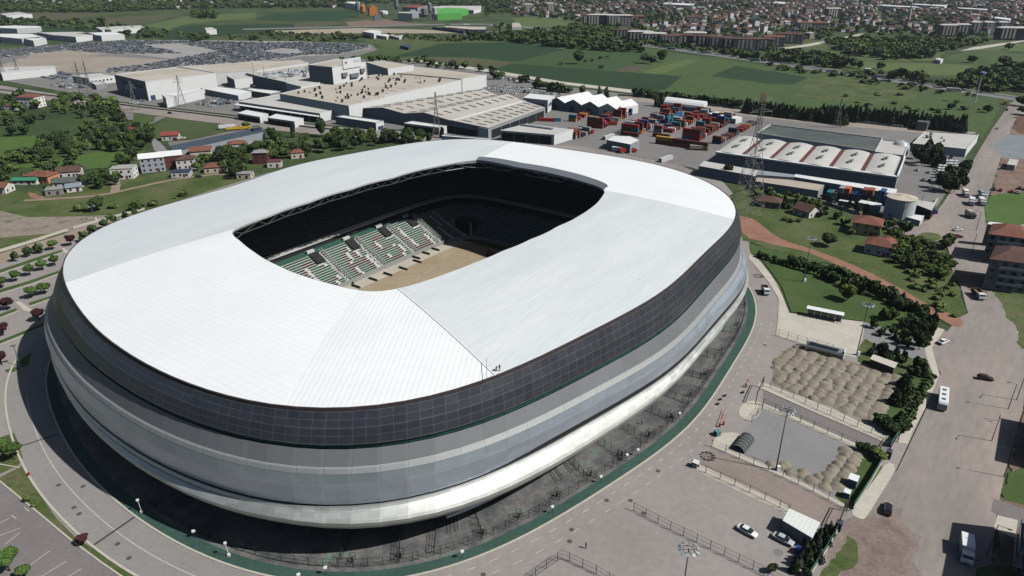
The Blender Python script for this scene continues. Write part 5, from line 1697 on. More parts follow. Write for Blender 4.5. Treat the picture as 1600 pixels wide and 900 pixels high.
bld('warehouse', 'white flat buildings between the tall hall and the pipe roofed block', 'warehouse', [(320, 140), (345, 136), (395, 142), (372, 150)], 5, m_wwall, m_whiteroof)
bld('shed', 'low grey shed with white roof at the corner of the parts yard', 'shed', [(382, 141), (392, 138), (442, 143), (422, 147)], 5, m_gwall, m_whiteroof)
o, P = bld('factory_hall', 'grey walled factory block crowded with silver pipes on its roof', 'hall', [(400, 119), (447, 129), (522, 113), (486, 105)], 11, m_gwall, m_greyroof)
rr = random.Random(3)
for k in range(60):
    t_, u_ = rr.random(), rr.random()
    a = G(400 + 84 * t_ + 44 * u_, 119 - 13 * t_ + 9 * u_, 11)
    mb = MB()
    if rr.random() < .45: mb.tube((*a, 11), (*a, 11 + rr.uniform(2, 5)), rr.uniform(.3, .7), 6)
    elif rr.random() < .5: mb.tube((*a, 12.5), (a[0] + rr.uniform(-9, 9), a[1] + rr.uniform(-9, 9), 12.5), .4, 6)
    else: mb.box(*a, 11, rr.uniform(2, 5), rr.uniform(2, 4), rr.uniform(1.5, 3), rr.random())
    mb.build('roof_pipe', [P_CYAN, P_SILVER, P_GREY][k % 3], o)
bld('factory_hall', 'low tan hall at the back of the pipe roofed block', 'hall', [(340, 103), (400, 118), (486, 104), (470, 95), (400, 96)], 10, m_wwall, m_tanroof, parapet=.2)
# big tan main roof
main = [(437, 147), (545, 166), (601, 153), (600, 151), (721, 125), (700, 121), (609, 115), (545, 122)]
o, P = bld('factory_hall', 'vast main factory hall with a sand coloured roof dotted by dark vents', 'hall', main, 12, m_wwall, m_tanroof)
vents(o, [(450, 147), (545, 163), (700, 126), (610, 116), (550, 123)], 12, 80, 5, P_BLACK, (1.6, 1.6, 1.2))
for k in range(8):
    a = G(560 + k * 14, 158 - k * 4, 12); mb = MB(); mb.box(*a, 12, 9, 1.2, .3, R_(-30)); mb.build('skylight', m_whiteroof, o)
bld('factory_hall', 'lower tan hall on the right rear flank of the main factory hall', 'hall', [(612, 114), (722, 124), (760, 117), (646, 103)], 12.5, m_wwall, m_tanroof)
o, P = bld('factory_hall', 'front wing with pale roof and white gable behind the loading canopy', 'hall', [(373, 159.5), (500, 178), (545, 166.5), (437, 148)], 6.5, m_wwall, m_greyroof)
e0, e1 = GP([(373, 159.5), (500, 178)], 6.5)
edge_box(o, 'dock_opening', e0, e1, .03, .97, 0, 5.5, m_bay, out=.2, n=9, duty=.92)
o = empty('loading_canopy', (*G(430, 175), 0), 'long white loading canopy along the front wing', 'canopy')
mb = MB(); mb.prism(GP([(366, 164), (372, 160.5), (500, 179), (498, 183)], 5), 4.8, 5.2, bottom=True); mb.build('roof', m_whiteroof, o)
for k in range(10):
    q = k / 9; mb = MB(); mb.tube((*G(367 + 131 * q, 164 + 19 * q, 5), 0), (*G(367 + 131 * q, 164 + 19 * q, 5), 4.8), .2, 5); mb.build('post', m_white, o)
# rack of steel frames on the front wing
# tall white tower block
o, P = bld('paint_tower', 'tall white factory tower block with a pale sign parapet', 'tower block', [(482, 102), (519, 105.5), (571, 97), (530, 92)], 27, m_wwall, m_tanroof)
e0, e1 = GP([(482, 102), (519, 105.5)], 27); edge_box(o, 'grey_cladding_and_shade', e0, e1, 0, 1, 0, 26.9, m_gwall, out=.3)
e0, e1 = GP([(519, 105.5), (571, 97)], 27)
edge_box(o, 'sign_parapet', e0, e1, .30, .84, 24, 32.5, m_wwall, out=.8)
for k0, k1, z0 in ((.24, .38, 17.5), (.48, .72, 15.5), (.80, .92, 18.5)): edge_box(o, 'duct', e0, e1, k0, k1, z0, z0 + 3.4, P_GREY, out=2.0)
# the faint marks readable on the sign parapet: a dark double stroke at its left, a pale lilac bar at its right
edge_box(o, 'sign_mark', e0, e1, .355, .375, 28.3, 30.6, P_GREY, out=1.1)
edge_box(o, 'sign_mark', e0, e1, .395, .415, 28.3, 30.6, P_GREY, out=1.1)
edge_box(o, 'sign_bar', e0, e1, .62, .81, 29.0, 31.2, mat('lilac_sign', (.50, .50, .60), fine=0), out=1.1)
bld('factory_hall', 'grey sided block with tan roof right of the white tower', 'hall', [(573, 98), (606, 108), (646, 102), (602, 95)], 18, m_wwall, m_tanroof)
bld('factory_hall', 'white low block below the white tower with blue plant on top', 'hall', [(447, 130), (470, 136), (520, 125), (518, 116), (500, 117)], 13, m_wwall, m_greyroof)

# small white sheds on the road
sheds = [([(371, 177), (406, 183), (419, 178), (386, 172)], 5, 'small white open shed by the road, left one of the pair'), ([(418, 184), (460, 190), (474, 185), (432, 178)], 5, 'small white open shed by the road, right one of the pair'),
         ([(631, 192.5), (686, 199.5), (698, 197), (645, 189.5)], 5.5, 'white shed with dark open front left of the logistics hall'), ([(782, 204), (866, 211), (896, 202), (824, 193.5)], 7, 'wide white shed with dark open front next to the container yard')]
for px, h, l in sheds:
    o, P = bld('open_shed', l, 'shed', px, h, m_wwall, m_whiteroof if h < 7 else m_greyroof, parapet=.25)
    e0, e1 = GP(px[:2], h)
    edge_box(o, 'open_bay', e0, e1, .03, .96, 0, h - 1.1, m_bay, out=.2, n=4, duty=.95)
    if h >= 7:
        a = G(838, 199, h); mb = MB(); mb.box(*a, h, 26, 3, .8, R_(-33)); mb.build('ridge_vent', P_GREY, o)
o, P = bld('warehouse', 'long grey sided box store with white roof and blue end doors', 'warehouse', [(524, 183), (587, 192.5), (599, 189), (538, 180.5)], 5.5, m_gwall, m_whiteroof)
e0, e1 = GP([(587, 192.5), (599, 189)], 5.5); edge_box(o, 'white_end', e0, e1, 0, 1, 0, 5.4, m_wwall, out=.2); edge_box(o, 'blue_door', e0, e1, .2, .9, 0, 2.6, m_bluewall, out=.5)
bld('low_roof', 'long thin white roof showing just above the stadium roof', 'shed', [(690, 213), (694, 211), (766, 217), (762, 219)], 4, m_wwall, m_whiteroof)
o, P = bld('warehouse', 'white two level office behind the logistics hall', 'warehouse', [(818, 153.5), (856, 157.5), (867, 149.5), (829, 146)], 10, m_wwall, m_whiteroof)
for e in facing(P): edge_box(o, 'window', *e, .1, .95, 4.5, 7.2, P_GREY, n=1, duty=.9)

# logistics hall with two ridges and rooflight slots
m_loggr = mat('ribbed_stone_roof', [(.40, .375, .33), (.46, .435, .39)], scale=20, fine=.06, fscale=2)
o = empty('logistics_hall', (*G(720, 185), 0), 'wide logistics hall with low twin ridged roof and rows of dark rooflight slots', 'hall')
A, B, C_, D_ = [Vector(q) for q in GP([(566, 169), (764, 200), (852, 168), (738, 141)], 8)]
mb = MB(); mb.prism([tuple(A), tuple(B), tuple(C_), tuple(D_)], 0, 7.6); mb.build('wall', m_gwall, o)
prof = [(0, 8), (.18, 11), (.36, 9), (.52, 12), (.72, 9.2), (.76, 9.2), (1, 8)]
mb = MB(); V = []
for k, z in prof: a = A + (B - A) * k; V.append((a.x, a.y, z))
for k, z in prof: a = D_ + (C_ - D_) * k; V.append((a.x, a.y, z))
n = len(prof); mb.add(V, [(i, i + 1, n + i + 1, n + i) for i in range(n - 1)]); mb.add([(A.x, A.y, 7.6), (B.x, B.y, 7.6)] + V[:n][::-1], [tuple(range(n + 2))], 1)
mb.build('roof', [m_loggr, m_gwall], o)
sm_ = None
for i in range(9):
    for j in range(10):
        u, v_ = (i + .5) / 9.2, (j + .6) / 10.2
        if .70 < u < .79: continue
        z = np.interp(u, [p[0] for p in prof], [p[1] for p in prof])
        c = A + (B - A) * u + ((D_ + (C_ - D_) * u) - (A + (B - A) * u)) * v_
        dd = (B - A); 
        if sm_ is None:
            mb = MB(); mb.box(0, 0, 0, 7.5, 1.0, .35); q = mb.build('rooflight', P_GREY, o, local=True); sm_ = q.data
        else: q = link_mesh('rooflight', sm_, o)
        sl_ = (np.interp(u + .01, [p[0] for p in prof], [p[1] for p in prof]) - z) / (dd.length * .01)
        q.location = (c.x - wloc(o).x, c.y - wloc(o).y, z); q.rotation_euler = (0, -math.atan(sl_), math.atan2(dd.y, dd.x))
mb = MB(); a0, a1 = A + (B - A) * .74, D_ + (C_ - D_) * .74; mb.ribbon([tuple(a0), tuple(a1)], 3, 9.25, 9.5); mb.build('white_gutter', m_whiteroof, o)
edge_box(o, 'open_bay', tuple(B), tuple(C_), .04, .98, 0, 6, m_bay, out=.3, n=6, duty=.93)
edge_box(o, 'open_bay', tuple(A), tuple(B), .45, .92, 0, 5, m_bay, out=.3, n=3, duty=.95)
edge_box(o, 'white_panel', tuple(A), tuple(B), .93, 1.0, 0, 7.5, m_wwall, out=.5)
# four gabled tents
FL, FR, BR, BL = [Vector(q) for q in GP([(857, 171), (962, 184.5), (997, 177), (908, 160)])]
for i in range(4):
    k0, k1 = i / 4 + .004, (i + 1) / 4 - .004
    a, b = FL + (FR - FL) * k0, FL + (FR - FL) * k1; c, d = BL + (BR - BL) * k1, BL + (BR - BL) * k0
    o = empty('storage_tent', (*a, 0), 'white gabled storage tent with grey front and blue door, %s of four from the left' % ORD[i], 'tent', 'storage tents in a row')
    eh, rh = 7.0, 10.6
    mb = MB(); mb.prism([tuple(a), tuple(b), tuple(c), tuple(d)], 0, eh - .02, 0)
    m1, m2 = (a + b) / 2, (c + d) / 2
    mb.add([(a.x, a.y, eh), (b.x, b.y, eh), (m1.x, m1.y, rh)], [(0, 1, 2)]); mb.add([(c.x, c.y, eh), (d.x, d.y, eh), (m2.x, m2.y, rh)], [(0, 1, 2)])
    mb.build('wall', m_gwall if i < 3 else m_wwall, o)
    mb = MB(); mb.add([(a.x, a.y, eh), (b.x, b.y, eh), (c.x, c.y, eh), (d.x, d.y, eh), (m1.x, m1.y, rh), (m2.x, m2.y, rh)], [(4, 1, 2, 5), (0, 4, 5, 3)]); mb.build('roof', m_whiteroof, o)
    edge_box(o, 'blue_door', tuple(a), tuple(b), .3, .55, 0, 5, m_bluewall, out=.3)
o = empty('storage_tent', (*G(1070, 170), 0), 'long white round roofed tent hall behind the container rows', 'tent')
A, B, D_ = Vector(G(1036, 169)), Vector(G(1098, 177)), Vector(G(1044, 163.5)); ay = D_ - A
mb = MB(); V = []
for s in (A, B):
    for i in range(9):
        t = math.pi * i / 8; q = s + ay * (.5 - .5 * math.cos(t)); V.append((q.x, q.y, 3.5 + 4.5 * math.sin(t)))
mb.add(V, [(i, i + 1, 10 + i, 9 + i) for i in range(8)] + [tuple(range(8, -1, -1)), tuple(range(9, 18))]); mb.build('roof', m_whiteroof, o, smooth=False)
mb = MB(); mb.prism([tuple(A), tuple(B), tuple(B + ay), tuple(A + ay)], 0, 3.6); mb.build('wall', m_gwall, o)
o, P = bld('office_shed', 'small grey shed with broad white roof at the lower container yard', 'shed', [(948, 219), (958, 212), (985, 213), (1000, 219), (985, 226)], 6, m_gwall, m_whiteroof, parapet=.2)
e0, e1 = GP([(948, 219), (985, 226)], 6); edge_box(o, 'door', e0, e1, .2, .4, 0, 3, m_bay, out=.2)
bld('low_roof', 'flat white low roof right of the long tent hall', 'shed', [(1106, 177), (1150, 186), (1160, 183), (1120, 174)], 4, m_wwall, m_whiteroof, parapet=0)

# right factory: six barrel bays with maroon valleys
A, B, C_, D_ = [Vector(q) for q in GP([(1119, 238), (1402, 277), (1414, 246), (1155, 213)], 8)]
o = empty('barrel_roof_factory', (*G(1260, 262), 0), 'right factory with six white curved roof bays separated by dark red valleys', 'factory')
mb = MB(); mb.prism([tuple(A), tuple(B), tuple(C_), tuple(D_)], 0, 7.5); mb.build('wall', m_gwall, o)
for i in range(6):
    k0, k1 = i / 6, (i + .86) / 6
    mb = MB(); V = []
    for j in range(9):
        q = j / 8; k = k0 + (k1 - k0) * q; a = A + (B - A) * k; V.append((a.x, a.y, 8 + 1.0 * math.sin(math.pi * q)))
    for j in range(9):
        q = j / 8; k = k0 + (k1 - k0) * q; a = D_ + (C_ - D_) * k; V.append((a.x, a.y, 8 + 1.0 * math.sin(math.pi * q)))
    mb.add(V, [(j, j + 1, 10 + j, 9 + j) for j in range(8)] + [tuple(range(8, -1, -1)), tuple(range(9, 18))])
    bay = mb.build('roof_bay', m_greyroof, o)
    for v_ in (.33, .70):
        k = (k0 + k1) / 2; c = A + (B - A) * k; c = c + (D_ + (C_ - D_) * k - c) * v_
        mb = MB(); mb.box(c.x - 1.2, c.y - .9, 8.8, 1.2, 5.5, 1.0, R_(55 - 90)); mb.box(c.x + 1.2, c.y + .9, 8.8, 1.2, 5.5, 1.0, R_(55 - 90)); mb.build('rooflight', P_GREY, bay)
    if i < 5:
        a0, a1 = A + (B - A) * ((i + .93) / 6), D_ + (C_ - D_) * ((i + .93) / 6)
        mb = MB(); mb.ribbon([tuple(a0), tuple(a1)], 2.6, 7.6, 7.9); mb.build('valley', m_seal, o)
mb = MB(); mb.ribbon([tuple(A), tuple(B)], 2.8, 7.6, 8.6); mb.build('parapet', m_wwall, o)
mb = MB(); mb.ribbon([tuple(B), tuple(C_)], .8, 7.6, 9.0); mb.build('parapet', m_wwall, o)
bld('factory_hall', 'long low hall with a stained dark green grey roof behind the curved bays', 'hall', [(1182, 209), (1204, 195.5), (1378, 217), (1367, 237)], 7.5, m_wwall, m_darkroof, parapet=.7)
bld('factory_hall', 'pale roofed hall between the dark roof and the white showroom', 'hall', [(1379, 219), (1420, 224), (1412, 244), (1368, 238)], 7, m_wwall, m_greyroof)
o, P = bld('showroom', 'flat white roofed showroom beside the far right road', 'building', [(1426, 225), (1446, 206), (1529, 211), (1510, 234)], 5, m_wwall, m_greyroof)
vents(o, [(1440, 222), (1450, 210), (1500, 214), (1490, 228)], 5, 6, 9, P_GREY, (2, 2, 1.2))
for px, py in ((1440, 203), (1489, 205)):
    a = G(px, py); mb = MB(); mb.box(*a, 0, 9, 7, 6.5, .9); mb.build('roof_plant', P_GREY, o)
mb = MB(); mb.lathe(*G(1404, 243), [(5.5, 0), (5.5, 5.5), (5.0, 7), (3.3, 8.6), (1.0, 9.6), (.2, 9.8)], 16)
tag(mb.build('storage_dome', P_SILVER), 'small silver dome at the corner of the curved bay factory', 'dome')
longsheds = [([(1092, 259), (1100, 251.5), (1188, 266.5), (1180, 275)], 6, m_greyroof, m_gwall, 'grey walled shed with pale roof at the stadium end of the factory row'),
             ([(1183, 273), (1187, 266), (1242, 273), (1240, 277)], 6.5, m_gwall, m_gwall, 'grey roofed link shed in front of the curved bays'),
             ([(1180, 283), (1184, 273.5), (1288, 289), (1279, 298)], 5, mat('rusty_cream_roof', [(.36, .32, .26), (.42, .37, .30)], scale=10, fine=.12), m_gwall, 'long shed with rusty cream roof below the curved bays'),
             ([(1240, 276), (1243, 272), (1402, 295.5), (1400, 303)], 6.5, m_whiteroof, m_gwall, 'long grey wall building with a white roof edge behind the blue containers'),
             ([(1341, 316), (1345, 312), (1378, 318), (1376, 323)], 4, m_whiteroof, m_gwall, 'low grey shed with white roof in front of the storage tank'),
             ([(1427, 318), (1432, 312), (1463, 317), (1456, 329)], 4.5, m_greyroof, m_bay, 'open canopy with pale roof in the tank enclosure'),
             ([(1414, 338), (1420, 334), (1444, 337), (1438, 345)], 3, m_whiteroof, m_wallw, 'small pale shed at the rounded corner of the tank enclosure'),
             ([(1310, 313), (1313, 311.5), (1336, 315), (1335, 317)], 3, m_whiteroof, m_gwall, 'narrow white topped shed below the blue containers')]
for px, h, rm, wm, l in longsheds:
    bld('shed', l, 'shed', px, h, wm, rm, parapet=0)
x, y = G(1402, 341)
mb = MB(); mb.lathe(x, y, [(6.6, 0), (6.6, 10.4), (6.5, 10.7), (0.1, 11.5)], 28)
o = empty('storage_tank', (x, y, 0), 'big round white storage tank with a rust stained lid', 'tank')
mb = MB(); mb.lathe(x, y, [(6.6, 0), (6.6, 10.2)], 28); mb.build('shell', mat('tank_white', [(.42, .47, .47), (.52, .56, .55)], scale=5, fine=.08), o, smooth=False)
mb = MB(); mb.lathe(x, y, [(6.75, 10.2), (6.75, 10.6), (.1, 11.3)], 28); mb.build('lid', mat('tank_lid', [(.42, .36, .28), (.50, .46, .38), (.30, .20, .14)], scale=4, fine=.15), o)
mb = MB()
for i in range(7): mb.tube((x + 6.8 * math.cos(4 + i * .12), y + 6.8 * math.sin(4 + i * .12), i * 1.6), (x + 6.8 * math.cos(4 + (i + 1) * .12), y + 6.8 * math.sin(4 + (i + 1) * .12), (i + 1) * 1.5), .12, 4)
mb.build('ladder', P_GREY, o)
# garden/yard walls
for l, px, h in [('long concrete wall with green strip between the road and the parts yard', [(0, 141), (120, 155), (200, 166), (330, 181), (470, 199), (560, 207)], 1.2),
                 ('pale perimeter wall between the fields and the container yard', [(860, 152), (1000, 149), (1160, 172), (1330, 191), (1410, 200)], 1.6),
                 ('rounded low wall round the tank enclosure', [(1360, 350), (1400, 353), (1432, 350), (1447, 338), (1458, 322), (1464, 314)], 1.4),
                 ('grey wall along the lane below the rusty roofed shed', [(1180, 297), (1230, 305), (1280, 316), (1330, 332), (1345, 337)], 1.4)]:
    P = smooth(GP(px), 1, False)
    o = empty('perimeter_wall', (*P[0], 0), l, 'wall')
    mb = MB(); mb.ribbon(P, .5, 0, .2 + h); mb.build('wall', g_conc, o)
# dark fence behind the stadium at the container yard
fence('dark green mesh fence between the stadium and the container yard', GP([(930, 240), (985, 250), (1050, 263), (1090, 273)]), h=3, step=4, gap=.5)

# far industrial plant --------------------------------------------------------
o = empty('green_hall', (*G(715, 30), 0), 'huge bright green walled hall far away by the motorway junction', 'hall')
P = GP([(680, 24), (684, 22), (726, 21), (733, 23), (720, 26), (722, 30), (690, 31)], 6)
mb = MB(); mb.prism(GP([(684, 32), (722, 30.5), (718, 26), (732, 23), (700, 21), (682, 23)], 0), 0, 14, 0); mb.build('wall', mat('vivid_green', (.09, .34, .07), fine=.1, scale=20), o)
plant = [(560, 22, 5, 30, P_GREY), (568, 24, 6, 26, mat('plant_orange', (.45, .17, .04), fine=.1)), (583, 20, 10, 18, mat('plant_orange', (.45, .17, .04))), (573, 12, 4, 50, P_NAVY), (620, 18, 6, 34, P_GREY), (617, 10, 3, 60, P_SILVER), (645, 24, 12, 14, P_SILVER),
         (664, 28, 8, 24, P_GREY), (672, 24, 5, 30, P_GREY), (680, 28, 5, 26, P_SILVER), (600, 22, 10, 12, P_WHITE), (590, 28, 8, 10, P_GREY)]
for i, (px, py, w, h, m_) in enumerate(plant):
    x, y = G(px, py + 4)
    o = empty('silo_tower', (x, y, 0), 'tower %s from the left in the far batching plant' % ORD[sorted([q[0] for q in plant]).index(px)], 'silo', 'towers and silos of the far plant')
    mb = MB()
    if i % 3 == 1 or w <= 5:
        mb.lathe(x, y, [(w * .5, h * .35), (w, h * .5), (w, h), (w * .4, h * 1.12)], 8)
        for dx in (-1, 1):
            for dy in (-1, 1): mb.tube((x + dx * w * .6, y + dy * w * .6, 0), (x + dx * w * .6, y + dy * w * .6, h * .5), .5, 4)
    else: mb.box(x, y, 0, w * 2, w * 1.6, h, .4); mb.box(x, y, h, w, w, h * .25, .4)
    mb.build('body', m_, o)
misc = [([(621, 20), (624, 18.5), (640, 19), (644, 21)], 16, m_wwall, m_greyroof, 'white block in the middle of the far batching plant'), ([(645, 20), (648, 18), (662, 18.5), (664, 21)], 8, m_gwall, m_gwall, 'grey roofed hall in the far batching plant'),
        ([(628, 11), (640, 8), (668, 8.5), (652, 12)], 9, m_gwall, m_tile3, 'red roofed far hall behind the batching plant'), ([(692, 42), (698, 40.5), (760, 42), (758, 46), (735, 46)], 7, m_bluewall, m_tanroof, 'bright blue walled workshop beside the far highway'),
        ([(676, 42), (690, 41), (733, 46), (724, 48)], 5, m_bluewall, m_darkroof, 'dark blue low workshop left of the bright blue one'), ([(566, 49), (580, 46.5), (595, 48), (584, 52)], 9, m_wwall, m_whiteroof, 'white farm block in the field below the far highway'),
        ([(584, 54), (590, 52), (608, 54), (604, 57)], 5, m_wwall, m_whiteroof, 'low white farm shed in the field below the far highway'), ([(608, 55), (616, 53), (630, 55), (624, 59)], 4, m_wwall, m_greyroof, 'small rubble coloured yard shed beside the white farm shed'),
        ([(625, 71), (630, 69.5), (640, 70), (638, 74)], 4, m_bluewall, m_bluewall, 'small bright blue shed at the field corner'), ([(670, 12), (690, 9), (752, 9), (751, 14), (740, 16)], 8, m_wwall, m_greyroof, 'long pale wall like hall behind the green hall'),
        ([(539, 4), (546, 2.5), (562, 3), (560, 7)], 14, m_wwall, m_whiteroof, 'white far office block left of the batching plant'), ([(500, 6), (512, 4), (530, 5), (520, 9)], 6, m_wwall, m_tile3, 'red roofed far farm hall left of the plant'),
        ([(800, 36), (806, 35), (812, 36), (815, 42), (800, 42)], 5, m_wwall, m_tanroof, 'tan far shed at the left of the junction field'), ([(1350, 107), (1352, 106), (1360, 106), (1362, 108)], 4, m_wwall, m_tanroof, 'tiny shed in the scrub'),
        ([(1508, 108), (1516, 105), (1524, 107), (1518, 110)], 6, m_bluewall, m_navy, 'dark blue roofed farmhouse by the highway trees'), ([(1525, 113), (1534, 110), (1542, 113), (1534, 117)], 6, m_wallw, m_tile, 'white farmhouse with orange roof by the highway trees'),
        ([(1460, 92), (1466, 90), (1474, 92), (1470, 95)], 4, m_wwall, m_greyroof, 'pale arched shed by the far field edge')]
for px, h, wm, rm, l in misc:
    bld('far_building', l, 'building', px, h, wm, rm, parapet=0)

# ================================================================== houses
def house(px, py, w, d, deg, h, rh, roofm, wallm, label, style='gable', win=True, name='village_house', group='village houses left of the stadium', z=0):
    x, y = G(px, py)
    o = empty(name, (x, y, z), label, 'house', group, R_(deg))
    mb = MB(); mb.box(0, 0, 0, w, d, h)
    if style == 'gable':
        for s in (-1, 1): mb.add([(s * w / 2, -d / 2, h), (s * w / 2, d / 2, h), (s * w / 2, 0, h + rh * .96)], [(0, 1, 2) if s > 0 else (0, 2, 1)])
    mb.build('wall', wallm, o, local=True)
    mb = MB(); e = .5; W2, D2 = w / 2 + e, d / 2 + e; t = .18
    if style == 'gable':
        for s in (-1, 1):
            mb.add([(-W2, s * D2, h - .1), (W2, s * D2, h - .1), (W2, 0, h + rh), (-W2, 0, h + rh), (-W2, s * D2, h - .1 + t), (W2, s * D2, h - .1 + t), (W2, 0, h + rh + t), (-W2, 0, h + rh + t)],
                   [(4, 5, 6, 7) if s < 0 else (7, 6, 5, 4), (0, 1, 5, 4), (1, 2, 6, 5), (3, 0, 4, 7), (0, 3, 2, 1)])
    elif style == 'hip':
        r = max(0, (w - d) / 2)
        mb.add([(-W2, -D2, h), (W2, -D2, h), (W2, D2, h), (-W2, D2, h), (-r - .01, 0, h + rh), (r + .01, 0, h + rh)], [(0, 1, 5, 4), (1, 2, 5), (2, 3, 4, 5), (3, 0, 4), (3, 2, 1, 0)])
    else:
        mb.box(0, 0, h, w + .4, d + .4, .25)
    mb.build('roof', roofm, o, local=True)
    if win:
        ns = max(1, int(h / 2.8)); me = None
        for f in range(ns):
            zz = .9 + f * 2.8
            for s, L, ax in ((-1, w, 0), (1, d, 1), (1, w, 0)):
                n = max(1, int(L / 3.2))
                for i in range(n):
                    q = -L / 2 + L * (i + .5) / n
                    if me is None:
                        b2 = MB(); b2.box(0, 0, 0, 1.1, .08, 1.25); c = b2.build('window', m_win, o, local=True); me = c.data
                    else: c = link_mesh('window', me, o)
                    if ax == 0: c.location = (q, s * (d / 2 + .02), zz)
                    else: c.location = (w / 2 + .02, q, zz); c.rotation_euler = (0, 0, R_(90))
        b2 = MB(); b2.box(w * .2, -d / 2 - .05, 0, 1.1, .1, 2.1); b2.build('door', m_seal, o, local=True)
    return o


HS = [(4, 300, 9, 8, 0, 3.5, 2, m_tile, m_wallw, 'red roofed white house cut by the left frame edge', 'gable'),
      (67, 283, 15, 9, -8, 4, 2.2, m_tile, m_wallo, 'wide orange walled house with a reddish roof at the left', 'hip'),
      (111, 275, 12, 8, 20, 3.6, 2, m_tile2, m_wallw, 'white house with dark red roof right of the orange house', 'gable'),
      (43, 287, 13, 5, 3, 2.6, .9, mat('green_metal_roof', (.04, .22, .12), fine=.1), m_wallw, 'low white house with bright green roof', 'gable'),
      (111, 290, 15, 9, 12, 3.2, 1.6, m_darkroof, m_wallw, 'long house with a dark roof behind the grey sheds', 'gable'),
      (87, 303, 8, 6, 20, 3, .3, m_wallg, m_wallg, 'flat grey block shed at the track', 'flat'),
      (117, 298, 7, 6, 30, 2.8, 1.4, mat('blue_grey_sheet', (.20, .23, .27), fine=.1), m_wallw, 'small house with blue grey gable roof at the track', 'gable'),
      (196, 277, 12, 9, 10, 6, .3, mat('cluttered_flat_roof', (.34, .33, .30), fine=.3, scale=2), mat('bright_white_render', (.68, .67, .63), fine=.05), 'bright white two storey flat roofed house beside the track', 'flat'),
      (241, 266, 13, 10, 25, 8.5, 1.8, m_whiteroof, mat('two_tone_render', (.33, .33, .37), fine=.1), 'three storey house with a shiny white roof, left of the twins', 'gable'),
      (270, 261, 12, 10, 25, 8, 1.8, m_whiteroof, m_seal, 'dark red house with a shiny white roof, right of the twins', 'gable'),
      (292, 262, 10, 9, 20, 6, 1.8, m_tile2, m_wallw, 'white house with weathered brown roof right of the twins', 'hip'),
      (316, 247, 12, 9, 18, 5.5, 2, m_tile, m_wallc, 'cream house with red roof below the long dark shed', 'gable'),
      (338, 268, 12, 7, 15, 3.5, 1.8, m_tile, m_wallc, 'low cream house with orange red roof above the track end', 'hip'),
      (285, 275, 10, 7, 10, 3, .5, P_NAVY, m_wallw, 'dark flat roofed car shelter with a white wall at the track', 'flat'),
      (372, 236, 11, 8, 20, 5.5, 1.8, m_tile, m_wallw, 'white house with bright red roof near the long dark shed', 'hip'),
      (399, 233, 7, 6, 25, 3.5, 1.5, m_wallg, m_wallc, 'small pale hut with a grey roof among trees', 'gable'),
      (268, 218, 11, 6, 12, 3.5, 2, m_tile3, m_wallw, 'white roadside house with scarlet roof in the triangle field', 'gable'),
      (410, 254, 9, 8, 5, 7, 1.2, m_wallg, m_seal, 'tall narrow red walled house with grey roof in the trees', 'hip'),
      (465, 246, 8, 6, 20, 3.8, 1.6, m_tile, m_wallc, 'small house with red roof half hidden at the stadium rim', 'hip'),
      (51, 167, 17, 12, -8, 9, 2.2, m_tile, mat('bright_white_render', (.68, .67, .63)), 'white three storey house with red roof and balconies in the left grove', 'hip'),
      (22, 171, 10, 8, 0, 4, 1.6, m_tile, m_wallw, 'red roof half hidden in the grove at the left edge', 'hip'),
      (105, 166, 9, 6, 0, 3, 1.4, m_tile, m_wallw, 'small orange roof between the trees below the road', 'gable'),
      (207, 210, 7, 6, 0, 4, 1.5, m_tile3, m_wallw, 'tiny scarlet roof poking out of the dense thicket', 'gable'),
      (80, 224, 8, 6, 40, 3.5, 1.2, P_NAVY, m_wallw, 'dark blue roofed hut at the thicket edge', 'gable'),
      (430, 260, 8, 6, 10, 3.5, 1.0, m_seal, m_wallw, 'dark red low roof at the stadium rim below the trees', 'flat'),
      (384, 278, 8, 6, 0, 3.0, 1.0, m_wallg, m_wallc, 'pale shed at the end of the track near the stadium rim', 'flat'),
      (-5 + 8, 340, 6, 5, 0, 2.5, .5, m_wallc, m_wallc, 'pale rubble hut on the stony ground', 'flat')][:-1]
for a in HS: house(*a)
HR = [(1353, 363, 11.5, 10.5, -30, 5.6, 2.4, m_tile, m_wally, 'yellow two storey house with a red pyramid roof', 'hip'),
      (1374, 395, 11, 9, -35, 4.6, 2.6, m_tile, m_wallw, 'white house with orange red hipped roof above the dense bushes', 'hip'),
      (1201, 322, 11, 8, -25, 3.4, 2.0, m_tile2, m_wallg, 'brown roofed low house near the tall pylon', 'hip'),
      (1258, 336, 9, 8, -55, 3.2, 2.6, m_tile2, m_wallw, 'white gabled cottage with steep brown roof in the garden', 'gable')]
for a in HR: house(*a, group='houses on the slope right of the stadium')
x, y = G(1383, 389); o = empty('house_wing', (x, y, 0), 'small red roofed annex touching the white hipped house', 'house', None, R_(-35))
mb = MB(); mb.box(0, 0, 0, 5, 5, 4.2); mb.build('wall', m_wallw, o, local=True); mb = MB(); mb.add([(-3, -3, 4.2), (3, -3, 4.2), (3, 3, 4.2), (-3, 3, 4.2), (0, 0, 6)], [(0, 1, 4), (1, 2, 4), (2, 3, 4), (3, 0, 4)]); mb.build('roof', m_tile, o, local=True)
# long dark shed roof in the village
o, P = bld('long_shed', 'very long dark blue grey roofed shed slanting across the village', 'shed', [(264, 228), (409, 198), (413, 206), (270, 238)], 5, m_gwall, mat('blue_black_roof', [(.045, .065, .085), (.06, .08, .10)], scale=10, fine=.1), parapet=0)
o, P = bld('shed', 'dark green gabled box at the right end of the long dark shed', 'shed', [(394, 196), (406, 195), (407, 199), (395, 201)], 7, P_NAVY, m_darkroof, parapet=0)

# ------------------------------------------------------------------ apartment blocks on the right
m_apt = mat('apartment_grey', [(.27, .28, .29), (.32, .33, .34)], scale=5, fine=.12, fscale=.7)


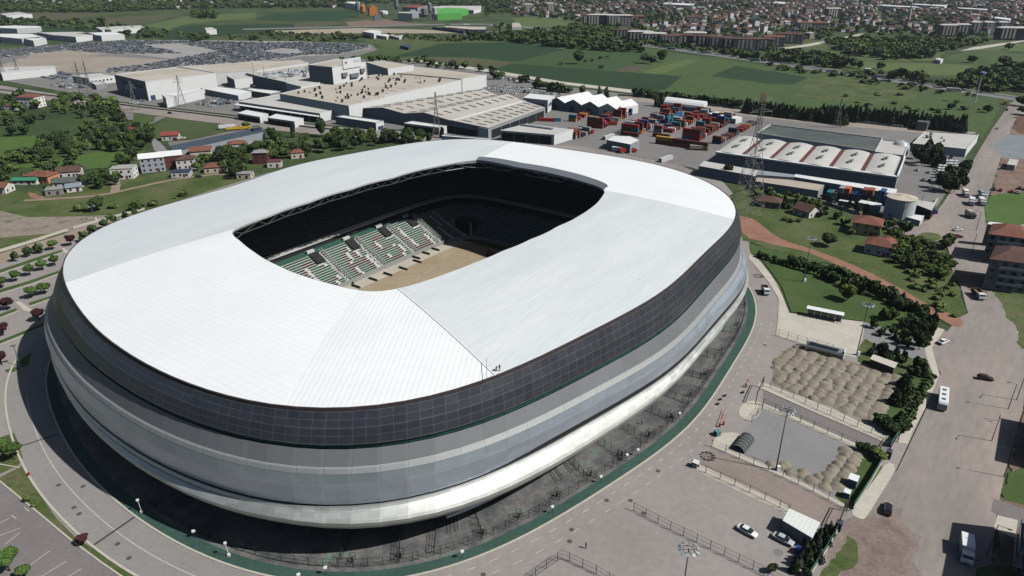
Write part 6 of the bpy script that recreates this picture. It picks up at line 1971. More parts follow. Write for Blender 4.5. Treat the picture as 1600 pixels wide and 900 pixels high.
def apartment(name, label, px, storeys, roofm, wallm, white_top=False, eh=3.0, balc=True, step=3.4, px_h=None):
    h = storeys * eh
    P = GP(px, h) if px_h is None else GP(px, px_h)
    if area(P) < 0: P = P[::-1]
    c = (sum(p[0] for p in P) / len(P), sum(p[1] for p in P) / len(P))
    o = empty(name, (*c, 0), label, 'apartment block')
    mb = MB(); mb.prism(P, 0, h); mb.build('wall', wallm, o)
    Q = [(c[0] + (p[0] - c[0]) * 1.06, c[1] + (p[1] - c[1]) * 1.06) for p in P]
    mb = MB(); n = len(Q)
    r = [(c[0] + (p[0] - c[0]) * .35, c[1] + (p[1] - c[1]) * .35) for p in P]
    mb.add([(*q, h) for q in Q] + [(*q, h + 2.4) for q in r], [(i, (i + 1) % n, n + (i + 1) % n, n + i) for i in range(n)] + [tuple(range(n, 2 * n))])
    mb.add([(*q, h - .02) for q in Q], [tuple(range(n - 1, -1, -1))])
    mb.build('roof', roofm, o)
    for a, b in facing(P):
        d = Vector(b) - Vector(a); L = d.length
        mid = (Vector(a) + Vector(b)) / 2; nrm = Vector((d.y, -d.x)).normalized()
        if nrm.dot(-mid) < 0: continue        # walls turned away from the viewpoint show nothing
        k = max(1, int(L / step))
        for s in range(storeys):
            edge_box(o, 'window', a, b, .05, .97, s * eh + .9, s * eh + 2.3, m_win, out=.12, n=k, duty=.45)
        if balc:
            for s in range(1, storeys):
                mbp = MB(); m2 = mid + nrm * .8
                mbp.box(m2.x, m2.y, s * eh - .1, L * .55, 1.5, .18, math.atan2(d.y, d.x)); q = mbp.build('balcony', m_wallw, o)
                mbp = MB(); m3 = mid + nrm * 1.5; mbp.box(m3.x, m3.y, s * eh + .08, L * .55, .08, .95, math.atan2(d.y, d.x)); mbp.build('railing', P_SILVER, q)
    return o


apartment('apartment_block', 'grey apartment block with a red and white roof at the right edge, upper one', [(1546, 365), (1552, 350), (1612, 357), (1614, 374)], 4, m_tile, m_apt)
apartment('apartment_block', 'grey apartment block with a dark red roof at the right edge, lower one', [(1548, 404), (1558, 384), (1625, 392), (1624, 414)], 4, m_tile2, m_apt)
o, P = bld('rooftop_store', 'white roofed rear building behind the upper grey apartment block', 'building', [(1543, 350), (1546, 346.5), (1605, 352), (1604, 356)], 10, m_apt, m_whiteroof, parapet=0)
apartment('apartment_block', 'dark apartment corner with balconies at the bottom right frame edge', [(1594, 842), (1660, 850), (1690, 950), (1588, 930)], 4, m_tile2, mat('charcoal_render', (.09, .095, .10), fine=.1), px_h=0, eh=3.4)
apartment('corner_house', 'dark gabled corner house at the right frame edge throwing a pointed shadow', [(1610, 664), (1670, 676), (1668, 745), (1604, 728)], 2, m_tile2, m_apt, px_h=0, balc=False, eh=3.6)
x, y = G(1580, 262)
o = empty('covered_market', (x, y, 0), 'narrow pale roofed shed standing on the brown ground beside the far right road', 'shed', None, R_(52))
mb = MB(); mb.box(0, 0, 0, 16, 4, 3.2); mb.build('wall', m_wallc, o, local=True); mb = MB(); mb.box(0, 0, 3.2, 16.6, 4.6, .25); mb.build('roof', m_greyroof, o, local=True)

# ------------------------------------------------------------------ pylons
m_pyl = mat('pylon_steel', (.19, .19, .185), fine=.1, rough=.6, scale=5); m_pylr = mat('pylon_red', (.26, .12, .10), fine=.1)


def pylon(x, y, h, w, label, rz=.5, arms=3, red=True, r=.14, seg=None):
    o = empty('power_pylon', (x, y, 0), label, 'pylon', 'lattice power pylons', rz)
    mb = MB(); seg = seg or int(h / 5)
    def wd(z): return w / 2 * (1 - .86 * min(1, z / (h * .72))) if z < h * .72 else w / 2 * .14
    C4 = [(1, 1), (1, -1), (-1, -1), (-1, 1)]
    zs = [h * i / seg for i in range(seg + 1)]
    for z0, z1 in zip(zs[:-1], zs[1:]):
        m_ = 1 if red and z0 > h * .9 else 0
        for i in range(4):
            a, b = C4[i], C4[(i + 1) % 4]
            w0, w1 = wd(z0), wd(z1)
            mb.tube((a[0] * w0, a[1] * w0, z0), (a[0] * w1, a[1] * w1, z1), r, 4, m=m_)
            mb.tube((a[0] * w0, a[1] * w0, z0), (b[0] * w1, b[1] * w1, z1), r * .6, 3, m=m_)
            mb.tube((b[0] * w0, b[1] * w0, z0), (a[0] * w1, a[1] * w1, z1), r * .6, 3, m=m_)
            mb.tube((a[0] * w1, a[1] * w1, z1), (b[0] * w1, b[1] * w1, z1), r * .6, 3, m=m_)
    mb.build('tower', [m_pyl, m_pylr], o, local=True)
    for k in range(arms):
        z = h * (.76 + .09 * k); L = w * (.62 - .08 * k)
        mb = MB()
        for s in (-1, 1):
            for q in (-.5, .5): mb.tube((s * L, 0, z), (0, q, z + .2), r * .7, 3); mb.tube((s * L, 0, z), (0, q, z + 1.8), r * .7, 3)
            mb.tube((s * L, 0, z), (s * L, 0, z - 1.6), r * .6, 3)
        mb.build('cross_arm', m_pyl, o, local=True)
    return o


pylon(*G(1166, 336), 58, 12, 'tall lattice pylon with red top beside the right end of the stadium', .4, 3, True, .12)
pylon(*G(683, 214), 31, 6, 'grey lattice pylon rising in front of the logistics hall', .3, 1, False, .12)
pylon(*G(285, 166), 26, 6, 'lattice pylon in front of the tall hall, next to the tree', .3, 2, False, .12)
pylon(*G(212, 173), 24, 6, 'lattice pylon at the left corner of the shade-grey hall wall', .3, 2, False, .12)
pylon(*G(130, 150), 30, 7, 'lattice pylon left of the grove by the road, left of a close pair', .3, 2, False, .12)
pylon(*G(142, 147), 30, 5, 'slim lattice pylon right of the close pair by the road', .3, 2, False, .12)
pylon(*G(8, 124), 20, 6, 'lattice pylon at the left frame edge by the white warehouse', .3, 2, False, .12)
pylon(*G(30, 121), 20, 6, 'lattice pylon in front of the white warehouse end', .3, 2, False, .12)
pylon(*G(1307, 200), 22, 4, 'slim yellowish lattice mast behind the dark roofed hall', .3, 1, False, .12)
pylon(*G(298, 20), 20, 5, 'far small pylon behind the left village', .3, 1, False, .3, 5)
for i, (px, py) in enumerate([(416, 138), (399, 132), (500, 60), (455, 55), (360, 38)]):
    x, y = G(px, py); mb = MB(); mb.tube((x, y, 0), (x, y, 22), .35, 5, r1=.2); tag(mb.build('mast', m_pyl), 'thin steel mast standing %s' % ['by the pipe roofed block, right one', 'by the pipe roofed block, left one', 'behind the vehicle field on the right', 'behind the vehicle field on the left', 'far behind in the dark field'][i], 'mast', 'thin masts in the industrial area')
x, y = G(284, 10); mb = MB(); mb.lathe(x, y, [(3, 0), (3, 26), (3.6, 27), (1.8, 27.5), (1.8, 34), (.1, 44)], 8); tag(mb.build('minaret', m_whiteroof), 'white minaret over the far village at the upper left', 'minaret')
x, y = G(1418, 38); mb = MB(); mb.lathe(x, y, [(3, 0), (3, 26), (3.6, 27), (1.8, 27.5), (1.8, 34), (.1, 42)], 8); tag(mb.build('minaret', m_greyroof), 'grey minaret in the middle of the far town on the right', 'minaret')
# ================================================================== foliage
def leafmat(name, c1, c2):
    m = mat(name, [c1, c2], scale=2.5, fine=.35, fscale=.5, coord='world', rough=.8, rand=.30, spec=.2)
    b = m.node_tree.nodes['Principled BSDF']
    b.inputs['Subsurface Weight'].default_value = 0
    return m


LM = {'broad': leafmat('leaf_broad', (0.046, 0.076, 0.019), (0.095, 0.136, 0.036)), 'dark': leafmat('leaf_dark', (0.027, 0.048, 0.018), (0.056, 0.085, 0.028)),
      'conifer': leafmat('leaf_conifer', (0.021, 0.039, 0.018), (0.044, 0.067, 0.027)), 'blue': leafmat('leaf_blue_spruce', (0.061, 0.086, 0.065), (0.110, 0.132, 0.095)),
      'purple': leafmat('leaf_purple', (0.039, 0.014, 0.018), (0.076, 0.025, 0.029)), 'lime': leafmat('leaf_lime', (0.122, 0.172, 0.032), (0.183, 0.230, 0.053)),
      'top': leafmat('leaf_clipped', (0.051, 0.101, 0.023), (0.091, 0.149, 0.037)), 'shrub': leafmat('leaf_shrub', (0.055, 0.086, 0.021), (0.104, 0.138, 0.037))}
m_bark = mat('bark', (.07, .055, .04), fine=.2, scale=1)


def ico(nseg=8, nring=5):
    V, F = [], []
    for i in range(1, nring):
        t = math.pi * i / nring
        for j in range(nseg):
            p = 2 * math.pi * j / nseg
            V.append((math.sin(t) * math.cos(p), math.sin(t) * math.sin(p), math.cos(t)))
    V += [(0, 0, 1), (0, 0, -1)]
    for i in range(nring - 2):
        for j in range(nseg):
            a = i * nseg + j; b = i * nseg + (j + 1) % nseg
            F.append((a, a + nseg, b + nseg, b))
    T, Bm = len(V) - 2, len(V) - 1
    for j in range(nseg):
        F.append((T, j, (j + 1) % nseg)); F.append((Bm, (nring - 2) * nseg + (j + 1) % nseg, (nring - 2) * nseg + j))
    return np.array(V), F


def crown_np(kind, n, leaf, seed):
    """unit tree crown: width 1, height 1 (whole tree). returns verts (N,3), quads (M,4), tris"""
    r = np.random.default_rng(seed)
    P = []; Nn = []
    if kind in ('broad', 'shrub', 'top'):
        z0, z1 = {'broad': (.20, 1.0), 'shrub': (0.0, 1.0), 'top': (.36, 1.0)}[kind]
        cz, hz = (z0 + z1) / 2, (z1 - z0) / 2
        nl = {'broad': 11, 'shrub': 8, 'top': 16}[kind]
        L = []
        for i in range(nl):
            d = r.normal(size=3); d /= np.linalg.norm(d)
            q = {'broad': .60, 'shrub': .55, 'top': .62}[kind] * r.uniform(.7, 1) if i else 0
            rad = {'broad': r.uniform(.32, .50), 'shrub': r.uniform(.38, .55), 'top': r.uniform(.34, .42)}[kind]
            L.append((d * q, rad))
        L[0] = (np.zeros(3), .62)
        cs = np.array([l[0] for l in L]); rs = np.array([l[1] for l in L])
        pr = rs ** 2 / np.sum(rs ** 2)
        while len(P) < n:
            k = r.choice(nl, p=pr)
            d = r.normal(size=3); d /= np.linalg.norm(d)
            p = cs[k] + d * rs[k] * r.uniform(.82, 1.06)
            dd = np.linalg.norm(p - cs, axis=1) / rs
            if np.sum(dd < .78) > 0: continue
            P.append(p); Nn.append(d)
        P = np.array(P); Nn = np.array(Nn)
        P = P * np.array([.5, .5, hz]) + np.array([0, 0, cz])
        core = [(cs[k] * np.array([.5, .5, hz]) + np.array([0, 0, cz]), np.array([.5, .5, hz]) * rs[k] * .84) for k in range(nl)]
    else:
        zz = 1 - r.uniform(0, 1, n) ** (.62 if kind == 'conifer' else .9)
        a = r.uniform(0, 2 * math.pi, n)
        if kind == 'conifer':
            rad = .5 * (1 - zz) ** .85 * (1 + .16 * np.sin(zz * 38)) * r.uniform(.72, 1.08, n)
            zmin = .06
        else:
            rad = .5 * np.sqrt(np.clip(1 - (2 * zz - .9) ** 2 * .9, .02, 1)) * r.uniform(.8, 1.06, n); zmin = .04
        P = np.stack([rad * np.cos(a), rad * np.sin(a), zmin + zz * (1 - zmin)], 1)
        Nn = np.stack([np.cos(a), np.sin(a), np.full(n, .45)], 1)
        if kind == 'conifer': core = [(np.array([0, 0, .25]), np.array([.33, .33, .24])), (np.array([0, 0, .50]), np.array([.22, .22, .22])), (np.array([0, 0, .74]), np.array([.11, .11, .17]))]
        else: core = [(np.array([0, 0, .48]), np.array([.40, .40, .44]))]
    Nn = Nn + r.normal(size=Nn.shape) * .75
    Nn /= np.linalg.norm(Nn, axis=1)[:, None]
    U = np.cross(Nn, r.normal(size=Nn.shape)); U /= np.linalg.norm(U, axis=1)[:, None]
    W_ = np.cross(Nn, U)
    s = leaf * r.uniform(.6, 1.25, len(P))[:, None] * .5
    fl = .6 if kind != 'conifer' else .8
    quad = np.stack([P - U * s - W_ * s * fl, P + U * s - W_ * s * fl, P + U * s * .7 + W_ * s, P - U * s * .7 + W_ * s], 1)
    V = quad.reshape(-1, 3); Q = np.arange(len(V)).reshape(-1, 4)
    IV, IF = ico(7, 5)
    allV = [V]; F = [tuple(q) for q in Q]; b = len(V)
    for c, rr_ in core:
        w = IV * rr_ * (1 + .12 * r.normal(size=(len(IV), 1))) + c
        w[:, 2] = np.maximum(w[:, 2], .01)
        allV.append(w); F += [tuple(b + i for i in f) for f in IF]; b += len(w)
    return np.concatenate(allV), F


def np_mesh(name, V, F, m):
    me = bpy.data.meshes.new(name)
    me.from_pydata(V.tolist() if hasattr(V, 'tolist') else V, [], F)
    for q in (m if isinstance(m, list) else [m]): me.materials.append(q)
    me.update()
    return me


KSHAPE = {'broad': 'broad', 'dark': 'broad', 'conifer': 'conifer', 'blue': 'conifer', 'purple': 'top', 'lime': 'broad', 'top': 'top', 'shrub': 'shrub', 'column': 'column'}
LM['column'] = LM['conifer']
CM = {}


def crown_mesh(kind, lod, k):
    key = (kind, lod, k)
    if key not in CM:
        n, leaf = {0: (1500, .075), 1: (560, .12), 2: (190, .20)}[lod]
        if KSHAPE[kind] == 'top': leaf *= .75
        V, F = crown_np(KSHAPE[kind], n, leaf, hash((KSHAPE[kind], k)) % 9999 + k if False else k * 17 + len(kind))
        CM[key] = np_mesh('crown', V, F, LM[kind])
    return CM[key]


tm = MB(); tm.tube((0, 0, 0), (0, 0, .5), .045, 6, r1=.025)
for i in range(4):
    a = i * 1.6; tm.tube((0, 0, .28 + .04 * i), (.20 * math.cos(a), .20 * math.sin(a), .56 + .04 * i), .018, 4, r1=.008)
_t = tm.build('trunk', m_bark, None); TRUNK = _t.data; bpy.data.objects.remove(_t)
TREES = []      # (px, py, kind, width m, height m, label, group)
rt = random.Random(11)


def T(px, py, kind, w, h, label, group=None): TREES.append((px, py, kind, w, h, label, group))


def scatter(poly, n, kinds, w, h, label, group, seed=1, mind=.6):
    """n trees spread evenly over an area of the ground (given by its outline in the photograph)"""
    r = random.Random(seed); P = GP(poly)
    xs = [p[0] for p in P]; ys = [p[1] for p in P]; got = []
    dm = math.sqrt(abs(area(P)) / n) * mind
    tries = 0
    while len(got) < n and tries < n * 60:
        tries += 1
        x, y = r.uniform(min(xs), max(xs)), r.uniform(min(ys), max(ys))
        if not inside(x, y, P) or any((x - a) ** 2 + (y - b) ** 2 < dm * dm for a, b in got): continue
        got.append((x, y))
        k = r.choice(kinds); ww = w * r.uniform(.62, 1.08)
        TREES.append(((x, y), None, k, ww, h * (ww / w) ** .5 * r.uniform(.85, 1.15), label, group))


def row(p0, p1, n, kind, w, h, label, group=None, jit=.6, ordinal=False):
    a, b = Vector(G(*p0)), Vector(G(*p1))
    for i in range(n):
        c = a + (b - a) * ((i + .5) / n)
        k = kind if isinstance(kind, str) else kind[i % len(kind)]
        TREES.append(((c.x + rt.uniform(-jit, jit), c.y + rt.uniform(-jit, jit)), None, k, w * rt.uniform(.8, 1.2), h * rt.uniform(.82, 1.15), (ORD[i] + ' ' if ordinal and i < len(ORD) else '') + label, group))


for i, (px, py) in enumerate([(25, 409), (44, 402), (63, 396), (83, 391)]): T(px, py, 'top', [3.0, 3.6, 4.0, 5.4][i], 4.6, '%s tree from the left in the uppermost car park median, round and green' % ORD[i], 'clipped round trees of the car park')
for i, (px, py) in enumerate([(3, 451), (26, 440), (48, 431), (68, 423), (87, 416)]): T(px, py, 'top', [5.2, 4.8, 4.6, 5.0, 4.6][i], 4.6, '%s tree from the left in the second car park median, clipped round' % ORD[i], 'clipped round trees of the car park')
for i, (px, py) in enumerate([(50, 466), (71, 460)]): T(px, py, 'top', 5, 4.4, '%s of the two round green trees in the short third median' % ['left', 'right'][i], 'clipped round trees of the car park')
for i, (px, py) in enumerate([(112, 384), (131, 378), (147, 367), (164, 358), (180, 352), (197, 346), (212, 340)]): T(px, py, 'purple', 4.6 - .3 * i, 5.0, '%s purple leaved tree along the stadium left edge, counted from the left' % ORD[i], 'purple leaved trees')
for i, (px, py, w) in enumerate([(13, 485, 5), (62, 502, 5), (6, 525, 4.6), (4, 571, 4.2), (132, 852, 3.0)]): T(px, py, 'purple', w, 4.8 if i < 4 else 2.6, ['dark purple tree beside the pale crosswalk', 'dark purple tree touching the stadium shadow', 'purple tree at the left edge below the crosswalk', 'small purple tree behind the lamp post at the left', 'low purple bush where the drain meets the kerb'][i], 'purple leaved trees')
for i, (px, py, w) in enumerate([(4, 708, 4.4), (24, 719, 5.0), (16, 893, 5.4), (40, 902, 3.2), (43, 784, 1.8), (54, 792, 1.3)]): T(px, py, 'top' if i < 4 else 'shrub', w, w * .95, ['round tree at the left frame edge above the red hydrant', 'round tree leaning over the ring road kerb', 'large round tree in the bottom left corner', 'small round bush beside the bottom left tree', 'small bush on the narrow verge', 'tiny bush on the narrow verge'][i])
T(1323, 470, 'lime', 7.5, 7.0, 'lone bright yellow green tree on the lawn')
T(1291, 385, 'dark', 8.0, 6.0, 'dark round tree alone on the slope above the red path')
for i, (px, py) in enumerate([(1226, 345), (1236, 348), (1248, 347)]): T(px, py, 'shrub', 3, 2.4, '%s small bush on the slope below the gabled cottage' % ORD[i])
# conifer and shrub belt between lawn and red path
row((1183, 402), (1232, 418), 9, ['conifer', 'blue', 'dark'], 2.2, 2.9, 'conifer or bush in the belt above the lawn, left part', 'planted belt above the lawn')
row((1232, 417), (1282, 431), 8, 'blue', 2.2, 4.2, 'blue green conifer from the left in the belt above the lawn', 'planted belt above the lawn', .4, True)
row((1228, 408), (1300, 430), 12, ['dark', 'broad'], 3.0, 3.4, 'dark bush behind the blue green conifers of the belt', 'planted belt above the lawn', 1)
row((1283, 434), (1350, 462), 12, ['dark', 'conifer'], 3.2, 4.3, 'dark tree in the middle of the belt above the lawn', 'planted belt above the lawn', .9)
row((1300, 426), (1400, 468), 14, ['broad', 'dark'], 3.2, 3.5, 'dark green tree on the path side of the belt', 'planted belt above the lawn', 1)
row((1350, 456), (1392, 474), 8, 'blue', 2.3, 5.0, 'tall blue green conifer near the lower end of the belt', 'planted belt above the lawn', .3, True)
row((1395, 470), (1448, 500), 10, ['conifer', 'dark'], 3.0, 4.2, 'dark tree at the lower end of the belt above the lawn', 'planted belt above the lawn', 1.2)
for i, (px, py, k) in enumerate([(1396, 478, 'conifer'), (1407, 486, 'broad'), (1390, 466, 'dark'), (1380, 500, 'shrub'), (1394, 500, 'shrub')]): T(px, py, k, 4.5, 4.6, '%s small tree standing on the lower right of the lawn' % ORD[i], 'young trees on the lawn')
scatter([(1398, 528), (1412, 505), (1440, 500), (1462, 505), (1455, 530), (1444, 552), (1428, 548)], 15, ['dark', 'conifer', 'dark'], 4.3, 6.0, 'tall dark tree in the dense clump at the street corner of the lawn', 'dense clump at the street corner', 5)
scatter([(1350, 512), (1372, 512), (1400, 526), (1428, 548), (1420, 552), (1380, 530)], 9, ['conifer', 'blue', 'dark'], 2.6, 3.4, 'young conifer on the bank above the grey side road', 'conifers on the bank', 6)
scatter([(1340, 545), (1360, 545), (1400, 560), (1440, 575), (1450, 592), (1430, 596), (1405, 578), (1370, 566)], 16, ['conifer', 'dark', 'blue'], 3.0, 4.5, 'dark conifer in the strip beside the brown cabin', 'conifers beside the brown cabin', 7)
row((1459, 508), (1446, 545), 9, 'top', 1.7, 2.1, 'clipped hedge bush along the street wall', 'street hedge', .2, True)
row((1456, 590), (1412, 676), 16, ['top', 'shrub'], 2.0, 2.1, 'hedge bush along the pale street pavement', 'street hedge', .3, True)
for i, (px, py) in enumerate([(1411, 606), (1416, 614), (1398, 632), (1408, 632), (1402, 668), (1410, 674), (1385, 668), (1392, 676), (1372, 664)]): T(px, py, 'conifer' if i < 5 else 'dark', 4.2, 5.0 if i < 5 else 3.2, '%s dark conifer on the lawn strip right of the gravel heaps' % ORD[i], 'conifers right of the gravel heaps')
for i, (px, py) in enumerate([(1345, 705), (1352, 708), (1360, 712), (1368, 716), (1376, 722)]): T(px, py, 'dark' if i < 3 else 'lime', 3.4, 2.6, '%s bush at the top of the small lower lawn' % ORD[i], 'bushes of the small lower lawn')
scatter([(1285, 830), (1306, 826), (1300, 845), (1280, 875), (1262, 905), (1232, 905), (1250, 880), (1272, 850)], 17, ['conifer', 'blue', 'conifer'], 2.3, 3.7, 'conifer in the dark clump behind the white cabin', 'conifer clump at the bottom', 8)
T(1205, 895, 'dark', 2.2, 2.4, 'low dark bush at the bottom edge left of the conifer clump')
# thicket right of the white hipped house
scatter([(1395, 392), (1420, 384), (1440, 380), (1475, 388), (1484, 420), (1470, 438), (1430, 425), (1400, 412)], 24, ['broad', 'dark', 'shrub', 'shrub'], 6.2, 4.6, 'bush or small tree in the dense thicket beside the road', 'thicket beside the right road', 9)
scatter([(1410, 425), (1480, 430), (1505, 480), (1490, 495), (1440, 465)], 16, ['shrub'], 4.0, 2.0, 'low bright green scrub bush on the slope above the road bend', 'scrub above the road bend', 10)
scatter([(1388, 372), (1410, 372), (1420, 392), (1400, 408), (1385, 400)], 6, ['broad', 'lime'], 7, 6.5, 'green tree pressed against the white hipped house', 'trees round the hipped house', 12)
for i, (px, py) in enumerate([(1412, 368), (1478, 386), (1340, 360), (1318, 352), (1330, 366), (1388, 358), (1396, 354), (1370, 352)]): T(px, py, ['dark', 'broad', 'dark', 'broad', 'shrub', 'dark', 'broad', 'shrub'][i], [7, 7, 6, 5, 4, 5, 5, 3.5][i], [7, 6, 5, 4, 3, 4.5, 4, 3][i], '%s garden tree round the yellow house and the roundabout' % ORD[i], 'garden trees by the yellow house')
scatter([(1176, 300), (1230, 306), (1270, 320), (1310, 335), (1305, 345), (1240, 330), (1180, 312)], 22, ['broad', 'dark', 'shrub'], 5.0, 4.6, 'garden tree around the brown roofed low houses', 'trees of the gardens below the long shed', 13)
scatter([(1280, 300), (1340, 312), (1400, 348), (1380, 350), (1320, 330), (1285, 318)], 16, ['dark', 'conifer'], 4.5, 5.0, 'dark tree at the foot of the blue containers and the tank', 'trees by the tank', 14)
T(1136, 281, 'dark', 7, 9, 'single tree beside the grey walled shed at the stadium end')
# trees by the coaches
scatter([(1420, 262), (1470, 262), (1466, 240), (1440, 236), (1424, 246)], 10, ['dark', 'conifer'], 8.5, 11, 'big dark tree in the group left of the coaches', 'dark trees around the coach park', 15)
scatter([(1462, 300), (1490, 306), (1512, 290), (1502, 272), (1484, 280)], 9, ['dark'], 9.5, 12, 'big dark tree in the group below the coaches', 'dark trees around the coach park', 16)
# village and thickets on the left
T(152, 330, 'dark', 9, 8, 'dark round tree alone below the village track')
for i, (px, py, w) in enumerate([(125, 330, 6), (215, 328, 8), (240, 322, 5), (170, 342, 4)]): T(px, py, 'shrub', w, w * .6, '%s low bush on the rough slope behind the car park' % ORD[i], 'bushes on the rough slope')
for i, (px, py) in enumerate([(21, 212), (40, 211)]): T(px, py, 'dark', 9.5, 7.5, ['left', 'right'][i] + ' one of two dark clipped bushes in the bright meadow', 'two dark bushes in the meadow')
scatter([(60, 232), (110, 214), (150, 205), (190, 198), (235, 205), (240, 225), (215, 240), (170, 238), (120, 250), (60, 255)], 62, ['dark', 'dark', 'broad'], 8.5, 8.5, 'tree in the dense dark thicket between the meadows', 'dense thicket between the meadows', 17)
scatter([(10, 248), (40, 240), (60, 248), (60, 258), (10, 258)], 10, ['dark', 'broad'], 7, 6, 'tree at the left end of the thicket', 'dense thicket between the meadows', 18)
scatter([(75, 172), (95, 150), (150, 156), (190, 172), (198, 190), (170, 196), (120, 184)], 34, ['dark', 'broad'], 9, 8, 'tree in the grove below the factory road', 'grove below the factory road', 19)
scatter([(0, 150), (40, 148), (70, 158), (70, 190), (30, 206), (0, 196)], 20, ['broad', 'dark'], 8, 7.5, 'tree around the white balcony house', 'grove round the balcony house', 20)
scatter([(130, 290), (180, 270), (185, 250), (210, 250), (178, 292), (150, 300)], 14, ['dark', 'broad'], 7, 7, 'tree between the orange house and the bright white house', 'village trees', 21)
scatter([(60, 262), (125, 256), (150, 264), (120, 270), (40, 280), (10, 288), (0, 270)], 14, ['broad', 'dark'], 6.5, 5.5, 'tree behind the reddish roofs at the left', 'village trees', 22)
T(208, 252, 'dark', 9, 9, 'big dark tree left of the white roofed twins')
scatter([(298, 255), (330, 245), (330, 262), (304, 272)], 5, ['broad', 'dark'], 6, 5.5, 'garden tree between the weathered and red roofed houses', 'village trees', 23)
scatter([(340, 244), (385, 238), (395, 252), (380, 285), (345, 278), (352, 262)], 18, ['dark', 'broad'], 8, 8, 'tree in the dense green between the village and the stadium rim', 'trees at the village end', 24)
scatter([(395, 236), (425, 228), (470, 226), (520, 222), (560, 232), (500, 242), (430, 252), (400, 262)], 34, ['dark', 'broad', 'broad'], 8.5, 8, 'tree in the belt behind the stadium roof, left part', 'tree belt behind the stadium', 25)
scatter([(520, 214), (600, 216), (680, 222), (690, 226), (560, 232)], 26, ['dark', 'broad'], 8.5, 8, 'tree in the belt behind the stadium roof, right part', 'tree belt behind the stadium', 26)
for i, (px, py, k) in enumerate([(502, 214, 'dark'), (459, 215, 'conifer'), (425, 218, 'dark'), (638, 222, 'dark'), (655, 221, 'dark'), (691, 216, 'conifer'), (384, 199, 'broad')]): T(px, py, k, [10, 4, 8, 10, 10, 4, 7][i], [13, 10, 9, 10, 9, 8, 4][i], ['tallest round tree standing above the belt by the road', 'slim dark conifer at the road edge', 'dark tree at the end of the long dark shed', 'dark round tree in front of the open shed, left one', 'dark round tree in front of the open shed, right one', 'small conifer at the end of the open shed', 'light bush beside the yellow lorries'][i])
for i, (px, py, w, h) in enumerate([(300, 139, 13, 10), (312, 141, 8, 6), (274, 143, 4, 9), (709, 141, 9, 11), (733, 137, 9, 11), (690, 142, 9, 7), (640, 150, 4, 5), (613, 157, 4, 5), (773, 124, 9, 9)]): T(px, py, 'dark' if i != 2 else 'conifer', w, h, ['big round dark tree before the white front of the tall hall', 'smaller dark tree right of the big one before the tall hall', 'slim dark tree at the white annex', 'left round tree behind the logistics hall', 'right round tree behind the logistics hall', 'low tree left of the two round ones behind the logistics hall', 'tiny tree at the long white wall, right', 'tiny tree at the long white wall, left', 'round tree at the rear corner of the tan halls'][i])
row((840, 138), (890, 146), 10, 'dark', 7, 7, 'dark tree beside the container yard entrance road', 'trees behind the tents', 1.5)
for i, (px, py) in enumerate([(936, 152), (947, 155), (910, 151), (1025, 166), (1035, 168)]): T(px, py, 'conifer' if i != 2 else 'broad', 6, 10, '%s conical tree behind the white tents' % ORD[i], 'trees behind the tents')
row((990, 150), (1160, 170), 34, ['dark', 'conifer', 'dark'], 8, 7, 'dark tree in the long hedge between fields and container yard', 'long dark hedge', 2)
row((1160, 176), (1320, 196), 26, 'conifer', 7, 11, 'conifer in the tall dark windbreak behind the right factory, left part', 'tall dark windbreak', .8)
row((1280, 185), (1508, 208), 36, 'conifer', 7, 12, 'conifer in the tall dark windbreak behind the right factory, right part', 'tall dark windbreak', .8)
for i, (px, py, w) in enumerate([(903, 100, 17), (1007, 99, 12), (1018, 100, 10), (1034, 97, 14), (1030, 90, 9), (877, 101, 6), (940, 107, 7), (915, 97, 5), (925, 96, 5), (938, 92, 6), (949, 91, 6)]): T(px, py, 'dark', w, w * 1.0 if w > 8 else w * .6, '%s far field tree or bush, in the open green fields' % ORD[i], 'solitary trees in the far fields')
for i, (px, py, w) in enumerate([(1543, 176, 8), (1484, 171, 7), (1596, 166, 12), (1374, 108, 10), (1577, 78, 12), (1518, 98, 12), (1566, 102, 14), (1600, 180, 10)]): T(px, py, 'dark', w, w * .8, '%s dark tree of the far right fields' % ORD[i], 'trees of the far right fields')

CAMV = Vector((0, 0, CAM_H))


def twp(t):
    return t[0] if t[1] is None else G(t[0], t[1])


TREES.sort(key=lambda t: -(t[3] * t[4]) ** .5 / math.hypot(twp(t)[0], twp(t)[1], CAM_H))
BAKE = TREES[300:]
names = {'broad': 'broadleaf_tree', 'dark': 'broadleaf_tree', 'conifer': 'conifer', 'blue': 'conifer', 'purple': 'purple_tree', 'lime': 'broadleaf_tree', 'top': 'clipped_tree', 'shrub': 'bush', 'column': 'conifer'}
cats = {'bush': 'bush'}
for i, t in enumerate(TREES[:300]):
    x, y = twp(t)
    w, h = t[3], t[4]
    dist = math.hypot(x, y, CAM_H)
    lod = 0 if w / dist > .022 else (1 if w / dist > .011 else 2)
    nm_ = names[t[2]]
    o = empty(nm_, (x, y, .1 if y > 330 else ZP), t[5], cats.get(nm_, 'tree'), t[6], rt.uniform(0, 6.28))
    c = link_mesh('crown', crown_mesh(t[2], lod, i % 4), o); c.scale = (w, w * rt.uniform(.88, 1.1), h)
    if t[2] != 'shrub':
        k = link_mesh('trunk', TRUNK, o); k.scale = (min(w, 5) * .8, min(w, 5) * .8, h)


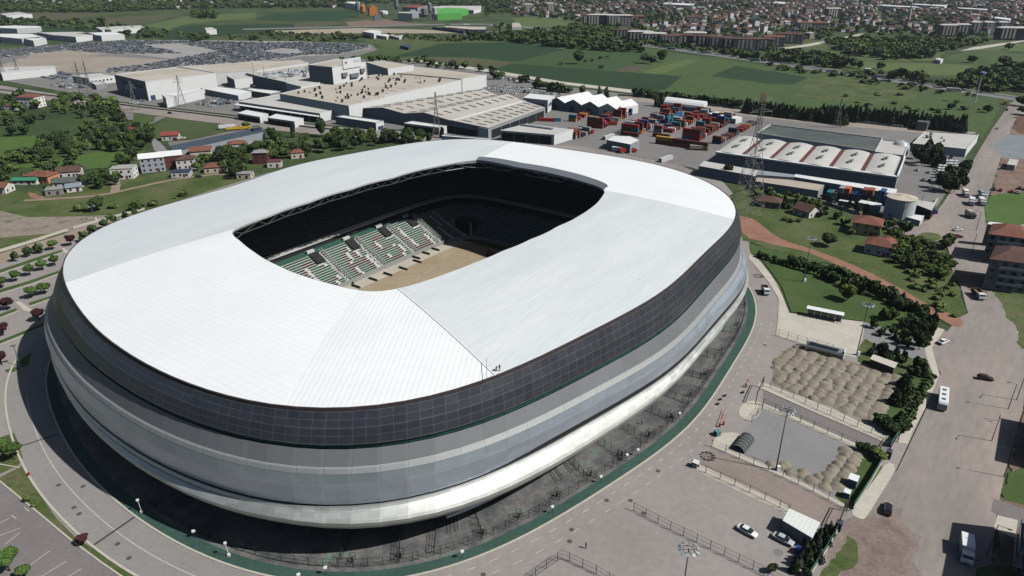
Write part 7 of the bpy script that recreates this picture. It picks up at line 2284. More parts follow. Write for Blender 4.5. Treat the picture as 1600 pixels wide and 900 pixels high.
# merged foliage for the far masses ---------------------------------------------------
class Mass:
    def __init__(s): s.V = []; s.F = []; s.n = 0
    def add(s, V, F, x, y, sx, sy, sz, rz=0, z=0):
        c, n = math.cos(rz), math.sin(rz)
        W_ = np.stack([(V[:, 0] * sx * c - V[:, 1] * sy * n) + x, (V[:, 0] * sx * n + V[:, 1] * sy * c) + y, V[:, 2] * sz + z], 1)
        s.V.append(W_); s.F.append((F, s.n)); s.n += len(V)
    def build(s, name, m, label, cat):
        V = np.concatenate(s.V)
        loops = []; counts = []
        for F, b in s.F:
            loops.append(F[0] + b); counts.append(F[1])
        L = np.concatenate(loops); C2 = np.concatenate(counts)
        me = bpy.data.meshes.new(name)
        me.vertices.add(len(V)); me.vertices.foreach_set('co', V.astype(np.float32).ravel())
        me.loops.add(len(L)); me.loops.foreach_set('vertex_index', L.astype(np.int32))
        me.polygons.add(len(C2))
        st = np.concatenate([[0], np.cumsum(C2)[:-1]])
        me.polygons.foreach_set('loop_start', st.astype(np.int32)); me.polygons.foreach_set('loop_total', C2.astype(np.int32))
        for q in (m if isinstance(m, list) else [m]): me.materials.append(q)
        if getattr(s, 'M', None) is not None: me.polygons.foreach_set('material_index', np.concatenate(s.M).astype(np.int32))
        me.update(calc_edges=True); me.validate()
        o = link_mesh(name, me)
        return tag(o, label, cat, kind='stuff')


def packF(F): return (np.array([i for f in F for i in f]), np.array([len(f) for f in F]))


LO = {}
for kd in ('broad', 'shrub', 'conifer'):
    LO[kd] = []
    for k in range(4):
        V, F = crown_np(kd, 46, .38, 100 + k); LO[kd].append((V, packF(F)))
ms = {'dark': Mass(), 'broad': Mass(), 'conifer': Mass(), 'shrub': Mass()}


def mtree(x, y, kind, w, h):
    sh_ = {'dark': 'broad', 'broad': 'broad', 'conifer': 'conifer', 'shrub': 'shrub'}.get(kind, 'broad')
    V, F = LO[sh_][rt.randrange(4)]
    ms[kind if kind in ms else 'dark'].add(V, F, x, y, w, w, h, rt.uniform(0, 6.28))


for t in BAKE:
    x, y = twp(t); mtree(x, y, t[2] if t[2] in ms else 'dark', t[3], t[4])


def wood(poly, dens, kinds, w, h, seed):
    """a far-off wood: dens = trees per 1000 square metres"""
    r = random.Random(seed); P = GP(poly); xs = [p[0] for p in P]; ys = [p[1] for p in P]
    n = int(abs(area(P)) / 1000 * dens)
    for _ in range(int(n * (max(xs) - min(xs)) * (max(ys) - min(ys)) / max(1, abs(area(P))))):
        x, y = r.uniform(min(xs), max(xs)), r.uniform(min(ys), max(ys))
        if inside(x, y, P):
            ww = w * r.uniform(.6, 1.35); mtree(x, y, r.choice(kinds), ww, h * r.uniform(.6, 1.3) * (ww / w) ** .5)


D2 = ['dark', 'dark', 'broad']
wood([(790, 57), (870, 55), (905, 62), (1000, 78), (1005, 83), (940, 80), (870, 75), (800, 66)], 12, D2, 11, 10, 1)
wood([(860, 45), (900, 40), (1000, 50), (1010, 60), (960, 62), (905, 56)], 6, ['broad', 'shrub'], 9, 6, 2)
wood([(1000, 62), (1060, 72), (1200, 90), (1200, 98), (1100, 84), (1000, 70)], 5, D2, 9, 7, 3)
wood([(1200, 78), (1250, 86), (1330, 98), (1350, 108), (1300, 107), (1200, 97)], 11, D2, 10, 8, 4)
wood([(1300, 86), (1345, 90), (1395, 96), (1460, 90), (1440, 86), (1360, 80)], 9, D2, 10, 8, 5)
wood([(1330, 62), (1550, 66), (1500, 75), (1440, 92), (1400, 90), (1300, 78), (1290, 66)], 8, ['broad', 'dark', 'shrub'], 10, 7, 6)
wood([(1330, 118), (1400, 120), (1500, 134), (1560, 142), (1560, 148), (1480, 138), (1370, 124)], 14, D2, 8, 8, 7)
wood([(1490, 118), (1560, 108), (1640, 104), (1680, 118), (1640, 146), (1560, 142), (1500, 130)], 10, D2, 10, 8, 8)
wood([(1200, 102), (1330, 116), (1400, 128), (1480, 142), (1540, 152), (1480, 150), (1380, 136), (1290, 120), (1200, 108)], 5, ['shrub', 'dark'], 7, 4.5, 9)
wood([(1260, 150), (1330, 140), (1420, 150), (1540, 165), (1535, 205), (1400, 190)], 1.4, ['shrub'], 6, 2.5, 10)
wood([(400, 51), (560, 56), (720, 58), (800, 62), (700, 66), (600, 60), (420, 57)], 5, ['shrub', 'dark', 'broad'], 8, 5, 11)
wood([(720, 57), (760, 56), (800, 58), (800, 66), (740, 62)], 9, D2, 10, 8, 12)
wood([(0, 10), (300, 8), (540, 8), (540, 12), (300, 14), (150, 20), (0, 20)], 3.5, D2, 14, 10, 13)
wood([(0, 30), (150, 34), (300, 62), (200, 62), (100, 44), (0, 42)], 1.8, D2, 11, 8, 14)
wood([(300, 22), (340, 22), (336, 30), (305, 28)], 8, D2, 12, 10, 15)
wood([(290, 56), (330, 56), (320, 66), (300, 66)], 8, D2, 9, 7, 16)
wood([(360, 58), (420, 56), (560, 60), (560, 64), (360, 66)], 3, ['dark', 'shrub'], 9, 6, 17)
wood([(500, 88), (545, 92), (640, 96), (740, 105), (770, 114), (740, 112), (640, 102), (520, 93)], 3.5, ['dark', 'broad'], 8, 7, 18)
wood([(830, 134), (890, 142), (900, 150), (840, 142)], 14, D2, 8, 7, 19)
wood([(760, 118), (850, 130), (850, 135), (770, 124)], 5, D2, 8, 7, 20)
wood([(650, 4), (800, 2), (800, 20), (760, 26), (760, 12), (650, 8)], 2.2, D2, 14, 10, 21)
wood([(760, 40), (800, 40), (800, 58), (780, 56)], 1.2, D2, 9, 7, 22)
wood([(1180, 165), (1260, 176), (1500, 203), (1500, 206), (1260, 182), (1180, 172)], 10, ['dark'], 6, 5, 23)
wood([(1480, 255), (1500, 250), (1520, 215), (1508, 215)], 4, ['shrub', 'dark'], 4, 2.5, 24)
wood([(0, 300), (120, 312), (260, 296), (330, 300), (240, 325), (100, 340), (0, 330)], .9, ['shrub'], 4, 1.6, 25)
wood([(150, 318), (230, 300), (330, 285), (350, 300), (250, 325), (190, 332)], 4, ['shrub', 'broad'], 5, 2.6, 26)
wood([(1180, 315), (1300, 350), (1380, 395), (1440, 430), (1380, 420), (1240, 370)], .8, ['shrub'], 2.6, 1.2, 27)
wood([(1400, 425), (1480, 432), (1508, 485), (1490, 497), (1440, 470)], 9, ['shrub'], 3.6, 1.5, 28)
wood([(0, 258), (130, 262), (120, 300), (0, 305)], 1.8, ['shrub', 'broad'], 5, 3, 29)
wood([(100, 180), (190, 188), (190, 198), (150, 200), (90, 188)], 4, ['shrub', 'broad'], 6, 4, 30)
# town greenery
wood([(800, 4), (1600, 4), (1700, 60), (1500, 58), (1340, 58), (1200, 70), (1050, 58), (960, 44), (860, 30), (800, 25)], 1.5, D2, 10, 8, 31)
wood([(700, -20), (1700, -20), (1700, 6), (760, 6)], .5, D2, 18, 10, 32)
wood([(-60, -25), (700, -25), (700, 6), (-60, 10)], .5, D2, 22, 11, 33)

# ================================================================== shipping containers
CC = {'maroon': (.13, .035, .03), 'red': (.36, .04, .035), 'rust': (.27, .085, .055), 'blue': (.035, .09, .24), 'teal': (.03, .16, .21), 'navy': (.02, .035, .09), 'white': (.55, .56, .54), 'yellow': (.55, .36, .05), 'pink': (.55, .05, .25), 'grey': (.32, .34, .34), 'orange': (.48, .14, .05)}
for k, v in CC.items():
    m = mat('container_' + k, v, fine=.15, scale=3, fscale=.6, rough=.55, coord='object')
    add_lines(m, 'x', 0, (.6, 0), .25, .22, coord='object')
m_cdoor = mat('container_door_gear', (.30, .30, .30), fine=0)
CON = {}


def container(col, L, loc, rz, label, group):
    key = (col, L)
    if key not in CON:
        mb = MB(); mb.box(0, 0, .05, L, 2.44, 2.5); mb.box(0, 0, 0, L, 2.3, .05)
        for sx in (-1, 1):
            for sy in (-1, 1): mb.box(sx * (L / 2 - .09), sy * 1.13, 0, .22, .22, 2.6)
        b = mb.build('box', MATS['container_' + col], None); bm = b.data; bpy.data.objects.remove(b)
        mb = MB()
        for y in (-.8, -.35, .35, .8): mb.tube((-L / 2 - .03, y, .2), (-L / 2 - .03, y, 2.4), .04, 4)
        b = mb.build('door_bars', m_cdoor, None); dm = b.data; bpy.data.objects.remove(b)
        CON[key] = (bm, dm)
    o = empty('shipping_container', loc, label, 'container', group, rz)
    link_mesh('box', CON[key][0], o); link_mesh('door_bars', CON[key][1], o)
    return o


rc = random.Random(21)
COLS = ['maroon', 'maroon', 'maroon', 'rust', 'rust', 'rust', 'red', 'red', 'blue', 'teal', 'navy', 'white', 'grey', 'yellow', 'rust', 'pink']
rows_ = [((893, 191), (932, 172), 1, 2, 'row nearest the tents'), ((928, 201), (978, 178), 2, 3, 'row with the pink box'), ((886, 217), (922, 205), 2, 2, 'row beside the white open shed'), ((982, 212), (1056, 174), 2, 3, 'third large row'),
         ((1033, 209), (1104, 176), 2, 2, 'fourth large row'), ((1078, 220), (1138, 186), 2, 3, 'fifth large row'), ((1118, 226), (1178, 193), 1, 2, 'last low row by the curved bays')]
for ri, (a, b, wdt, hgt, nm_) in enumerate(rows_):
    A, B = Vector(G(*a)), Vector(G(*b)); d = (B - A); L = d.length; d.normalize(); pn = Vector((d.y, -d.x)); rz = math.atan2(pn.y, pn.x)
    npos = int(L / 4.6)
    for i in range(npos):
        for w in range(wdt):
            hh = rc.choice([hgt, hgt - 1 or 1, 1, 1]) if i else hgt
            if rc.random() < .06: continue
            for k in range(hh):
                c = A + d * (4.6 * (i + .5)) + pn * (6.5 * (w - (wdt - 1) / 2))
                nn = 1 if i else 1
                col = rc.choice(COLS)
                if ri == 1 and i == 1: col = ['navy', 'pink', 'pink'][k]
                elif col == 'pink': col = 'red'
                container(col, 6.06, (c.x, c.y, ZP + k * 2.6), rz, '%s container, %s %s in the %s%s' % (col, ORD[i], ['bottom layer', 'second layer', 'third layer'][k], nm_, '' if wdt == 1 else ', %s side' % ['left', 'right'][w]), 'shipping containers in yard rows')
for i, (px, py, col, k, L, deg) in enumerate([(985, 213, 'maroon', 0, 12.2, -33), (1038, 226, 'maroon', 0, 12.2, -33), (1038, 226, 'yellow', 1, 12.2, -33), (1064, 230, 'rust', 0, 12.2, -33), (1064, 230, 'maroon', 1, 12.2, -33), (1091, 234, 'yellow', 0, 12.2, -33), (1091, 234, 'maroon', 1, 12.2, -33), (1033, 215, 'maroon', 0, 12.2, -33),
                                          (1052, 190, 'teal', 0, 12.2, 55), (1052, 190, 'teal', 1, 12.2, 55), (1046, 192, 'blue', 0, 12.2, 55), (1046, 192, 'teal', 1, 12.2, 55), (1058, 187, 'blue', 0, 12.2, 55), (1058, 187, 'blue', 1, 12.2, 55), (870, 190, 'teal', 0, 6.06, 0), (855, 190, 'red', 0, 12.2, -10), (951, 217, 'white', 0, 12.2, 50), (1044, 250, 'white', 0, 6.06, 40), (1036, 253, 'white', 0, 6.06, 40)]):
    container(col, L, (*G(px, py), ZP + k * 2.6), R_(deg), '%s %s container %s, %s' % (col, 'long' if L > 7 else 'short', ['on the ground', 'stacked on top'][k], ['left of the front group', 'left of the dark front wall', 'left of the dark front wall, above the maroon', 'in the middle of the front wall', 'in the middle of the front wall, upper', 'at the right of the front wall', 'at the right of the front wall, upper', 'behind the front wall', 'middle of the tall teal block', 'middle of the tall teal block, upper', 'left of the tall teal block', 'left of the tall teal block, upper', 'right of the tall teal block', 'right of the tall teal block, upper', 'beside the logistics hall', 'beside the logistics hall lorry bays', 'at the grey shed corner', 'alone on the empty yard', 'alone near the green mesh fence'][i]), 'shipping containers around the yard')
# the mixed stack behind the tank (shade side towards us)
grid = [(0, ['navy', 'teal']), (1, ['teal', 'grey']), (2, ['navy', 'maroon', 'grey']), (3, ['navy', 'maroon', 'orange']), (4, ['blue', 'navy']), (5, ['blue', 'blue']), (6, ['navy', 'blue', 'rust']), (7, ['navy', 'maroon', 'rust']), (8, ['blue', 'teal']), (9, ['navy', 'blue', 'blue']), (10, ['blue', 'blue']), (11, ['navy', 'maroon']), (12, ['navy', 'white'])]
A, B = Vector(G(1290, 313)), Vector(G(1408, 322)); d = (B - A)
for i, cols_ in grid:
    for k, col in enumerate(cols_):
        c = A + d * ((i + .5) / 13)
        container(col, 6.06, (c.x, c.y, k * 2.6), R_(55), '%s container, %s of the thirteen stacks beside the tank, %s' % (col, ORD[i], ['bottom', 'second layer', 'top layer'][k]), 'containers stacked beside the tank')

# ================================================================== parked cars in the big lots
def lowcar(col, k=0):
    mb = MB()
    if k == 0:
        mb.box(0, 0, .25, 4.3, 1.75, .65, m=0); mb.add([(-1.6, -.78, .9), (1.15, -.78, .9), (1.15, .78, .9), (-1.6, .78, .9), (-1.1, -.62, 1.42), (.35, -.62, 1.42), (.35, .62, 1.42), (-1.1, .62, 1.42)], [(0, 1, 5, 4), (1, 2, 6, 5), (2, 3, 7, 6), (3, 0, 4, 7)], 1)
        mb.add([(-1.1, -.62, 1.43), (.35, -.62, 1.43), (.35, .62, 1.43), (-1.1, .62, 1.43)], [(0, 1, 2, 3)], 0)
    return mb


CARM = {'white': P_WHITE, 'silver': P_SILVER, 'black': P_BLACK, 'blue': P_BLUE, 'red': P_RED, 'grey': P_GREY, 'pale blue': P_CYAN}
lots = [([(742, 139), (782, 132), (882, 149), (874, 154), (856, 152), (820, 145), (800, 148)], 'white car park behind the logistics hall', ['white'] * 7 + ['silver', 'black'], 1.0),
        ([(60, 117), (96, 113), (112, 119), (112, 124), (70, 124)], 'crowded yard left of the office hall', ['pale blue', 'white', 'silver', 'blue'], .95),
        ([(78, 132), (104, 128), (138, 131), (132, 138), (96, 139)], 'small yard in front of the office hall', ['white', 'white', 'silver', 'black'], .9),
        ([(1552, 291), (1600, 297), (1660, 307), (1660, 316), (1600, 308), (1549, 300)], 'row of dark cars on the right verge', ['black', 'black', 'grey', 'red', 'silver'], .8),
        ([(1428, 282), (1440, 262), (1455, 264), (1452, 290), (1462, 300), (1450, 306)], 'yard of the tank enclosure road', ['white', 'silver', 'grey'], .35),
        ([(1452, 236), (1496, 242), (1492, 250), (1452, 246)], 'row at the showroom wall', ['black', 'grey', 'silver'], .7),
        ([(776, 120), (830, 127), (826, 131), (778, 124)], 'row by the field edge road', ['black', 'grey', 'white'], .7),
        ([(200, 160), (228, 157), (226, 162), (206, 164)], 'strip beside the factory gate', ['white', 'grey'], .4),
        ([(300, 164), (330, 155), (380, 152), (386, 160), (330, 168)], 'cluttered parts yard beside the front wing', ['grey', 'silver', 'white', 'pale blue', 'black'], .8),
        ([(0, 79), (60, 73), (130, 68), (200, 64), (300, 64.5), (420, 67), (470, 66.5), (575, 69.5), (577, 75), (530, 85), (475, 86), (440, 92), (345, 100), (270, 109), (168, 114), (166, 109), (240, 99), (268, 93), (345, 80), (290, 84), (180, 84), (110, 79), (40, 86), (0, 92)], 'huge vehicle field at the upper left', ['silver', 'white', 'white', 'pale blue', 'black', 'silver', 'grey', 'pale blue', 'silver'], .8),
        ([(1292, 70), (1360, 72), (1358, 79), (1300, 77)], 'far white car yard in the scrub', ['white', 'white', 'silver'], .8)]
holes = [GP([(410, 80), (440, 76), (468, 77), (475, 84), (440, 85)]), GP([(220, 70), (280, 68), (345, 80), (290, 84)]), GP([(50, 84), (110, 79), (170, 85), (80, 92), (40, 91)])]
allcars = []
ca, sa = math.cos(R_(55)), math.sin(R_(55))
rk = random.Random(31)
for li, (px, nm_, cols_, dens) in enumerate(lots):
    P = GP(px)
    us_ = [p[0] * ca + p[1] * sa for p in P]; vs_ = [-p[0] * sa + p[1] * ca for p in P]
    u = min(us_); rowi = 0
    while u < max(us_):
        v = min(vs_)
        while v < max(vs_):
            x, y = u * ca - v * sa, u * sa + v * ca
            if inside(x, y, P) and rk.random() < dens and not any(inside(x, y, h) for h in holes):
                allcars.append((math.hypot(x, y), x + rk.uniform(-.3, .3), y + rk.uniform(-.3, .3), rk.choice(cols_), nm_, li))
            v += 2.75
        rowi += 1
        u += 5.4 if rowi % 2 else 9.5
allcars.sort()
LC = {}
for d_, x, y, col, nm_, li in allcars[:280]:
    if col not in LC:
        b = lowcar(col).build('parked_car', [CARM[col], m_glass]); LC[col] = b.data; bpy.data.objects.remove(b)
    o = link_mesh('parked_car', LC[col]); o.location = (x, y, ZP + .02); o.rotation_euler = (0, 0, R_(55) + rk.uniform(-.03, .03))
    tag(o, '%s car in the %s' % (col, nm_), 'car', 'cars in the %s' % nm_)
mc = Mass(); mc.M = []
ckeys = list(CARM)
lb = lowcar('x'); LV = np.array(lb.v); LF_ = packF(lb.f); LMi = np.array(lb.m)
for d_, x, y, col, nm_, li in allcars[280:]:
    mc.add(LV, LF_, x, y, 1, 1, 1, R_(55), ZP)
    mc.M.append(np.where(LMi == 1, len(ckeys), ckeys.index(col)))
mc.build('parked_cars', [CARM[k] for k in ckeys] + [m_glass], 'thousands of small new cars packed in rows over the far vehicle field', 'cars')

# ================================================================== far town
WALLC = [(.62, .61, .59), (.40, .38, .34), (.20, .21, .24), (.55, .54, .52), (.26, .21, .19), (.12, .14, .18)]
ROOFC = [(.13, .055, .045), (.10, .055, .05), (.16, .07, .052), (.075, .07, .072), (.11, .06, .055), (.36, .36, .36)]
WM = [mat('town_wall_%s' % 'abcdef'[i], c, fine=.15, scale=6, fscale=1.5) for i, c in enumerate(WALLC)]
RM = [mat('town_roof_%s' % 'abcdef'[i], c, fine=.2, scale=6, fscale=1.5) for i, c in enumerate(ROOFC)]
m_twin = m_win


def townhouse(w, d, h, hip=True, wins=True):
    """unit-less small house: walls 0, roof 1, windows 2"""
    mb = MB(); mb.box(0, 0, 0, w, d, h, m=0)
    W2, D2_ = w / 2 + .4, d / 2 + .4; r = max(.01, (w - d) / 2)
    if hip: mb.add([(-W2, -D2_, h), (W2, -D2_, h), (W2, D2_, h), (-W2, D2_, h), (-r, 0, h + 2.2), (r, 0, h + 2.2)], [(0, 1, 5, 4), (1, 2, 5), (2, 3, 4, 5), (3, 0, 4)], 1)
    else: mb.box(0, 0, h, w + .3, d + .3, .4, m=1)
    if wins:
        for f in range(int(h / 3)):
            for k in range(int(w / 3.2)):
                q = -w / 2 + 1.6 + k * 3.2; z = 1 + f * 3
                mb.add([(q - .6, -d / 2 - .05, z), (q + .6, -d / 2 - .05, z), (q + .6, -d / 2 - .05, z + 1.4), (q - .6, -d / 2 - .05, z + 1.4)], [(0, 1, 2, 3)], 2)
    return mb


protoH = [townhouse(11, 8, 6), townhouse(11, 10, 9), townhouse(14, 10, 6), townhouse(10, 9, 12), townhouse(16, 11, 9, False), townhouse(9, 8, 3.5)]
town = GP([(790, -2), (800, 24), (850, 27), (905, 31), (1000, 44), (1060, 56), (1150, 66), (1240, 72), (1310, 55), (1345, 50), (1400, 54), (1490, 54), (1600, 58), (1700, 62), (1740, -2), (1500, -12), (1100, -14)])
town2 = GP([(0, 6), (100, 9), (240, 14), (330, 17), (400, 12), (540, 10), (540, 2), (300, -2), (0, -2)])
rh_ = random.Random(41)
cand = []
for T_, sp, pr, rot in ((town, 21, .80, 20), (town2, 34, .28, 60)):
    c, s = math.cos(R_(rot)), math.sin(R_(rot))
    us_ = [p[0] * c + p[1] * s for p in T_]; vs_ = [-p[0] * s + p[1] * c for p in T_]
    u = min(us_)
    i = 0
    while u < max(us_):
        v = min(vs_); j = 0
        while v < max(vs_):
            x, y = u * c - v * s, u * s + v * c
            far_ = max(1, y / 1500)
            if y < 3600 and inside(x, y, T_) and rh_.random() < pr * (.55 + .45 * math.sin(x * .011 + 1.3) * math.sin(y * .008)):
                cand.append((math.hypot(x, y), x + rh_.uniform(-4, 4), y + rh_.uniform(-4, 4), rh_.choices(range(6), [6, 5, 4, 1.2, 1.5, 2])[0], rh_.choices(range(6), [5, 4, 2, 5, 2, 1])[0], rh_.choices(range(6), [6, 6, 3, 4, 4, 2])[0], R_(rot) + rh_.choice((0, math.pi / 2, math.pi, -math.pi / 2)) + rh_.uniform(-.2, .2)))
            j += 1
            v += sp + (9 if j % 3 == 0 else 0)
        i += 1
        u += sp + (9 if i % 2 == 0 else 0)
cand.sort()
HM = {}
wn = ['white', 'beige', 'grey', 'cream', 'brownish', 'dark grey']; rn = ['red brown', 'dark brown', 'terracotta', 'charcoal', 'dull red', 'pale']
for d_, x, y, k, wi, ri, rz in cand[:270]:
    key = (k, wi, ri)
    if key not in HM:
        b = protoH[k].build('town_house', [WM[wi], RM[ri], m_twin]); HM[key] = b.data; bpy.data.objects.remove(b)
    o = link_mesh('town_house', HM[key]); o.location = (x, y, 0); o.rotation_euler = (0, 0, rz)
    side = 'left part' if x < 350 else ('middle part' if x < 800 else 'right part')
    tag(o, '%s house with %s roof at the near town edge, %s' % (wn[wi], rn[ri], side), 'house', 'small houses at the near edge of the far town')
mt_ = Mass(); mt_.M = []
pk = [(np.array(m.v), packF(m.f), np.array(m.m)) for m in protoH]
for d_, x, y, k, wi, ri, rz in cand[270:]:
    V, F, Mi = pk[k]
    mt_.add(V, F, x, y, 1, 1, 1, rz); mt_.M.append(np.where(Mi == 0, wi, np.where(Mi == 1, 6 + ri, 12)))
mt_.build('town', WM + RM + [m_twin], 'dense far town of small houses filling the upper right background', 'town')

# apartment slabs along the town edge
def slab(px, py, w, d, h, deg, wallm, roofm, label, cols=None, grp='apartment slabs at the town edge'):
    x, y = G(px, py)
    o = empty('apartment_slab', (x, y, 0), label, 'apartment block', grp, R_(deg))
    mb = MB(); mb.box(0, 0, 0, w, d, h); mb.build('wall', wallm, o, local=True)
    mb = MB(); mb.box(0, 0, h, w + 1.2, d + 1.2, .5)
    r = w / 2 * .7
    mb.add([(-w / 2 - .6, -d / 2 - .6, h + .5), (w / 2 + .6, -d / 2 - .6, h + .5), (w / 2 + .6, d / 2 + .6, h + .5), (-w / 2 - .6, d / 2 + .6, h + .5), (-r, 0, h + 2.4), (r, 0, h + 2.4)], [(0, 1, 5, 4), (1, 2, 5), (2, 3, 4, 5), (3, 0, 4)])
    mb.build('roof', roofm, o, local=True)
    me = None; n = max(2, int(w / 6)); st = int(h / 3)
    k = 0
    for s in range(st):
        for i in range(n):
            if k >= 98: break
            if me is None: b = MB(); b.box(0, 0, 0, 2.6, .15, 1.5); q = b.build('window', m_win, o, local=True); me = q.data
            else: q = link_mesh('window', me, o)
            q.location = (-w / 2 + w * (i + .5) / n, -d / 2 - .08, s * 3 + .9); k += 1
    for i in range(min(n, 4)):
        b = MB(); b.box(-w / 2 + w * (i + 1) / (n + 1), -d / 2 - .6, 2.6, 3, 1.1, h - 3.5); b.build('balcony_stack', m_wallw if i % 2 else m_wallc, o, local=True)
    return o


m_sd = mat('slab_dark_wall', (.045, .05, .075), fine=.15, scale=10); m_sp = mat('slab_pale_wall', (.38, .36, .33), fine=.15, scale=10); m_sb = mat('slab_brown_wall', (.22, .15, .12), fine=.15, scale=10)
SL = [(979, 60, 40, 15, 13, -14, m_sd, m_tile2, 'dark long slab nearest the far highway, first from the left'), (1000, 63, 40, 15, 13, -14, m_sd, m_greyroof, 'dark slab second from the left by the far highway'), (1022, 66, 36, 15, 13, -14, m_sd, m_greyroof, 'dark slab third from the left by the far highway'),
      (1046, 70, 30, 15, 13, -14, m_sp, m_tile2, 'pale gabled slab fourth from the left by the far highway'), (1064, 70, 34, 15, 14, -14, m_sd, m_tile2, 'dark slab fifth from the left by the far highway'), (1085, 66, 34, 16, 14, -14, m_sp, m_greyroof, 'brownish slab with pale roof sixth from the left'),
      (1105, 72, 34, 15, 14, -16, m_sd, m_tile2, 'dark slab seventh from the left by the far highway'), (1126, 74, 34, 15, 14, -16, m_sp, m_tile2, 'striped pale slab eighth from the left'), (1146, 76, 34, 15, 14, -16, m_sd, m_tile2, 'dark striped slab ninth from the left'), (1166, 78, 34, 15, 15, -16, m_sp, m_tile2, 'pale striped slab tenth from the left'), (1188, 78, 34, 15, 15, -16, m_sp, m_tile2, 'pale striped slab last in the highway row'),
      (1208, 73, 30, 14, 14, -16, m_sp, m_tile, 'white and red slab left of the pale field track'), (1232, 68, 40, 14, 14, -16, m_sp, m_tile2, 'long white striped slab beside the pale field track'), (1268, 48, 54, 22, 14, -10, m_sp, m_tile, 'large block with a broad orange roof'), (1215, 38, 60, 14, 6, -10, m_sp, m_tile, 'low long orange roof left of the broad orange one'),
      (917, 38, 18, 12, 18, -8, mat('slab_red_wall', (.30, .06, .06), fine=.1), m_tile2, 'small dark red slab at the town front'), (940, 40, 60, 15, 20, -8, m_sd, m_greyroof, 'long dark slab block at the town front, left'), (968, 41, 50, 15, 20, -8, m_sp, m_greyroof, 'pale long slab with a dark gap at the town front'), (992, 35, 40, 15, 12, -8, m_sb, m_tile, 'orange brown long slab at the town front'),
      (1478, 57, 26, 15, 18, -12, m_sb, m_greyroof, 'unfinished brick slab at the right town edge'), (1500, 56, 22, 15, 18, -12, m_sd, m_greyroof, 'dark grey slab right of the brick one'), (1520, 54, 16, 15, 20, -12, m_sp, m_greyroof, 'pale tower block first in the right row'), (1540, 54, 16, 15, 20, -12, m_sp, m_greyroof, 'pale tower block second in the right row'), (1562, 54, 16, 15, 20, -12, m_sp, m_greyroof, 'pale tower block third in the right row'), (1578, 62, 44, 18, 18, -12, m_sd, m_greyroof, 'big dark slab with a white gridded end at the right town edge'),
      (860, 20, 18, 14, 22, 0, m_sp, m_greyroof, 'white tower pair at the left end of the town, left'), (825, 20, 18, 14, 20, 0, m_sp, m_greyroof, 'white tower block left of the white pair'), (970, 6, 20, 16, 34, 0, m_sp, m_greyroof, 'tall white tower far in the town, left of the group'), (985, 6, 20, 16, 30, 0, m_sp, m_greyroof, 'tall white tower far in the town, right of the group'),
      (1120, 40, 30, 14, 14, -10, m_sp, m_tile, 'white slab in the middle of the town, left'), (1080, 38, 26, 14, 14, -10, m_sp, m_tile2, 'white slab with brown roof in the middle of the town'), (1230, 28, 24, 14, 20, 0, m_sp, m_tile2, 'white tower in the centre of the town, left'), (1262, 27, 24, 14, 20, 0, m_sd, m_tile2, 'dark tower in the centre of the town'), (1300, 28, 34, 14, 20, 0, m_sd, m_greyroof, 'dark slab in the centre of the town, right')]
for a in SL: slab(*a)
for i, (px, l) in enumerate([([(1380, 9), (1372, 7), (1430, 10), (1440, 12)], 'long pale hall far behind the town, left'), ([(1430, 7), (1424, 5.5), (1480, 8), (1476, 10)], 'long white arched hall far behind the town, middle'), ([(1035, 6), (1040, 4), (1085, 6), (1080, 8.5)], 'long pale far hall above the town centre'),
                             ([(1500, 13), (1495, 11.5), (1560, 15), (1562, 17)], 'long thin pale hall far behind the town, right'), ([(1553, 28), (1556, 26), (1580, 29), (1578, 31.5)], 'bright white flat hall inside the right town'), ([(1200, 4), (1205, 2.5), (1230, 3), (1226, 6)], 'tan far hall at the top of the frame')]):
    bld('far_building', l, 'hall', px, 9, m_wwall, m_whiteroof, parapet=0)
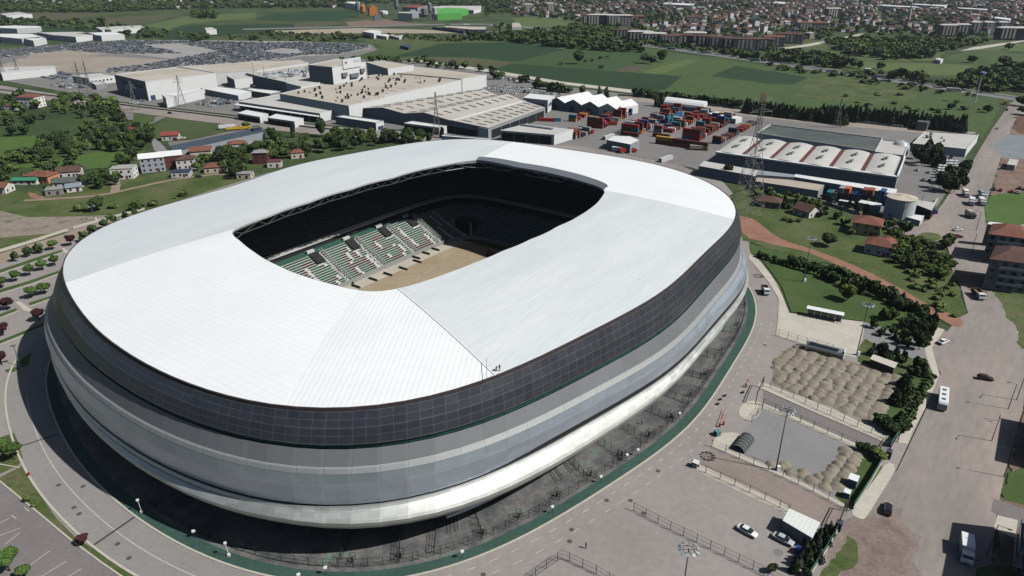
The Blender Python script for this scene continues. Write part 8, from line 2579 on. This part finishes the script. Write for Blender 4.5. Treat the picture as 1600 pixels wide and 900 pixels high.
LBL = {'dark': 'far-off dark woods, hedges and town trees beyond the factories', 'broad': 'far-off mid green trees mixed into the hedges and gardens', 'conifer': 'far-off dark conifers of the windbreaks', 'shrub': 'scattered low scrub on slopes, verges and field edges'}
for k, m_ in ms.items():
    if m_.n: m_.build('scrub' if k == 'shrub' else 'woods', LM[k], LBL[k], 'bushes' if k == 'shrub' else 'trees')
print('cars', len(allcars), 'houses', len(cand), 'trees', len(TREES), 'baked', len(BAKE))

# ------------------------------------------------------------------ air
mb = MB()
hx0, hx1, hy0, hy1, hz0, hz1 = -9200, 9200, -700, 16200, -1.03, 135
V = [(x, y, z) for z in (hz0, hz1) for x, y in ((hx0, hy0), (hx1, hy0), (hx1, hy1), (hx0, hy1))]
mb.add(V, [(0, 3, 2, 1), (4, 5, 6, 7), (0, 1, 5, 4), (1, 2, 6, 5), (2, 3, 7, 6), (3, 0, 4, 7)])
hm = bpy.data.materials.new('haze'); hm.use_nodes = True
t = hm.node_tree; t.nodes.clear()
out = t.nodes.new('ShaderNodeOutputMaterial'); pv = t.nodes.new('ShaderNodeVolumePrincipled')
pv.inputs['Color'].default_value = (.80, .90, 1.0, 1); pv.inputs['Density'].default_value = .00004; pv.inputs['Anisotropy'].default_value = .2
t.links.new(pv.outputs[0], out.inputs['Volume'])
o = mb.build('haze', hm); o['kind'] = 'stuff'; tag(o, 'thin bluish air that pales the far town and fields', 'haze')

# ------------------------------------------------------------------ tell look-alikes apart by their order across the picture
from collections import defaultdict
same = defaultdict(list)
for o in bpy.data.objects:
    if o.parent is None and 'label' in o and o.get('kind') is None:
        p = o.matrix_basis.translation if o.type == 'EMPTY' or o.matrix_basis.translation.length > .1 else (sum((Vector(c) for c in o.bound_box), Vector()) / 8)
        d = p[1] * CP + (CAM_H - p[2]) * SP
        same[o['label']].append((p[0] / max(d, 1), o))
for l, L_ in same.items():
    if 1 < len(L_) <= 45:
        L_.sort(key=lambda q: q[0])
        for i, (_, o) in enumerate(L_):
            if len(l.split()) <= 12: o['label'] = '%s, %s from the left' % (l, ORD[i].replace(' ', '-'))
            else: o['label'] = ORD[i].replace(' ', '-') + ' ' + l
